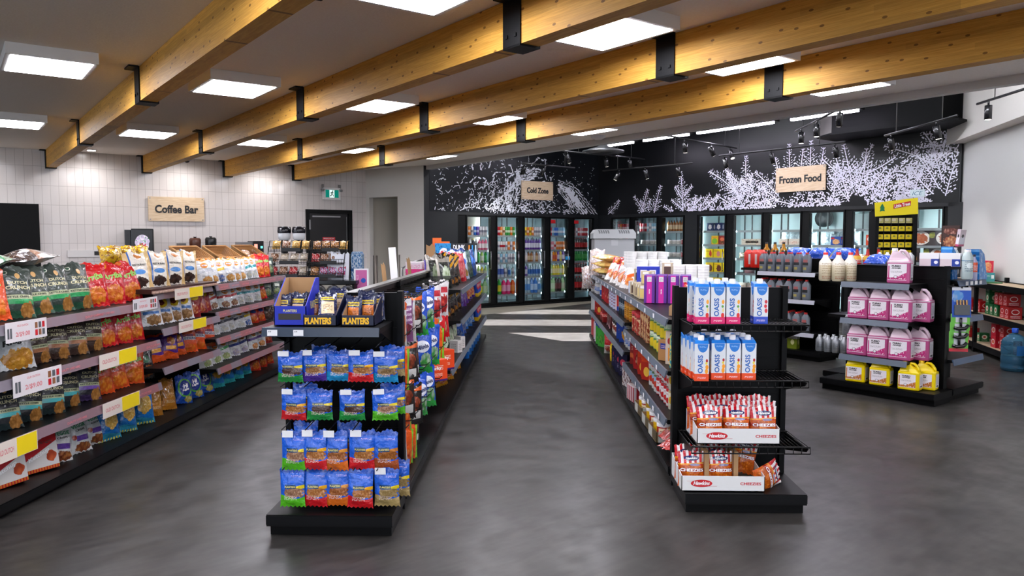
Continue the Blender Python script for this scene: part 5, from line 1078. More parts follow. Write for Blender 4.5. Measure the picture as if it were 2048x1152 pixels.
bx_('bag3', 'b8c0d8', [('vband', .4, .7, 'a03048'), ('vband', .7, 1, '24409a'), ('lines', .3, .5, .2, .4, 6, '8a2030')], .12, .22, .07, 'striped blue and red cracker box'); bx_('green', '3a9a34', [('chips', .5, .3, .35, .2, '9ad050', '1c6a20', 8), ('band', .8, 1, '2a4a9a')], .13, .24, .06, 'green cereal box')
bx_('redbk', 'b02c2c', [('vband', .6, 1, 'd8c8c0')], .1, .24, .06, 'dull red cereal box'); bx_('bluey2', '16388a', [('chips', .6, .3, .3, .25, 'e0a828', 'b87a18', 7), ('rect', .5, .78, .3, .1, 'e8e8f0')], .13, .22, .07, 'blue and yellow macaroni box'); bx_('dred', '7a1c1c', [('band', .3, .5, 'b85a30'), ('lines', .5, .7, .3, .1, 3, 'd8b8a0')], .1, .18, .07, 'dark red pancake mix box')
bx_('navyb', '1c1c3a', [('ell', .5, .6, .3, .15, 'b83a50'), ('lines', .5, .3, .3, .1, 3, 'a8a8c0')], .12, .2, .07, 'navy cookie box'); bx_('teal', '2a8a9a', [('mottle', 9, .5, 'd8c85a')], .09, .2, .07, 'teal and yellow patterned box'); bx_('brownb', 'a87a4a', [('rect', .5, .7, .34, .14, '2a3a8a'), ('lines', .5, .7, .3, .08, 2, 'e8c8c8')], .13, .13, .09, 'brown cardboard soup box with blue print')
bx_('redgold', 'a8281c', [('ell', .5, .35, .28, .2, 'e0b040'), ('band', .75, 1, 'c8401c')], .1, .17, .07, 'red and gold dinner box'); bx_('cerealw', 'c8b8a8', [('ell', .3, .7, .14, .1, 'a02028'), ('rect', .5, .3, .3, .2, 'd88a3a')], .1, .2, .06, 'white and red cereal box')
P('yelbot', lambda: mk_bottle('yellow_squeeze_bottle', design('yb', 'e8cc18', [('mottle', 7, .55, 'b88a10')], .35, 0), mat('cap_red2', 'c81e1e', .4), .05, .25), 'yellow sauce bottle with red cap', 'bottle', None)
P('redsack', lambda: mk_bag('red_sack', design('redsack', 'c81c20', [('band', 0, .45, 'd8d0c8'), ('chips', .5, .25, .3, .15, 'e0b0a0', 'a03020', 7)], .25, .5), .18, .25, .12), 'round red and white flour sack', 'sack', None)
P('bluebot', lambda: mk_bottle('blue_white_bottle', design('bwb', 'd0d4dc', [('band', .1, .4, '2a58a8')], .35, 0), M_WHITE, .035, .2), 'white and blue bottle', 'bottle', 'white and blue bottles')
P('darkred', lambda: mk_bag('coffee_bag', design('dredbag', '5a1418', [('band', .5, .75, 'b84a50'), ('vband', 0, .1, 'c89aa0')], .3, .5), .15, .24, .09), 'dark red coffee bag', 'coffee bag', 'coffee bags')
W2 = 'on second shelf of right gondola'; W3 = 'on third shelf of right gondola'; W4 = 'on deck of right gondola'
Z2f, Z2n, Z3f, Z3n, Z4 = .745, .69, .475, .385, .117
rowR(['wtin', 'wtin'], 10.7, 10.5, Z2f, W2, s=1.2); rowR(['bluebot', 'bluebot'], 10.1, 9.8, Z2f, W2); rowR(['redb', 'redb', 'redb', 'redb'], 9.55, 8.9, Z2f, W2, rz=-65, s=1.1); rowR(['bag3', 'bag3', 'bag3', 'blueb'], 8.6, 8.0, Z2f, W2, rz=-60)
rowR(['darkjar', 'darkjar', 'darkjar'], 7.75, 7.45, Z2f, W2, s=1.1); rowR(['amberjar', 'amberjar', 'amberjar'], 7.25, 6.95, Z2f, W2, s=1.05); rowR(['amberjar', 'darkjar'], 7.3, 7.6, Z2f, 'in the back on second shelf', X=1.05)
rowR(['peanutb', 'peanutb', 'peanutb'], 6.68, 6.38, Z2n, W2, s=1.05); rowR(['nuts', 'nuts', 'nuts'], 6.22, 5.9, Z2n, W2)
for lv in range(2): rowR(['pine']*5, 5.7, 5.1, Z2n+.122*lv, ['on the lower layer of second shelf', 'on the upper layer of second shelf'][lv], s=1.0, j=20)
rowR(['brownb', 'cerealw', 'teal'], 5.02, 4.72, Z2n, W2, s=.95, X=.92); rowR(['pine', 'pine', 'pine'], 5.6, 5.2, Z2n, 'in the back of second shelf', X=1.05)
rowR(['redb', 'redgold'], 10.6, 10.3, Z3f, W3); rowR(['coffee', 'coffee'], 9.6, 9.35, Z3f, W3); rowR(['darkred', 'darkred', 'darkred'], 9.0, 8.6, Z3f, W3, lean=-.1); rowR(['wjar', 'wjar', 'wjar'], 8.4, 8.05, Z3f, W3); rowR(['bluey2', 'bluey2'], 7.75, 7.5, Z3f, W3, s=1.0); rowR(['wtin', 'wtin', 'wtin'], 7.3, 7.0, Z3f, W3)
rowR(['wtin', 'wtin', 'wtin'], 7.3, 7.0, Z3f+.112, 'stacked on the third shelf')
rowR(['dred', 'dred', 'redb'], 6.7, 6.45, Z3n, W3, rz=-60); rowR(['dred', 'redgold', 'redgold', 'redgold'], 6.3, 5.95, Z3n, W3, rz=-60)
for lv in range(2):
    w_ = ['on the lower layer of third shelf', 'on the upper layer of third shelf'][lv]
    rowR(['soup']*3, 5.75, 5.5, Z3n+.132*lv, w_, j=20); rowR(['tomato']*5, 5.4, 5.0, Z3n+.132*lv, w_, j=10, rz=-35); rowR(['cream']*3, 4.92, 4.7, Z3n+.132*lv, w_, j=10, rz=-30)
rowR(['redbk', 'redbk', 'blueb', 'blueb', 'green', 'green'], 10.9, 9.7, Z4, W4, rz=-65, s=1.1, X=.90)
place('redsack', (.93, 9.1, Z4), R_(-40), 0, label='round red and white flour sack on the deck'); place('yelbot', (.92, 8.55, Z4), 0, 0, label='yellow sauce bottle with red cap on the deck')
rowR(['navyb', 'navyb', 'navyb', 'navyb'], 8.2, 7.6, Z4, W4, rz=-60); rowR(['navyb', 'redb'], 8.2, 7.4, Z4, 'in back on the deck', X=1.05)
# corrugated cartons and noodle trays on the deck
P('wcarton', lambda: mk_box('white_printed_carton', design('wcarton', 'c8c4c2', [('mottle', 6, .52, '5a2420')], .5, 0), .22, .22, .18), 'white and brown printed carton', 'carton', 'printed cartons')
place('wcarton', (.96, 7.05, Z4), R_(-75), 0, label='white and brown printed carton on the deck')
P('tray', lambda: open_tray('food_tray', (0, 0, 0), .30, .24, .075, .075, design('tray_print', '6a5a3a', [('vband', .06, .5, 'c8c8c0'), ('lines', .75, .5, .2, .35, 5, '2a2418')], .6, 0), 'x'), 'brown shallow cardboard tray', 'tray', 'cardboard trays')
for Y, z, lab in ((5.55, Z4, 'lower cardboard tray of noodle cups on the deck'), (5.22, Z4, 'nearest cardboard tray of noodle cups on the deck'), (5.95, Z4, 'far cardboard tray of noodle cups on the deck')):
    place('tray', (.95, Y, z), R_(-88), 0, label=lab)
    for i in range(2):
        for j in range(2): place('noodle' if (i+j) % 2 else 'rednoodle', (.90+.11*j, Y-.09+.15*i, z+.006), R_(rnd.uniform(-60, 0)), 0, 'in the trays on the deck')
for (x, Y) in ((.90, 5.62), (1.0, 5.58), (.92, 5.75)): place('noodle', (x, Y, Z4+.122), R_(-40), 0, 'stacked on top in the deck trays', s=1.1)
P('redcup', lambda: mk_box('juice_box_pack', design('redcup', 'a82028', [('stripes', 0, 1, 4, 'd8c8c8')], .4, 0), .2, .13, .2), 'red and white striped drink pack', 'drink pack', None)
place('redcup', (.93, 6.45, Z4), R_(-80), 0, label='red and white striped drink pack on the deck')
P('buns', lambda: mk_bag('bun_bag', design('bunbag', '9a6238', [('band', .7, 1, 'b82820'), ('ell', .5, .5, .3, .2, 'd8c0b8'), ('lines', .5, .5, .24, .12, 4, 'a03028'), ('band', 0, .2, 'c03028')], .2, .5), .2, .3, .12), 'red and clear bun bag lying on the deck', 'bun bag', 'bun bags')
for i in range(4): place('buns', (.86+.02*(i % 2), 5.0-.13*i, Z4+.05+.02*(i % 2)), R_(-80+12*i), R_(-74), 'near the end cap', s=1.0)
# top shelf of the right gondola
ZT = 1.013
P('breadbun', lambda: mk_bag('bread_bag', design('breadbag', 'd8a860', [('ell', .5, .8, .14, .06, '1c2a80'), ('band', .7, .9, 'e8d080'), ('chips', .5, .4, .3, .2, 'e8c890', 'c08a48', 8)], .2, .5, .2), .16, .34, .09), 'yellow bread bag lying flat', 'bread bag', 'bread bags')
P('clearbag', lambda: mk_bag('clear_bread_bag', design('clearbag', 'c8b8b0', [('mottle', 8, .55, 'e8e4e8'), ('mottle', 11, .62, 'a04838'), ('mottle', 7, .66, '3a4aa0')], .12, .5, .7), .24, .36, .16), 'crinkly clear bread bag', 'bread bag', 'bread bags')
P('creamroll', lambda: mk_bag('pastry_bag', design('pastrybag', 'd8d4d0', [('chips', .5, .3, .3, .2, 'e8a050', 'c86a28', 7), ('band', .3, .5, 'd86028', .3), ('vband', .86, 1, 'b02430')], .2, .5, .4), .15, .27, .07), 'white and orange pastry bag', 'pastry bag', 'pastry bags')
P('redcup2', lambda: mk_bag('pastry_bag', design('pastryred', 'b82428', [('chips', .5, .5, .3, .3, 'e8a838', 'c84a18', 7)], .2, .5, .4), .13, .2, .07), 'red and orange pastry bag', 'pastry bag', 'pastry bags')
for i in range(3):
    for j in range(2): place('breadbun', (1.0+.12*j-.02, 10.0+.02*i, ZT+.06+.085*i), R_(90), R_(-86), 'in the far pile', s=1.1) if 0 else place('breadbun', (1.18+j*.0, 10.2-.55*j, ZT+.05+.09*i), R_(82), R_(-86), 'in the far pile on the top shelf', s=1.15)
place('clearbag', (.88, 10.75, ZT), R_(-30), R_(-10), label='crinkly clear bread bag standing at the far end'); place('clearbag', (.80, 10.95, ZT-.22), R_(-20), R_(5), label='crinkly clear bread bag hanging over the far end', s=.9)
place('clearbag', (.86, 10.4, ZT), R_(-30), R_(-25), label='crinkly clear bread bag leaning on the yellow bread pile', s=.8)
for i in range(9): place('creamroll', (.93+.02*(i % 2), 9.7-i*.27, ZT), R_(-38+6*(i % 3)), R_(-44), roll=R_(-10+8*(i % 3)), where='on top of right gondola')
for i in range(6): place('creamroll', (1.12, 9.5-i*.3, ZT+.1), R_(-30+10*(i % 2)), R_(-48), roll=R_(-8+9*(i % 3)), where='in the second row on top of right gondola')
for i in range(6): place('redcup2', (1.02+.08*(i % 3), 9.4-i*.26, ZT+.14), R_(-20), R_(-50), 'on the pile top of right gondola')
P('foam', lambda: MB().lathe([(.03, 0), (.045, .10)], 16, caps=False).lathe([(.047, .10), (.047, .108), (.032, .106)], 16).build('stack_base', mat('foam_white', 'e4e4e2', .6)), 'x', 'cup', None)
def foam_stack():
    mb = MB()
    for k in range(5): mb.lathe([(.034, .012*k), (.046, .09+.012*k), (.046, .096+.012*k), (.042, .096+.012*k)], 16)
    return mb.build('foam_cup_stack', mat('foam_white', 'e4e4e2', .6))
P('foams', foam_stack, 'stack of white foam cups', 'cup stack', 'stacks of white foam cups')
for j in range(3):
    for i in range(4): place('foams', (1.05+.11*i, 8.1+.13*j, ZT), 0, 0, ['in front row', 'in middle row', 'in rear row'][j]+' of the far cup block', s=(1.15, 1.15, 2.5))
for j in range(2):
    for i in range(4): place('foams', (1.03+.105*i, 7.15+.12*j, ZT), 0, 0, ['in front row', 'in rear row'][j]+' of the middle cup block', s=(1.1, 1.1, 2.1))
for j in range(2):
    for i in range(3): place('foams', (1.20+.1*i, 6.25+.12*j, ZT), 0, 0, ['in front row', 'in rear row'][j]+' of the near cup block', s=(1.1, 1.1, 1.95))
bx_('purple', '5a1c86', [('vband', .25, .72, 'c81a98'), ('rect', .49, .86, .2, .09, 'e0e0e0'), ('lines', .49, .86, .17, .07, 6, '3a3a3a')], .083, .215, .24, 'purple and magenta box end', [('meat pie', .0, .42, .42, .06, M_WHP, pi/2)])
for i in range(4): place('purple', (.915+i*.088, 5.92-.02*i, ZT), R_(-12), 0, 'beside the foam cups on the top shelf')
bx_('blueT', '1a2ea8', [('rect', .3, .75, .14, .14, 'e0e0e8'), ('rect', .7, .75, .14, .14, 'e0e0e8')], .2, .25, .12, 'bright blue tissue box'); bx_('blueS', '1c3488', [('vband', 0, .4, 'c8ccd8')], .09, .11, .08, 'small blue and white box')
place('blueT', (1.02, 6.72, ZT), R_(-10), 0, label='bright blue box in front of the foam cups'); place('blueS', (.93, 6.95, ZT), R_(-30), 0, label='small blue and white box at the shelf edge')
bx_('cupbox', 'b8a88a', [('rect', .5, .4, .34, .3, '4a3024'), ('rect', .5, .86, .3, .09, 'e8e8e0')], .08, .10, .08, 'small brown pudding cup box'); bx_('cupboxy', 'b8a88a', [('rect', .5, .4, .34, .3, 'd8c070'), ('rect', .5, .86, .3, .09, 'e8e8e0')], .08, .10, .08, 'small yellow pudding cup box')
rowR(['cupbox', 'cupbox', 'cupbox', 'cupboxy', 'cupboxy'], 6.75, 6.2, ZT, 'on the top shelf edge', X=.93, rz=-40, s=1.15); rowR(['cupbox', 'cupboxy'], 6.75, 6.3, ZT+.116, 'stacked on the top shelf edge', X=.95, rz=-30, s=1.1); rowR(['cupbox', 'cupboxy'], 6.1, 6.12, ZT+.2, 'behind on the top shelf', X=1.08, rz=-10, s=1.0)
P('candy', lambda: mk_bag('candy_bag', design('candyred', 'b02a20', [('chips', .5, .5, .4, .4, 'e88a60', '8a1c18', 10)], .2, .5, .2), .12, .16, .07), 'red wrapped candy bag', 'candy bag', 'red candy bags')
t = open_tray('candy_carton', (.98, 4.82, ZT), .16, .16, .06, .12, M_CARD, 'open brown carton of red candy at the near end', rz=R_(-60))
for i in range(5): place('candy', (.95+.04*i, 4.8+.03*(i % 2), ZT+.03+.02*(i % 3)), R_(-60+30*i), R_(-30), 'in the brown carton of red candy')
for i in range(4): place('candy', (1.1+.08*i, 4.95, ZT+.02), R_(20*i), R_(-50), 'loose beside the brown carton')
can_('honey', 'c8861c', [('band', .5, .8, 'e0a830')], .035, .1, 'amber honey jar', mat('lid_dark', '4a2420', .4), 'jar')
for i in range(9): place('honey', (1.50+i*.075-.05*0, 5.6, ZT) if 0 else (1.2+i*.0, 0, 0)) if 0 else None
for i in range(7): place('honey', (1.46+.02*(i % 2), 5.95-.16*i, ZT), 0, 0, 'along the far side of right gondola', s=1.1)
P('roll', lambda: MB().lathe([(.05, 0), (.055, .02), (.055, .07), (.05, .09)], 16).build('paper_bowl_stack', M_WHITE), 'stack of white paper bowls', 'bowl stack', 'stacks of white bowls')
for i in range(4): place('roll', (1.25+.07*i, 4.75, ZT), 0, 0, 'behind the juice cartons', s=.9)
P('yelcap', lambda: mk_bottle('mustard_bottle', mat('mustard', 'e8c418', .35), mat('mustard', 'e8c418', .35), .035, .22), 'yellow bottle', 'bottle', None)
place('yelcap', (1.43, 4.72, 1.02), label='yellow capped bottle behind the juice end cap')
# ------------------------------------------------------------------ walk-in coolers
M_CIN = mat('cooler_lining', 'c4d6d8', .45); M_CSH = mat('cooler_shelf_dark', '23292c', .4); M_LED = emis('cooler_led', 'e6fbff', COOL_E)
M_CINB = mat('cooler_lining_dark', '55646a', .45)
def cooler(name, label, loc, rz, L, doors, shelves, lining, depth=1.1, H=2.04, ledside=1):
    """local x along the doors, -y towards the shop; doors = [(x0, x1)] of the glass"""
    t = empty(name, loc, rz); tag(t, label, 'cooler')
    MB().box(0, L, .0, .06, H-.02, H+.06).box(0, L, .0, .06, .02, .075).build('door_frame_rails', M_TRIM, t)
    MB().box(0, L, -.03, .0, .0, .05).build('kick_strip', M_TRIM, t)
    MB().box(0, L, depth, depth+.03, 0, H+.1).box(0, L, .1, depth, H+.05, H+.08).box(0, L, .1, depth, 0, .06).box(-.02, 0, .06, depth, 0, H+.1).box(L, L+.02, .06, depth, 0, H+.1).build('cooler_lining', lining, t)
    edges = [0]+[x for d in doors for x in d]+[L]
    for i in range(0, len(edges), 2):
        a, b = edges[i], edges[i+1]
        if b-a > .002: MB().box(a, b, .0, .06, .05, H).build('mullion', M_TRIM, t)
    for i, (x0, x1) in enumerate(doors):
        d = MB().box(x0, x0+.025, -.025, .0, .07, H).box(x1-.025, x1, -.025, .0, .07, H).box(x0+.025, x1-.025, -.025, .0, H-.04, H).box(x0+.025, x1-.025, -.025, .0, .07, .11).build('cooler_door', M_TRIM, t)
        MB().box(x0+.025, x1-.025, -.014, -.010, .11, H-.04).build('glass_pane', M_GLASS, d)
        MB().tube([(x1-.045, -.055, .85), (x1-.045, -.055, 1.25)], .009, 8).box(x1-.05, x1-.04, -.055, -.02, .86, .875).box(x1-.05, x1-.04, -.055, -.02, 1.225, 1.24).build('door_handle', M_STEEL, d)
        MB().box(x0-.045, x0-.01, .065, .08, .12, H-.06).build('led_strip', M_LED, t)
        MB().box(x1+.01, x1+.045, .065, .08, .12, H-.06).build('led_strip', M_LED, t)
        for q in (x0-.008, x1+.003): MB().box(q, q+.005, .061, .115, .1, H-.04).build('led_shield', M_TRIM, t)
        for z in shelves:
            s = MB().box(x0-.03, x1+.03, .14, .62, z-.02, z).build('cooler_shelf', M_CSH, t)
            MB().box(x0-.03, x1+.03, .125, .14, z-.035, z+.008).build('shelf_price_strip', mat('shelf_strip', '8a9496', .4), s)
        for xx in (x0+.01, (x0+x1)/2, x1-.01): MB().box(xx-.012, xx+.012, .63, .65, .06, H-.02).build('rack_post', M_CSH, t)
    return t
CD = [(8.97, 9.64), (9.77, 10.41), (10.54, 11.17), (11.31, 11.9), (12.06, 12.66)]
CS = [1.60, 1.27, .99, .66, .27]
CO = cooler('drink_cooler', 'long black walk-in drink cooler with five glass doors', RM(8.75, WC+.02, 0), PHI, 12.72-8.75, [(a-8.75, b-8.75) for a, b in CD], CS, M_CINB)
FD = [(13.02, 12.42), (12.29, 11.57), (11.46, 10.81), (10.40, 9.71), (9.55, 8.84), (8.71, 8.00), (7.86, 7.15), (7.03, 6.32), (6.19, 5.48)]
FS = [1.69, 1.40, 1.12, .82, .5, .2]
fx = lambda w: 13.05-w
FZ = cooler('drink_and_food_cooler', 'black cooler of three glass doors right of the corner', RM(UF+.02, 13.05, 0), PHI-pi/2, 2.30, [(fx(a), fx(b)) for a, b in FD[:3]], FS[:5], M_CINB)
FZ2 = cooler('frozen_food_freezer', 'long bright freezer with six glass doors on the right', RM(UF+.02, 10.45, 0), PHI-pi/2, 5.05, [(10.45-a, 10.45-b) for a, b in FD[3:]], FS, M_CIN, depth=1.5)
t = MB().lathe([(.02, 0), (.17, 0), (.17, .12), (.05, .14)], 20)
t = t.build('evaporator_fan', mat('fan_dark', '2a3034', .4), loc=RM(UF+1.35, 8.3, 1.93), rz=0); t.rotation_euler = (pi/2, 0, PHI-pi/2); tag(t, 'dark round fan inside the freezer near its top', 'fan')
t = MB().box(-.5, .5, 0, .3, 0, .28).build('evaporator', mat('evap_grey', '7e8688', .4), loc=RM(UF+1.0, 7.2, 1.72), rz=PHI-pi/2); tag(t, 'grey cooling unit inside the freezer near its top', 'cooling unit')
# --- bottles, cans and packs behind the glass
def bot(key, col, cap, r=.033, h=.21, lab=None, dsc='', layers=(), rough=.15):
    def f():
        o = mk_bottle('drink_bottle', design('bot_'+key, col, list(layers), rough, 0), mat('bc_'+cap, cap, .35), r, h, mat('bl_'+lab, lab, .4) if lab else None, seg=12)
        return o
    P('b_'+key, f, dsc, 'bottle', 'drink bottles in the coolers')
def dcan(key, col, h=.16, r=.032, band=None, dsc='', lid=None):
    P('c_'+key, lambda: mk_can('drink_can', design('dc_'+key, col, [('band', .35, .62, band or col)], .25, 0, metal=.2), r, h, lid), dsc, 'drink can', 'drink cans in the coolers')
for k, c, b_, d_ in (('orange', 'd87a30', 'e8c8b0', 'orange drink can'), ('white', 'd4d4d8', '8a8a98', 'white drink can'), ('purple', '6a50b0', 'c8c0e0', 'purple drink can'), ('blue', '2a6ac0', 'c0d0e8', 'blue drink can'), ('red', 'b82430', 'e0c0c0', 'red drink can'), ('green', '3f9a48', 'c8e0c0', 'green drink can'), ('black', '1c1c20', 'b89a50', 'black and gold drink can'), ('yellow', 'e0c030', '8a6a20', 'yellow drink can'),
                    ('pink', 'd88a98', 'e8d8dc', 'pink drink can'), ('lblue', '8ac0dc', 'e0eef4', 'light blue drink can'), ('cream', 'd8c8a8', '8a5a3a', 'cream drink can'), ('whred', 'd8d4d4', 'b82430', 'white and red drink can')): dcan(k, c, band=b_, dsc=d_)
for a in (('water', 'a8c4d4', 'd8e0e8', .033, .22, '2a68b8', 'clear water bottle with blue label'), ('cola', '2a1410', 'b81820', .033, .23, 'b81820', 'dark cola bottle with red label'), ('green', '1f8a3a', '2f9a40', .033, .23, '3aa048', 'green soda bottle'), ('white', 'c8ccd4', 'd8d8dc', .033, .21, 'e0d8d8', 'white milk drink bottle'),
          ('yelcap', '3a3c48', 'e0d020', .033, .21, 'd8d8dc', 'dark sports bottle with yellow cap'), ('pinkcap', 'd86a88', 'e0d8dc', .033, .21, 'e8e0e0', 'pink sports bottle'), ('brown', '9a6438', '3a2a20', .033, .2, 'c8b08a', 'brown coffee drink bottle'), ('orange', 'e08a1c', 'e0e0e0', .033, .21, 'c84a1c', 'orange juice bottle'), ('violet', '5a3a90', '2a2a60', .033, .22, 'd8d8e8', 'violet drink bottle'),
          ('lime', 'a8d070', '5a9a30', .033, .22, 'd8e0c8', 'pale green drink bottle'), ('yellow', 'e0d040', 'd8d8d8', .033, .22, 'e8e0a0', 'yellow drink bottle'), ('redw', 'b8c8d8', 'b81c28', .05, .26, '3a5aa8', 'big clear bottle with red cap'), ('teal', '3a9a9a', 'd8dcdc', .033, .22, '9ad0d0', 'teal drink bottle')):
    bot(a[0], a[1], a[2], a[3], a[4], a[5], a[6])
for a in (('Lgreen', '1c9a2c', '2a8a30', 'd8d020', 'big green soda bottle'), ('Lpink', 'd82a70', 'd8d8e0', 'e0a0c0', 'big pink soda bottle'), ('Lorange', 'd8581c', 'e0e0e0', 'e08a3a', 'big orange soda bottle'), ('Lwater', '9ab8cc', 'd8e0e8', '4a88c8', 'big clear water bottle'), ('Lblue', '3a78c8', '2a58b0', 'a8c8e8', 'big blue water bottle'), ('Lcola', '2a1410', 'b81820', 'b81820', 'big cola bottle'), ('Llime', 'a8d8a0', '3a9a48', 'c8e0c0', 'big pale green soda bottle'), ('Ldark', '2a2420', '3a8a3a', '6a3a3a', 'big dark soda bottle')):
    bot(a[0], a[1], a[2], .052, .31, a[3], a[4])
def stock(doors, u_of, rz, di, si, keys, front='cold'):
    """fill one shelf of one door, left to right"""
    x0, x1 = doors[di]; z = (CS if front == 'cold' else FS)[si]+.001
    if len(keys) > 4 and not (keys[0][2] == 'L'): keys = keys+keys[-2:-1]
    n = len(keys)
    nm = {'cold': 'drink door', 'frozen': 'right wall door'}[front]
    for i, k in enumerate(keys):
        f = (i+.5)/n; p = x0+(x1-x0)*f
        loc = RM(p, WC+.175, z) if front == 'cold' else RM(UF+.21, p, z)
        place(k, loc, rz+R_(rnd.uniform(-15, 15)), 0, s=(1.05, 1.05, 1.12 if k[2] == 'L' else 1.22), where=f'on shelf {["one","two","three","four","five","six"][si]}, {nm} {["one","two","three","four","five","six","seven","eight","nine"][di]}')
B = lambda s: ['b_'+k for k in s.split()]; Cc = lambda s: ['c_'+k for k in s.split()]
cold = [[Cc('orange white orange white blue purple white white'), B('yelcap yelcap white yelcap white pinkcap pinkcap'), B('green lime green orange green lime'), B('lime yellow yellow yellow lime yellow'), B('Lgreen Llime Lgreen Lgreen Llime')],
        [Cc('blue blue red orange cream green green orange'), Cc('black black white whred whred white orange white'), Cc('lblue white white lblue white lblue white white'), B('redw redw redw')+Cc('white')+B('water'), B('Lgreen Lgreen Lpink Lpink Lorange')],
        [Cc('purple white yellow orange yellow orange white white'), B('cola violet violet violet violet violet violet'), B('brown brown white brown brown white brown'), B('water water violet water water water water'), B('Lcola Lwater Lwater Lblue Lblue Lwater')],
        [Cc('red red red lblue blue blue lblue lblue'), Cc('lblue lblue pink pink whred orange orange orange'), B('orange violet white orange orange violet yellow'), B('lime lime lime yellow yellow yellow lime'), B('Llime Llime Llime Ldark Ldark Llime')],
        [Cc('white green pink white red pink red red'), B('cola cola cola cola cola cola cola'), B('cola cola green green green green green'), B('cola cola cola cola cola cola cola'), B('Lcola Lcola Lcola Lcola Lcola Lcola')]]
for di, sh in enumerate(cold):
    for si, keys in enumerate(sh): stock(CD, None, PHI, di, si, keys)
frz = {0: [Cc('red orange red red pink red orange'), B('white cola white')],
       1: [Cc('red pink red lblue white lblue lblue white pink'), 'tubs', 'tubs2', B('white white orange white'), None],
       2: [B('brown brown brown brown brown brown brown'), 'tubsy', 'tubs2', Cc('red white red white blue'), None]}
for di, sh in frz.items():
    for si, keys in enumerate(sh):
        if isinstance(keys, list): stock(FD, None, PHI-pi/2, di, si, keys, 'frozen')
def fbx(key, col, layers, w, h, d, dsc, texts=(), cat='frozen food box'): P('f_'+key, lambda: mk_box('frozen_box', design('fz_'+key, col, layers, .4, 0), w, h, d, texts), dsc, cat, 'frozen boxes')
P('f_tub', lambda: mk_can('white_tub', design('tubw', 'd8d8d4', [('lines', .5, .5, .35, .25, 3, '6a5a50')], .4, 0), .055, .09, M_CAPW), 'white lidded tub', 'tub', 'white tubs'); P('f_tubr', lambda: mk_can('red_tub', design('tubr', 'b82838', [('lines', .5, .5, .35, .25, 3, 'f0d0d0')], .4, 0), .05, .11, M_CAPW), 'red lidded tub', 'tub', 'red tubs')
P('f_pinktub', lambda: mk_can('ice_cream_tub', design('tubp', 'c8a0a8', [('band', .3, .7, 'd8b8bc')], .4, 0), .10, .16, M_CAPW), 'big pink ice cream tub', 'tub', 'ice cream tubs'); P('f_tealtub', lambda: mk_can('ice_cream_tub', design('tubt', '5ac0c0', [('band', .3, .7, '3aa8ac')], .4, 0), .10, .16, M_CAPW), 'big turquoise ice cream tub', 'tub', 'ice cream tubs')
fbx('navy', '16285a', [('chips', .5, .5, .26, .3, 'd8b8c8', 'e8e8e8', 6)], .17, .17, .08, 'navy ice cream bar box'); fbx('yg', 'e0b820', [('ell', .5, .4, .4, .3, '7ab830'), ('lines', .5, .8, .36, .1, 2, 'c83020')], .17, .19, .08, 'yellow and green freezer pop box'); fbx('rb', '8a201c', [('ell', .5, .6, .3, .2, 'd8704a'), ('chips', .5, .25, .3, .15, 'c8a070', '5a2818', 6)], .19, .19, .08, 'dark red ice cream box')
fbx('blue', '1c5ab0', [('band', .2, .4, 'd8e0e8')], .14, .19, .08, 'blue freezer box'); fbx('yred', 'ecd018', [('chips', .72, .5, .16, .36, 'd84020', 'b02018', 5), ('lines', .35, .75, .26, .1, 2, '5a2010')], .20, .19, .08, 'yellow fudge bar box'); fbx('ypink', 'ecd018', [('ell', .6, .45, .22, .3, 'd88a88'), ('lines', .35, .8, .26, .1, 2, '5a2010')], .22, .19, .08, 'yellow ice pop box with pink picture'); fbx('ychoc', 'ecd018', [('chips', .6, .4, .28, .35, '4a2418', '6a3420', 5), ('lines', .4, .82, .3, .08, 2, 'b02018')], .20, .2, .08, 'yellow chocolate bar box')
fbx('eggo', 'd8461c', [('ell', .4, .6, .3, .25, 'f0e8e0'), ('chips', .6, .3, .28, .22, 'f0a830', 'd87a20', 5)], .24, .19, .10, 'orange and red waffle box', [('Pops', -.08, .72, .5, .18, M_WHP)]); fbx('white', 'd8d0c4', [('chips', .5, .4, .4, .3, 'b86a50', 'e8d8c8', 6)], .2, .12, .1, 'white frozen meal box'); fbx('bl2', '1c4a98', [('chips', .5, .4, .34, .3, 'c87a40', 'e0b078', 6), ('rect', .2, .8, .16, .1, 'c83020')], .2, .16, .08, 'blue frozen snack box')
fbx('piz', '2a1c1a', [('ell', .62, .5, .36, .44, 'e0dcd4'), ('chips', .62, .48, .26, .32, 'c8783a', 'a04a20', 9), ('chips', .1, .7, .12, .2, 'b8b040', '6a7a2a', 6)], .42, .26, .05, 'dark frozen pizza box'); fbx('piz2', '2a1c1a', [('chips', .5, .7, .3, .2, 'c89a80', '8a4a38', 7), ('chips', .5, .2, .36, .14, 'c8903a', '6a3a20', 7)], .20, .36, .05, 'tall dark frozen dinner box'); fbx('egg', 'cfc8b8', [('rect', .5, .5, .3, .2, '3a3430'), ('mottle', 8, .6, '8a7a60')], .52, .12, .22, 'pale egg carton pack')
P('f_ice', lambda: (lambda mb: mb)(None) or mk_bag('ice_bag', design('icebag', 'c4dce6', [('mottle', 9, .5, 'e4f2f8')], .15, .6), .24, .34, .2), 'x', 'ice bag', 'ice bags') if 0 else P('f_ice', lambda: mk_bag('ice_bag', design('icebag', 'c4dce6', [('mottle', 9, .5, 'e4f2f8')], .15, .6), .24, .26, .2), 'puffy pale bag of ice cubes', 'ice bag', 'ice bags')
P('f_meat', lambda: mk_bag('frozen_meat_pack', design('meatp', '9a5a40', [('mottle', 8, .5, 'd8c4b0')], .2, .4), .2, .12, .08), 'brown frozen meat pack', 'meat pack', 'frozen meat packs')
P('f_pie', lambda: mk_bag('frozen_roll_pack', design('piep', 'b0a088', [('mottle', 8, .5, '4a4438')], .2, .4), .22, .12, .1), 'pale frozen bread roll pack', 'bread pack', 'frozen bread packs')
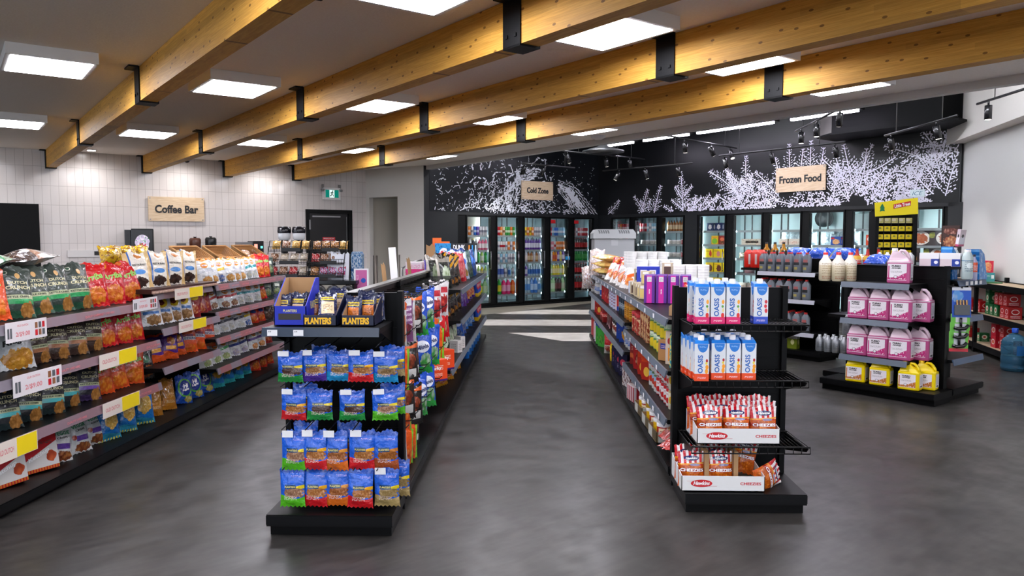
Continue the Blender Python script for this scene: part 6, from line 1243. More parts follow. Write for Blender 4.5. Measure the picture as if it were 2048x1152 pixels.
def fr(di, si, items, dy=.24):
    x0, x1 = FD[di]; n = len(items); wn = f'on shelf {["one","two","three","four","five","six"][si]}, right wall door {["one","two","three","four","five","six","seven","eight","nine"][di]}'
    for i, (k, f) in enumerate(items): place('f_'+k, RM(UF+dy, x0+(x1-x0)*f, FS[si]+.002), PHI-pi/2+R_(rnd.uniform(-4, 4)), 0, wn)
T5 = lambda ks: [(k, (i+.5)/len(ks)) for i, k in enumerate(ks)]
fr(1, 1, T5(['tub']*5)); fr(1, 2, T5(['tub']*5)); fr(2, 1, T5(['tub', 'tub', 'tub', 'tubr', 'tubr'])); fr(2, 2, T5(['tub', 'tub', 'tub', 'tubr', 'tubr']))
fr(3, 0, [('navy', .2), ('navy', .52), ('navy', .84)]); fr(3, 1, [('yg', .38), ('rb', .66), ('blue', .93)]); fr(3, 2, [('yred', .16), ('ypink', .5), ('yred', .84)]); fr(3, 3, [('ychoc', .2), ('ychoc', .52), ('ychoc', .84)])
fr(4, 1, [('egg', .55)]); fr(4, 2, T5(['pie']*3)); fr(4, 3, [('pinktub', .38), ('tealtub', .74)])
for z in (1,):
    fr(5, 1, T5(['ice']*4), .5); fr(5, 1, [('white', .3), ('white', .62), ('white', .88)]); fr(6, 1, T5(['ice']*4), .5); fr(6, 1, [('bl2', .62), ('bl2', .92)])
    fr(7, 0, [('eggo', .58), ('eggo', .92)]); fr(7, 1, [('eggo', .42), ('eggo', .78)]); fr(7, 2, T5(['meat']*3))
fr(8, 0, [('piz', .25), ('piz', .85)]) if 0 else fr(8, 1, [('piz', .30), ('piz', .86)]); fr(8, 2, [('piz2', .2), ('piz', .74)]); fr(8, 3, T5(['white']*3))
fr(5, 2, T5(['meat']*3)); fr(5, 3, T5(['ice']*3)); fr(6, 2, T5(['meat']*3)); fr(6, 3, T5(['ice']*3)); fr(4, 4, T5(['white']*3)); fr(3, 4, T5(['ychoc']*3))
# door stickers
for u, col, z, lab in ((11.40, 'c01820', 1.93, 'small red sticker at the top of the fourth drink cooler door'), (12.13, 'c01820', 1.93, 'small red sticker at the top of the fifth drink cooler door'), (11.86, '2a9ad8', 1.07, 'small blue sticker on the fourth drink cooler door')):
    t = MB().box(-.07, .07, -.002, 0, -.04, .04).build('door_sticker', mat('sticker_'+col, col, .4), loc=RM(u, WC-.008, z), rz=PHI); tag(t, lab, 'sticker')
for w, z, lab in ((5.30, 1.55, 'small food poster at the right end of the freezer'), ): 
    t = MB().box(-.13, .13, -.003, 0, -.18, .18).build('food_poster', design('foodposter', '3a201a', [('chips', .5, .3, .4, .25, 'd8a878', '8a4a30', 8), ('chips', .5, .75, .4, .14, 'c89080', '5a2a20', 8)], .4, 0), loc=RM(UF-.01, 5.36, z), rz=PHI-pi/2); tag(t, lab, 'poster')
# grey ice merchandiser / appliance in front of the corner
t = empty('slush_machine', (1.44, 13.8, 0), 0); tag(t, 'tall pale grey appliance with vent slots near the corner', 'appliance')
bevel_box(MB().box(-.36, .36, -.3, .4, .02, 1.52), 'machine_body', mat('appliance_grey', 'a9abaf', .4), .02, t)
MB().prism([(-.38, 1.525), (.38, 1.525), (.38, 1.62), (.33, 1.69), (-.33, 1.69), (-.38, 1.62)], -.32, .42).build('machine_hood', mat('appliance_grey2', 'b8babd', .4), t)
mb = MB()
for c in (-.2, .16):
    for r in range(3):
        for k in range(5): mb.prism([(c-.08+k*.04-.008*r, 1.62+r*.02), (c-.055+k*.04-.008*r, 1.62+r*.02), (c-.05+k*.04-.008*r, 1.632+r*.02), (c-.075+k*.04-.008*r, 1.632+r*.02)], -.322, -.3199)
mb.build('vent_slots', M_BLK, t); MB().box(-.06, .06, -.305, -.2995, 1.40, 1.5).build('latch_plate', mat('appliance_grey2', 'b8babd', .4), t)
# ------------------------------------------------------------------ air freshener rack
t = empty('air_freshener_rack', (4.50, 9.65, -.04), R_(-6)); tag(t, 'tall black wire rack of yellow air freshener packs under a yellow sign', 'display rack')
MB().box(-.22, .25, .02, .05, .5, 1.92).build('rack_back', M_TRIM, t)
MB().box(.2, .25, -.2, .05, 0.05, 1.92).box(-.24, -.2, -.2, .05, .05, 1.9).build('rack_side', M_TRIM, t); MB().box(-.25, .26, -.25, .25, 0, .05).build('rack_base', M_TRIM, t)
sg = MB().prism([(-.25, 1.83), (.25, 1.86), (.24, 2.06), (-.26, 2.0)], -.21, -.2).build('header_sign', mat('sign_yellow', 'f0dc10', .45), t)
mb = MB(); mb.prism([(-.04, 1.925), (.16, 1.965), (.16, 2.02), (-.04, 1.98)], -.2125, -.2105); mb.build('red_banner', M_RED, sg)
mb = MB(); lettering(mb, 'Little Trees', .06, 1.972, .185, .042, y=-.214, rot=.19, bold=.03, shear=.1); mb.build('lettering', M_WHP, sg)
mb = MB().prism([(-.2, 1.89), (-.17, 1.9), (-.14, 1.895), (-.15, 1.93), (-.14, 1.93), (-.155, 1.96), (-.17, 1.99), (-.19, 1.96), (-.2, 1.93), (-.19, 1.93)], -.2125, -.2105); mb.build('green_tree', M_DGRN, sg)
M_AFP = design('af_pack', 'eed40c', [('lines', .5, .35, .4, .25, 3, 'b89a08'), ('ell', .5, .6, .2, .2, '8a8a20')], .35, 0); M_AFW = design('af_packw', 'e4dc90', [('lines', .5, .4, .4, .3, 3, '5a6a30'), ('ell', .4, .6, .3, .25, 'e0d8c0')], .35, 0)
P('afy', lambda: MB().box(-.04, .04, -.012, .0, 0, .062).build('air_freshener_pack', M_AFP), 'yellow air freshener pack', 'air freshener', 'air freshener packs'); P('afw', lambda: MB().box(-.04, .04, -.012, .0, 0, .062).build('air_freshener_pack', M_AFW), 'pale yellow air freshener pack', 'air freshener', 'air freshener packs')
mb = MB()
for r in range(12): mb.tube([(-.22, -.17, 1.745-r*.1), (.22, -.17, 1.745-r*.1)], .005, 5)
for c in range(6): mb.box(-.215+c*.084-.004, -.215+c*.084+.004, -.17, .02, .55, 1.82)
mb.build('wire_grid', M_WIRE, t)
for r in range(12):
    for c in range(5):
        if r >= 5 and c == 4: continue
        p = Matrix.Rotation(R_(-6), 4, 'Z') @ Vector((-.173+c*.084, -.15, 1.75-r*.1))
        place('afw' if r in (0, 5) else 'afy', (4.50+p.x, 9.65+p.y, p.z-.04), R_(-6), 0, f'in row {["one","two","three","four","five","six","seven","eight","nine","ten","eleven","twelve"][r]} of the black wire rack')
# ------------------------------------------------------------------ antifreeze jugs
def mk_jug(nm, low, high, text_m, lab_l):
    w, d, h = .185, .12, .20; m = design('jug_'+nm, low, [('band', .9, 1, high)] if high != low else [], .3, 0, coat=.2)
    mb = MB().box(-w/2, w/2, -d/2, d/2, 0, h, 0, .6); o = bevel_box(mb, 'jug', m, .018, seg=3)
    mt = mat('jugtop_'+nm, high, .3)
    top = MB(); a = .05; B0 = [(-w/2+.008, -d/2+.01), (w/2-.008, -d/2+.01), (w/2-.008, d/2-.01), (-w/2+.008, d/2-.01)]
    T0 = [(-w/2+.03, -.022), (-.005, -.022), (-.005, .022), (-w/2+.03, .022)]
    vs = [(x, y, h-.012) for x, y in B0]+[(x, y, h+.022) for x, y in [(-w/2+.012, -d/2+.022), (w/2-.03, -d/2+.035), (w/2-.03, d/2-.035), (-w/2+.012, d/2-.022)]]+[(x, y, h+.075) for x, y in T0]
    fs = []
    for k in (0, 4):
        for i in range(4): j = (i+1) % 4; fs.append((k+i, k+j, k+4+j, k+4+i))
    fs.append((8, 9, 10, 11)); top.add(vs, fs); bevel_box(top, 'jug_shoulder', mt, .006, o)
    cx = -w/2+.048
    MB().lathe([(.021, h+.07), (.021, h+.09)], 14, cx, 0).build('jug_neck', mt, o)
    MB().lathe([(.024, h+.078), (.024, h+.102), (.021, h+.104)], 16, cx, 0).build('cap', mat('cap_'+nm, 'e6e2e6' if high != low else 'e0b810', .4), o)
    MB().tube([(-.014, 0, h+.06), (.006, 0, h+.084), (.03, 0, h+.08), (.052, 0, h+.058), (.069, 0, h+.026), (.074, 0, h-.008)], .0145, 10).build('handle', mt, o)
    M_J = design('juglabel_'+nm, 'e4dfe4', [('wave', .42, lab_l, 4.4, 2.1, .26), ('mottle', 14, .6, 'ece6ec'), ('rect', .06, .5, .03, .38, lab_l), ('lines', .45, .5, .3, .06, 3, '8a8088'), ('ell', .42, .2, .09, .1, '5a5058'), ('ell', .42, .2, .07, .08, 'e4dfe4'), ('band', .0, .03, 'e4dfe4')], .45, 0)
    l = MB().box(-w/2+.008, w/2-.028, -d/2-.0015, -d/2-.0002, .03, .172).build('front_label', M_J, o)
    MB().box(w/2+.0002, w/2+.0015, -d/2+.02, d/2-.012, .03, .172).build('side_label', design('juglabel2', 'dcdbe2', [('lines', .5, .55, .4, .3, 12, '8a90a0'), ('rect', .5, .1, .3, .06, '2a2a30')], .45, 0), o)
    mb = MB(); lettering(mb, 'TURBO', -.018, .152, .075, .016, y=-d/2-.0022, shear=.3, bold=.05); lettering(mb, 'POWER', -.018, .134, .07, .013, y=-d/2-.0022, shear=.3, bold=.05); mb.build('lettering', M_BLK, o)
    return o
P('jugp', lambda: mk_jug('pink', 'b04a7e', 'cdb4c1', M_BLK, 'b81a70'), 'pink antifreeze jug', 'jug', 'pink antifreeze jugs')
P('jugy', lambda: mk_jug('yellow', 'ecd000', 'ecd000', M_BLK, 'b86a1c'), 'yellow antifreeze jug', 'jug', 'yellow antifreeze jugs')
JZ = PHI-pi/2+R_(8)
def ju(u, w, z, k, wh, s=1.05, rz=0): return place(k, RM(u, w, z), JZ+R_(rz+rnd.uniform(-2, 2)), 0, wh, s=s)
for z, wh in ((.738, 'on the upper jug shelf'), (.378, 'on the lower jug shelf')):
    for i in range(3): ju(7.12, 3.80-i*.205-.02, z, 'jugp', 'in front '+wh)
    for i in range(3): ju(7.27, 3.80-i*.205-.12, z, 'jugp', 'in back '+wh)
for i, w in enumerate((3.78, 3.54, 3.27)): ju(7.10, w, .117, 'jugy', 'in front on the display base', s=(1.0, 1.0, .86))
ju(7.24, 3.19, .117, 'jugy', 'behind the right one on the base', s=(1.0, 1.0, .86))
place('jugp', RM(7.15, 3.42, 1.093), JZ+R_(6), 0, label='single pink antifreeze jug alone on top of the display', s=1.08)
# other goods around that display
P('wjug', lambda: mk_bottle('white_jug', design('wjugd', 'd8d4c8', [('band', 0, .6, 'c8bda0'), ('lines', .5, .45, .3, .22, 5, '9a8a70'), ('lines', .5, .15, .3, .06, 2, 'a86a50')], .35, 0), mat('cap_red', 'c81c1c', .35), .062, .29, shoulder=.66, neck=.36), 'milky white bottle with red cap', 'bottle', 'white bottles with red caps')
for i, (u, w) in enumerate(((7.22, 4.21), (7.24, 4.08), (7.36, 4.02), (7.38, 4.16))): place('wjug', RM(u, w, 1.083), 0, 0, 'on the left wing shelf')
M_SILV = design('silver_btl', '8c9094', [('lines', .5, .45, .36, .2, 6, '4a4e52')], .3, 0, metal=.5)
P('silv', lambda: mk_bottle('silver_bottle', M_SILV, mat('cap_silver', 'b0b4b8', .3, .5), .04, .17, shoulder=.72, neck=.4, capr=.42), 'silver additive bottle', 'bottle', 'silver bottles')
for j in range(2):
    for i in range(4): place('silv', RM(7.27+j*.11, 4.26-i*.09+.02, .343), 0, 0, ['in front', 'behind'][j]+' on the low left wing')
place('silv', RM(7.3, 4.0, .54), 0, 0, label='silver additive bottle standing higher by the display post', s=1.2)
P('oil', lambda: mk_bottle('oil_bottle', design('oilb', '6f7680', [('lines', .45, .5, .2, .12, 4, 'a8a8a0'), ('rect', .45, .62, .16, .08, 'a85a58'), ('rect', .45, .47, .2, .08, '23262a'), ('rect', .4, .22, .12, .07, 'b8a860')], .3, 0), mat('cap_red', 'c81c1c', .35), .052, .25, sq=4, flat=.62, shoulder=.74, neck=.4, capr=.4), 'grey motor oil bottle', 'bottle', 'grey motor oil bottles')
for z, nm, rows_ in ((1.093, 'top', 2), (.753, 'middle', 3), (.343, 'bottom', 4)):
    for j in range(rows_):
        for i in range(6 if j == 0 else 5): place('oil', RM(8.56+j*.075, 5.86-i*.125+.02*j, z), PHI-pi/2+R_(8), 0, ['in front row', 'in second row', 'in third row', 'in fourth row'][j]+f' on the {nm} oil shelf')
P('redj', lambda: mk_bottle('red_container', design('redjd', 'd8281c', [('rect', .8, .5, .16, .3, 'd8c8c8')], .3, 0), mat('cap_darkred', '8a1814', .4), .055, .24, sq=4, flat=.8, shoulder=.82, neck=.4), 'bright red fluid container', 'container', 'red fluid containers')
for i in range(3): place('redj', RM(8.62, 6.10-i*.10+.03, 1.133), PHI-pi/2, 0, 'left of the oil bottles')
place('redj', RM(8.75, 6.05, 1.133), PHI-pi/2, 0, label='bright red fluid container at the back, left of the oil')
P('gold', lambda: mk_bottle('amber_bottle', design('goldb', 'b07818', [('rect', .5, .45, .3, .2, '3a3028')], .15, 0), M_BLK, .05, .27, shoulder=.6), 'amber oil bottle with black cap', 'bottle', 'amber bottles')
for i in range(3): place('gold', RM(8.9, 6.05-i*.13, 1.2), 0, 0, 'behind the red containers', s=1.0)
M_GTIN = design('green_tin', '76861e', [('band', .75, 1, 'c8c8c4'), ('ell', .5, .5, .2, .2, 'e0dca0'), ('lines', .5, .82, .4, .06, 2, '6a6a60')], .35, 0)
P('gtin', lambda: mk_box('green_tin', M_GTIN, .12, .17, .08), 'green fluid tin', 'tin', 'green tins')
for i in range(2): place('gtin', RM(8.62, 5.56-i*.13, .117), PHI-pi/2+R_(6), 0, 'on the base of the oil display')
MB_ = None
# on top: blue packs and wipes, wiper fluid, sponges
M_BLUEPK = design('blue_pack', '1c50c8', [('mottle', 5, .6, 'b8c8e8')], .2, .5)
P('bpack', lambda: mk_bag('blue_pack', M_BLUEPK, .3, .2, .16), 'bright blue wrapped pack', 'pack', 'blue packs')
for i in range(3): place('bpack', RM(9.05, 5.75-i*.34, 1.26), PHI-pi/2, R_(-55), 'on top behind the oil display', s=1.1)
place('bpack', RM(7.75, 3.98, 1.255), PHI-pi/2, R_(-60), label='bright blue wrapped pack left of the lone pink jug', s=.8)
P('syrup', lambda: mk_bottle('red_bottle', design('syrupb', 'b01c18', [('band', .4, .62, 'e0b040'), ('lines', .5, .3, .3, .1, 3, 'f0e0e0')], .2, 0), M_BLK, .045, .22, shoulder=.5, neck=.3), 'red bottle with black cap', 'bottle', 'red black-capped bottles')
for i in range(3): place('syrup', RM(8.1, 4.35-i*.12, 1.2), 0, 0, 'behind the lone jug display', s=1.0)
P('wht', lambda: mk_bottle('small_white_bottle', mat('white_plastic', 'd8dadc', .35), M_CAPW, .035, .12), 'small white bottle', 'bottle', 'small white bottles')
for i in range(5): place('wht', RM(7.95, 4.02-i*.08, 1.25), 0, 0, 'on top of the jug display')
place('_x', (0, 0, 0)) if 0 else None
MB().box(.36, 1.1, .36, .75, 1.23, 1.25) if 0 else None
top = MB().box(0.09, 1.03, .36, .75, 1.225, 1.25).build('display_top', M_DECK, UA)
P('wipes', lambda: mk_box('wipes_box', design('wipesd', 'd8c8cc', [('band', .55, 1, 'e8e8ea'), ('rect', .8, .28, .2, .27, '1c3a98'), ('ell', .85, .3, .1, .12, 'e8e8f0')], .35, 0), .17, .125, .12), 'white and blue wipes box', 'box', 'wipes boxes')
for i in range(2): place('wipes', RM(7.5, 3.30-i*.185, 1.253), PHI-pi/2+R_(8), 0, 'on top of the jug display')
P('spray', lambda: mk_bottle('spray_bottle', design('sprayd', 'b8c8c8', [('lines', .5, .45, .3, .2, 5, '6a7a88'), ('ell', .5, .5, .2, .1, 'dce8e8'), ('band', .66, .7, '6a8aa0')], .25, 0), M_CAPW, .048, .27, shoulder=.74, neck=.5, capr=.55), 'pale green cleaner bottle with white cap', 'bottle', 'cleaner bottles')
place('spray', RM(7.42, 3.02-.02, 1.253) if 0 else RM(7.5, 2.98, 1.14), 0, 0, label='pale green cleaner bottle on the side shelf, nearest'); place('spray', RM(7.75, 3.2, 1.17), 0, 0, label='pale green cleaner bottle behind the nearest one', s=.95)
P('bsq', lambda: MB().prism([(-.02, 0), (.13, 0), (.06, .2), (-.01, .24), (-.04, .24)], -.05, .05).build('blue_squeegee_pack', design('bluesq', '1c78c8', [('mottle', 5, .55, '5aa8e0')], .2, .4)), 'blue squeegee pack', 'pack', 'blue squeegee packs')
place('bsq', RM(7.85, 3.06, 1.125), PHI, 0, label='blue squeegee pack leaning on the side shelf', s=1.2); place('bsq', RM(7.62, 3.2, 1.125), PHI, 0, label='blue squeegee pack standing behind the cleaner bottle', s=(.8, 1, 1.3))
P('blist', lambda: mk_box('blister_card', design('blisterd', 'c8b8c0', [('rect', .5, .35, .4, .2, 'd8d8e0'), ('ell', .5, .62, .2, .1, '1a1a1c'), ('band', .0, .12, 'b83a68')], .3, 0), .12, .16, .03), 'clear blister card', 'blister card', 'blister cards')
place('blist', RM(7.66, 3.12, 1.44), PHI, R_(8), label='pale blister card with black hook slot at the top')
P('tube', lambda: mk_bottle('additive_bottle', design('addd', 'a8a8c8', [('band', .35, .75, 'd84a20'), ('lines', .5, .5, .2, .12, 3, 'f0f0f0')], .25, 0), M_BLK, .03, .24, shoulder=.7, neck=.3), 'slim orange-banded additive bottle', 'bottle', None)
place('tube', RM(7.62, 2.97, 1.125), 0, 0, label='slim orange-banded bottle between cleaner bottle and squeegee')
# hanging cards on the right side of the jug display
def hcard(nm, base, layers, w, h, things):
    def f():
        o = MB().box(-w/2, w/2, -.002, .0, 0, h).build('hanging_card', design('hc_'+nm, base, layers, .3, 0)); things(o); return o
    return f
def brushes(o):
    mb = MB()
    for i in range(4): mb.tube([(-.035+i*.023, -.012, .03), (-.035+i*.023, -.012, .14)], .008, 8)
    mb.build('brass_bristles', mat('brass', '9a7a50', .3, .7), o); MB().box(-.055, .055, -.02, -.002, .02, .1).build('grey_holder', mat('holder', '4a4e54', .4), o)
def hook_(o): MB().tube([(-.05, -.012, .05), (-.02, -.02, .04), (.03, -.02, .045), (.055, -.014, .07)], .014, 8).tube([(.0, -.014, .05), (.0, -.014, .13)], .01, 8).build('black_clamp', mat('clamp_black', '141416', .25), o)
P('hc1', hcard('blue', '1c50b0', [('chips', .3, .7, .3, .2, 'a8b8c8', '4a88c8', 6), ('band', .9, 1, 'c0c4cc')], .14, .24, brushes), 'x', 'hanging pack', 'hanging packs'); P('hc2', hcard('green', '5fae3a', [('band', 0, .16, 'c02838'), ('rect', .55, .6, .3, .34, 'b8bcc0')], .14, .16, hook_), 'x', 'hanging pack', 'hanging packs')
for i, (k, z, lab) in enumerate((('hc1', .80, 'hanging blue card with brass bristles beside the pink jugs'), ('hc2', .655, 'hanging green card with black clamp, uppermost of three'), ('hc2', .58, 'hanging green card with black clamp, middle of three'), ('hc2', .50, 'hanging green card with black clamp, lowest of three'))):
    place(k, RM(7.12-i*.012, 2.86, z+.02), PHI-R_(48), R_(-4), label=lab, s=1.1)
t = MB().tube([RM(7.12, 2.86, 1.08), RM(7.30, 3.06, 1.08)], .005, 6).build('peg_hook', M_WIRE); tag(t, 'black peg hook holding the hanging cards', 'hook')
# ------------------------------------------------------------------ cola cases on the utility rack
def rc(key, base, layers, w, h, d, dsc, texts=()): P(key, lambda: mk_box('drink_case', design('case_'+key, base, layers, .35, 0), w, h, d, texts), dsc, 'drink case', 'drink cases')
rc('cola', 'b01418', [('ell', .5, .6, .3, .22, 'e8d8d8'), ('ell', .5, .6, .24, .16, 'b01418'), ('lines', .5, .22, .36, .12, 2, 'e8d8d8')], .13, .15, .15, 'red cola case'); rc('colal', 'a81418', [('rect', .98, .5, .02, .5, '801014')], .40, .13, .2, 'long red cola case', [('Coca-Cola', -.05, .5, .6, .42, M_WHP, 0, .3)])
rc('ginger', '0e5a2c', [('ell', .5, .55, .28, .26, 'd8d4c0'), ('ell', .5, .55, .14, .12, 'b83a2c'), ('lines', .5, .15, .3, .06, 1, 'd8d4c0')], .13, .14, .15, 'green ginger ale case'); rc('pepper', 'b8182c', [('ell', .5, .5, .34, .24, 'e8dcd8'), ('chips', .5, .5, .26, .16, 'd8a040', 'c02838', 6)], .15, .15, .2, 'red sparkling fruit drink case')
rc('fizz', 'c81c3c', [('chips', .72, .5, .18, .44, 'e8d088', 'd86a50', 7), ('lines', .25, .45, .2, .12, 2, 'f0c8d0')], .42, .16, .26, 'long pink-red fruit drink case'); rc('fizz2', '3a8a90', [('lines', .5, .6, .3, .1, 1, 'c0d8d8'), ('rect', .9, .55, .06, .2, 'd8e0e0')], .44, .12, .28, 'long teal drink case')
AW = math.atan2(DR.y, DR.x)   # along the wall
def wl(k, s, z, where=None, label=None, n=.26, turn=0, sc_=1): return place(k, rw(s, n, z), AW-pi+R_(turn)+R_(0), 0, where, label=label, s=sc_)
# fronts face into the room: local -y must point along +NR
ang = math.atan2(NR.y, NR.x)+pi/2
def wl(k, s, z, where=None, label=None, n=.26, sc_=1): return place(k, rw(s, n, z), ang+R_(rnd.uniform(-2, 2)), 0, where, label=label, s=sc_)
for lv, n_, c0 in ((0, 3, 2.30), (1, 2, 2.30), (2, 2, 2.30)):
    for i in range(n_ if lv == 0 else 1): wl('ginger', c0+i*.145, .522+lv*.142, ['on the bottom layer', 'on the middle layer', 'on the top layer'][lv]+' of the right rack')
for lv in range(2):
    for i in range(3 if lv else 2): wl('cola', 2.58+.15*(2-i)+.14 if 0 else 2.80+i*.14-(.2 if lv else 0)+.0, .522+lv*.155, ['on the bottom layer', 'on the upper layer'][lv]+' of the right bay')
for lv in range(2): wl('pepper', 2.62, .122+lv*.152, ['lower of the two', 'upper of the two'][lv]+' on the low rack shelf'); wl('cola', 2.82, .122+lv*.152, ['low', 'high'][lv]+' beside the fruit drink cases')
for i in range(3): wl('cola', 1.25+i*.14+.1, .522, 'on the middle shelf of left bay')
wl('colal', .85, .522, label='long red cola case on the middle rack shelf'); wl('cola', 1.98, .522, label='last red cola case beside the rack post')
wl('colal', 1.35, .122, label='long red cola case on the low rack shelf'); wl('ginger', 1.98, .122, label='lone green ginger ale case on the low rack shelf', sc_=.8)
wl('fizz2', 1.70, .932, label='long teal drink case on top of the rack'); wl('fizz', 1.65, 1.054, label='long pink-red fruit drink case stacked on the teal one')
# water jugs
M_WJ = bpy.data.materials.new('blue_water_jug'); M_WJ.use_nodes = True; b = M_WJ.node_tree.nodes['Principled BSDF']
b.inputs['Base Color'].default_value = lin('5a9cc4'); b.inputs['Roughness'].default_value = .06; b.inputs['Transmission Weight'].default_value = .75; b.inputs['IOR'].default_value = 1.25
def wjug():
    o = MB().lathe([(.11, 0), (.132, .015), (.135, .06), (.128, .08), (.135, .1), (.135, .16), (.128, .18), (.135, .2), (.135, .29), (.128, .305), (.135, .32), (.12, .36), (.07, .41), (.03, .43), (.028, .46)], 32).build('water_jug', M_WJ, fix=False)
    MB().lathe([(.032, .44), (.034, .485), (.03, .49)], 18).build('cap', mat('cap_blue', '1c50c0', .4), o)
    MB().box(-.06, .06, -.1375, -.136, .19, .3).build('label', mat('jug_label', '2a6aa8', .4), o); return o
P('wj', wjug, 'big blue water jug on the floor', 'water jug', 'water jugs')
place('wj', (5.52, 8.72, 0), label='big blue water jug on the floor beside the utility rack'); place('wj', (5.62, 8.42, 0), label='big blue water jug at the right picture edge, in front', s=1)
# ------------------------------------------------------------------ coffee bar along the tile wall
t = empty('coffee_counter', RM(1.4, WT-.65, 0), PHI); tag(t, 'long low counter with black front against the tile wall', 'counter')
MB().box(0, 4.5, .03, .62, .05, .88).build('counter_body', M_TRIM, t); MB().box(-.02, 4.52, 0, .64, .88, .92).build('counter_top', mat('counter_grey', '9a9896', .4), t)
t = empty('drink_dispenser', RM(2.82, WT-.45, .92), PHI-R_(12)); tag(t, 'black cold drink dispenser with bright oval display', 'drink dispenser')
bevel_box(MB().box(-.18, .18, -.2, .3, 0, .78), 'dispenser_body', mat('dispenser_black', '101012', .25), .02, t)
MB().box(-.28, -.19, -.1, .3, 0, .76).build('side_panel', mat('dispenser_side', '232426', .4), t)
md = design('dispenser_screen', 'c8b8d0', [('ell', .5, .4, .35, .18, 'c81c40'), ('mottle', 6, .55, 'e8e0e8'), ('mottle', 8, .62, '3a9a5a'), ('band', 0, .2, '2a2a30')], .2, 0)
b = md.node_tree.nodes['Principled BSDF']; src = b.inputs['Base Color'].links[0].from_socket; md.node_tree.links.new(src, b.inputs['Emission Color']); b.inputs['Emission Strength'].default_value = .15
n = 28; mb = MB(); pts = [(.12*cos(2*pi*i/n)*(1 if sin(2*pi*i/n) > 0 else .85), .52+.17*sin(2*pi*i/n)*(.9 if sin(2*pi*i/n) > 0 else 1.15)) for i in range(n)]; mb.prism(pts, -.208, -.2005); mb.build('oval_display', md, t)
for i, (px, hgt, r, col, lab) in enumerate(((3.72, .62, .10, '5a3222', 'brown round coffee bean hopper under the coffee bar sign'), (4.0, .63, .10, '141416', 'black round coffee urn right of the brown one'))):
    t = MB().lathe([(r*.9, 0), (r, .02), (r, hgt-.12), (r*1.03, hgt-.1), (r*1.03, hgt-.03), (r*.8, hgt)], 24).build('coffee_urn', mat('urn_'+col, col, .3), loc=RM(px, WT-.4, .92)); tag(t, lab, 'coffee urn')
    MB().lathe([(.02, hgt-.005), (.03, hgt+.02)], 12).build('lid_knob', M_BLK, t)
t = MB().box(-.12, .0, -.1, .1, 0, .52).build('steel_box', mat('steel_soft', '6c6c6e', .35, .6), loc=RM(3.55, WT-.35, .92), rz=PHI); tag(t, 'plain steel box left of the brown coffee hopper', 'steel box')
t = empty('espresso_unit', RM(4.75, WT-.4, .92), PHI); tag(t, 'small steel coffee maker with dark control panel', 'coffee maker')
MB().box(-.24, .0, -.1, .2, 0, .54).build('maker_body', mat('steel_soft2', '8a8a8c', .3, .7), t); MB().box(0, .2, -.14, .2, 0, .56).build('control_panel', mat('dispenser_black', '101012', .25), t)
MB().box(.02, .08, -.143, -.14, .4, .5).build('red_light_panel', emis('redlcd', 'e88070', 1.5), t); MB().box(.14, .18, -.143, -.14, .42, .46).build('green_light', emis('greenlcd', '50e8c0', 2), t)
t = MB().box(-.25, .25, 0, .04, 0, .12).build('wall_socket_strip', mat('socket_white', 'd0ccca', .5), loc=RM(1.95, WT-.045, 1.2), rz=PHI); tag(t, 'white wall socket strip low on the tile wall', 'socket strip')
MB().box(.16, .24, -.004, 0, .03, .1).build('dark_socket', M_BLK, t)
P('ban', lambda: mk_bag('banana_bag', design('banb', 'c8a01c', [('mottle', 6, .55, '8a5a1c')], .2, .5), .2, .16, .14), 'yellow wrapped bakery bag', 'bakery bag', None)
for i in range(3): place('ban', RM(2.2+i*.25, WT-.35, 1.28 if 0 else .925), PHI, 0, 'beside the drink dispenser', s=1.0) if 0 else place('ban', (-3.42+.0, 6.0+i*.22-.0, 1.30), R_(60), R_(-20), 'standing behind the tan bags')
t = empty('menu_board', RM(.5, WT-.02, 0), PHI); tag(t, 'tall black panel at the left edge of the tile wall', 'panel'); MB().box(-1.2, .8, -.06, -.0, .0, 2.11).build('black_panel', M_BLACK, t)
# ------------------------------------------------------------------ wicker baskets on the rear of the left rack
def wick():
    m, nt, g, b = noise_mat('wicker', '9a6430', 'd09a5a', 6, .6, None, (60, 60, 180), 3, .8); return m
M_WICK = wick()
def basket():
    t = empty('wicker_basket'); n = 10; mb = MB(); w, d, h = .215, .11, .085
    for k in range(9):
        f = k/8; a = w*(.82+.18*f); c = d*(.82+.18*f); z = .006+h*f; r = .006 if k < 8 else .011
        mb.tube([(-a, -c, z), (a, -c, z), (a, c, z), (-a, c, z), (-a, -c, z)], r, 6)
    for i in range(12): x = -w*.82+w*1.64*i/11; mb.tube([(x, -d*.83, 0), (x*1.2, -d*1.02, h)], .004, 4).tube([(x, d*.83, 0), (x*1.2, d*1.02, h)], .004, 4)
    mb.build('woven_sides', M_WICK, t); MB().box(-w*.8, w*.8, -d*.8, d*.8, 0, .006).build('basket_bottom', M_WICK, t)
    MB().box(-.07, .07, -d-.012, -d-.009, -.03, .03).build('paper_tag', mat('lilac_card', 'a8a0b8', .5), t); return t
P('bask', basket, 'tan wicker basket', 'basket', 'wicker baskets')
for i, Y in enumerate((7.15, 7.85, 8.6)): place('bask', (-3.34, Y, 1.30), R_(82), R_(32), label=['wicker basket of wrapped snacks, nearest of three', 'empty middle wicker basket of three', 'wicker basket of pastries, farthest of three'][i])
t = MB().box(0, 2.1, -.28, .0, 1.2, 1.225).build('basket_shelf', M_DECK, loc=(-3.36, 6.75, 0), rz=pi/2); tag(t, 'black shelf carrying three wicker baskets behind the chips', 'shelf')
P('mini', lambda: mk_bag('wrapped_pastry', design('minip', 'c8b0a0', [('mottle', 8, .5, 'a8783a')], .2, .5), .09, .1, .04), 'small wrapped pastry', 'pastry', 'wrapped pastries')
for i in range(5): place('mini', (-3.30-.03*(i % 2), 7.02+i*.05, 1.33), R_(40+20*i), R_(-60), 'in the nearest basket')
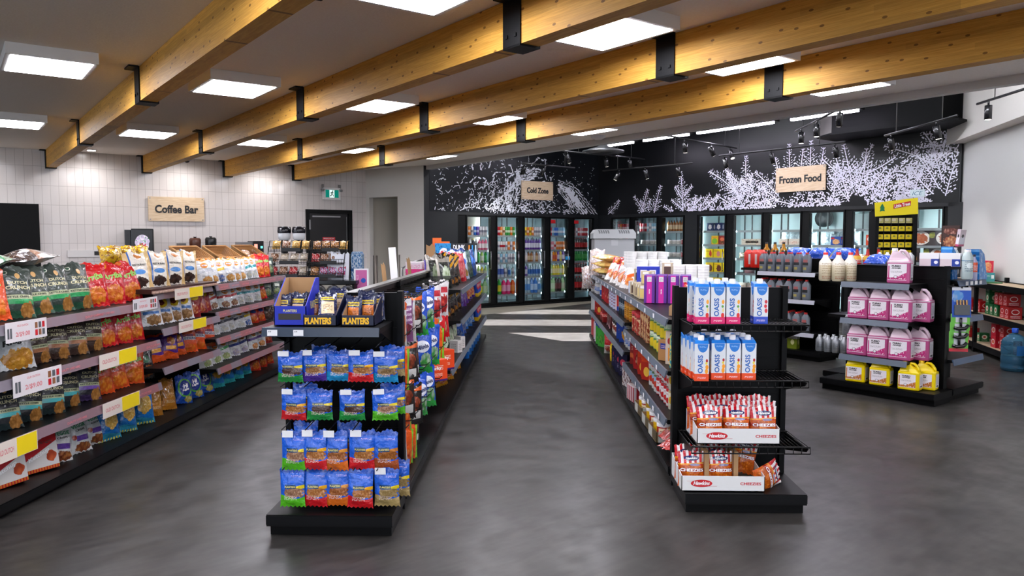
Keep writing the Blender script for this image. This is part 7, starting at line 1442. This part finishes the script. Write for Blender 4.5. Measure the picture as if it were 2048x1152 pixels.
for i in range(7): place('mini', (-3.28-.05*(i % 3), 8.44+i*.05, 1.335), R_(40+20*i), R_(-60), 'in the farthest basket')
# ------------------------------------------------------------------ island counter with pastry racks
t = empty('island_counter', (-3.9, 10.5, 0)); tag(t, 'black island counter with cup dispensers behind the blue cartons', 'counter')
MB().box(0, 1.36, .02, .75, .03, .88).build('counter_body', M_TRIM, t); MB().box(-.02, 1.39, 0, .78, .88, .925).build('counter_top', mat('counter_black', '17181a', .25), t)
MB().box(.55, 1.33, .0, .019, .68, .865).build('dispenser_plate', mat('dispenser_steel', '9c968a', .35, .4), t)
for i, x in enumerate((.66, .87, 1.07, 1.27)):
    c = MB(); c.lathe([(.085, 0), (.095, .02), (.08, .03), (.03, .028)], 22); 
    for k in range(len(c.v)): v = c.v[k]; c.v[k] = (x+v[0], -.0-v[2], .775+v[1])
    c.build('cup_dispenser', mat('cup_ring', '131315', .25), t)
    c = MB().lathe([(.03, .028), (.035, .04), (.01, .042)], 16)
    for k in range(len(c.v)): v = c.v[k]; c.v[k] = (x-.02+v[0], -v[2], .775+v[1])
    c.build('cup_button', M_WHITE, t)
def prack(x0, x1, nm, label):
    t = empty('pastry_rack', ((x0+x1)/2, 10.8, .926), 0); tag(t, label, 'wire rack'); w = (x1-x0)/2
    mb = MB()
    for s in (-w, w): mb.tube([(s, -.2, 0), (s, -.16, .18), (s, .02, .56), (s, .2, .56), (s, .2, 0), (s, -.2, 0)], .006, 6)
    mb.tube([(-w, .2, .56), (w, .2, .56)], .006, 6); mb.build('wire_side_frame', M_WIRE, t)
    for lv, (y, z) in enumerate(((-.2, .06), (-.14, .25), (-.05, .43))):
        mb = MB()
        mb.box(-w, w, y, y+.22, z-.004, z)
        for i in range(15): xx = -w+2*w*i/14; mb.tube([(xx, y-.01, z-.02), (xx, y-.012, z+.045)], .0028, 4)
        mb.tube([(-w, y-.012, z+.045), (w, y-.012, z+.045)], .004, 5).tube([(-w, y-.01, z-.02), (w, y-.01, z-.02)], .004, 5)
        sh = mb.build('wire_tier', M_WIRE, t); MB().box(-w*.35, w*.6, y-.02, y-.016, z-.02, z+.03).build('black_tag_holder', M_BLK, sh)
    return t
prack(-3.84, -3.25, 'a', 'left black wire pastry rack on the island counter'); prack(-3.22, -2.72, 'b', 'right black wire pastry rack on the island counter')
def pk(key, base, layers, dsc, w=.14, h=.09, d=.12): P(key, lambda: mk_bag('pastry_pack', design('pk_'+key, base, layers, .18, .5, .2), w, h*1.6, d), dsc, 'pastry pack', 'pastry packs')
pk('pyel', 'd8b060', [('mottle', 6, .5, 'b88a40')], 'yellow loaf cake pack'); pk('pbrn', '8a5a3c', [('mottle', 6, .55, 'd8c8b8')], 'brown swirl pastry pack'); pk('pwht', 'd0c4b4', [('mottle', 8, .55, 'a89070')], 'pale square cake pack'); pk('pred', 'b82830', [('mottle', 6, .55, 'd8b8b0')], 'red wrapped pastry pack'); pk('porg', 'c08a48', [('mottle', 6, .5, '7a4a28'), ('mottle', 9, .6, 'e0d8d0')], 'cinnamon roll pack'); pk('pblu', 'b0a8c8', [('mottle', 6, .5, 'b83040'), ('mottle', 9, .6, '3a4a98')], 'red and blue wrapped candy pack')
TIER = [(1.0, -.13), (1.19, -.07), (1.37, .02)]
for lv, ks in ((2, ['pyel', 'pbrn', 'pyel', 'pyel']), (1, ['pbrn', 'pwht', 'pwht', 'pwht']), (0, ['pred', 'pbrn', 'pred', 'pwht'])):
    for i, k in enumerate(ks): place(k, (-3.76+i*.145, 10.8+TIER[lv][1]+.02, TIER[lv][0]), 0, R_(-25), ['on the bottom tier', 'on the middle tier', 'on the top tier'][lv]+' of left rack', s=.9)
for lv, ks in ((2, ['porg', 'porg', 'porg', 'pyel']), (1, ['pred', 'pbrn', 'pbrn']), (0, ['porg', 'pblu', 'pblu', 'pblu'])):
    for i, k in enumerate(ks): place(k, (-3.16+i*.13, 10.8+TIER[lv][1]+.02, TIER[lv][0]), 0, R_(-25), ['on the bottom tier', 'on the middle tier', 'on the top tier'][lv]+' of right rack', s=.88)
for i, x in enumerate((-3.72, -3.50)):
    t = MB().lathe([(.06, 0), (.085, .02), (.09, .1), (.075, .13)], 20).build('juicer_bowl', mat('clear_bowl', 'd8dce0', .15), loc=(x, 11.1, 1.50)); tag(t, ['clear-based blender head above the pastry rack, left', 'clear-based blender head above the pastry rack, right'][i], 'blender head')
    MB().lathe([(.095, .10), (.10, .13), (.095, .19), (.06, .2)], 20).build('black_lid', mat('lid_black', '14141a', .2), t); MB().lathe([(.05, -.2), (.055, 0)], 16).build('blender_stand', M_BLK, t)
P('sleeve', lambda: MB().prism([(-.11, 0), (.11, 0), (.12, .40), (.10, .43), (.08, .40), (.055, .42), (.03, .39), (0, .41), (-.03, .39), (-.055, .42), (-.08, .40), (-.1, .46), (-.115, .44)], -.03, .03).build('bakery_bag_stack', mat('bag_white', 'dcdee6', .6)), 'x', 'paper bag stack', None)
place('sleeve', (-2.8, 10.75, .926), R_(8), R_(-4), label='large stack of white bakery bags on the counter end', s=(1.1, 1, .93)); place('sleeve', (-3.0, 11.15, .926), R_(10), R_(-4), label='smaller stack of white bags behind the wire rack', s=(.8, 1, .98))
t = MB().box(-.08, .08, -.08, .08, 0, .36).prism([(-.08, .36), (.08, .36), (.06, .40), (-.06, .40)], -.08, .08).build('water_bottle_pack', design('waterpk', '4a78a8', [('mottle', 9, .5, 'b8ccdc'), ('band', .3, .42, '2a5890')], .25, 0), loc=(-2.64, 11.15, .926)); tag(t, 'stack of water bottle packs behind the white bakery bags', 'bottle pack')
t = empty('pink_sign', (-2.48, 10.7, 0), R_(4)); tag(t, 'pink poster in white frame at the counter end', 'sign')
MB().box(-.105, .105, -.006, 0, .5, 1.09).build('sign_frame', M_WHITE, t); MB().box(-.08, .08, -.008, -.0062, .5, 1.07).build('pink_face', mat('pink_face', 'c2609a', .5), t)
mb = MB(); lettering(mb, 'DEALS', -.055, .92, .16, .03, y=-.0088, rot=pi/2); mb.build('lettering', mat('pale_pink', 'e0a8c8', .5), t); bs = MB().lathe([(.035, 0), (.035, .004)], 16).build('blue_spot', mat('blue_spot', '1c50b0', .5), t); bs.rotation_euler = (pi/2, 0, 0); bs.location = (.03, -.009, .92)
MB().box(-.1, .1, -.1, .1, 0, .02).box(-.01, .01, -.003, .007, .02, .5).build('sign_stand', M_STEEL, t)
for x, Y, zt, r, lab in ((-2.36, 11.1, 1.27, .035, 'thick brown-grey steel post right of the pink sign'), (-2.2, 12.2, 1.26, .012, 'thin dark steel post left of the black wall')):
    t = MB().lathe([(r*2, 0), (r*2, .02), (r, .021), (r, zt)], 16).build('steel_post', mat('post_steel', '6a625a', .3, .6), loc=(x, Y, 0)); tag(t, lab, 'post')
# cash lane curved rail by the thin post
t = MB().tube([(-2.1, 11.9, 1.05), (-1.98, 11.95, 1.14), (-1.8, 12.0, 1.18)], .014, 8).tube([(-2.1, 11.9, 0), (-2.1, 11.9, 1.05)], .014, 8).build('curved_rail', M_STEEL); tag(t, 'curved steel rail beside the thin dark post', 'rail')
finish_labels()
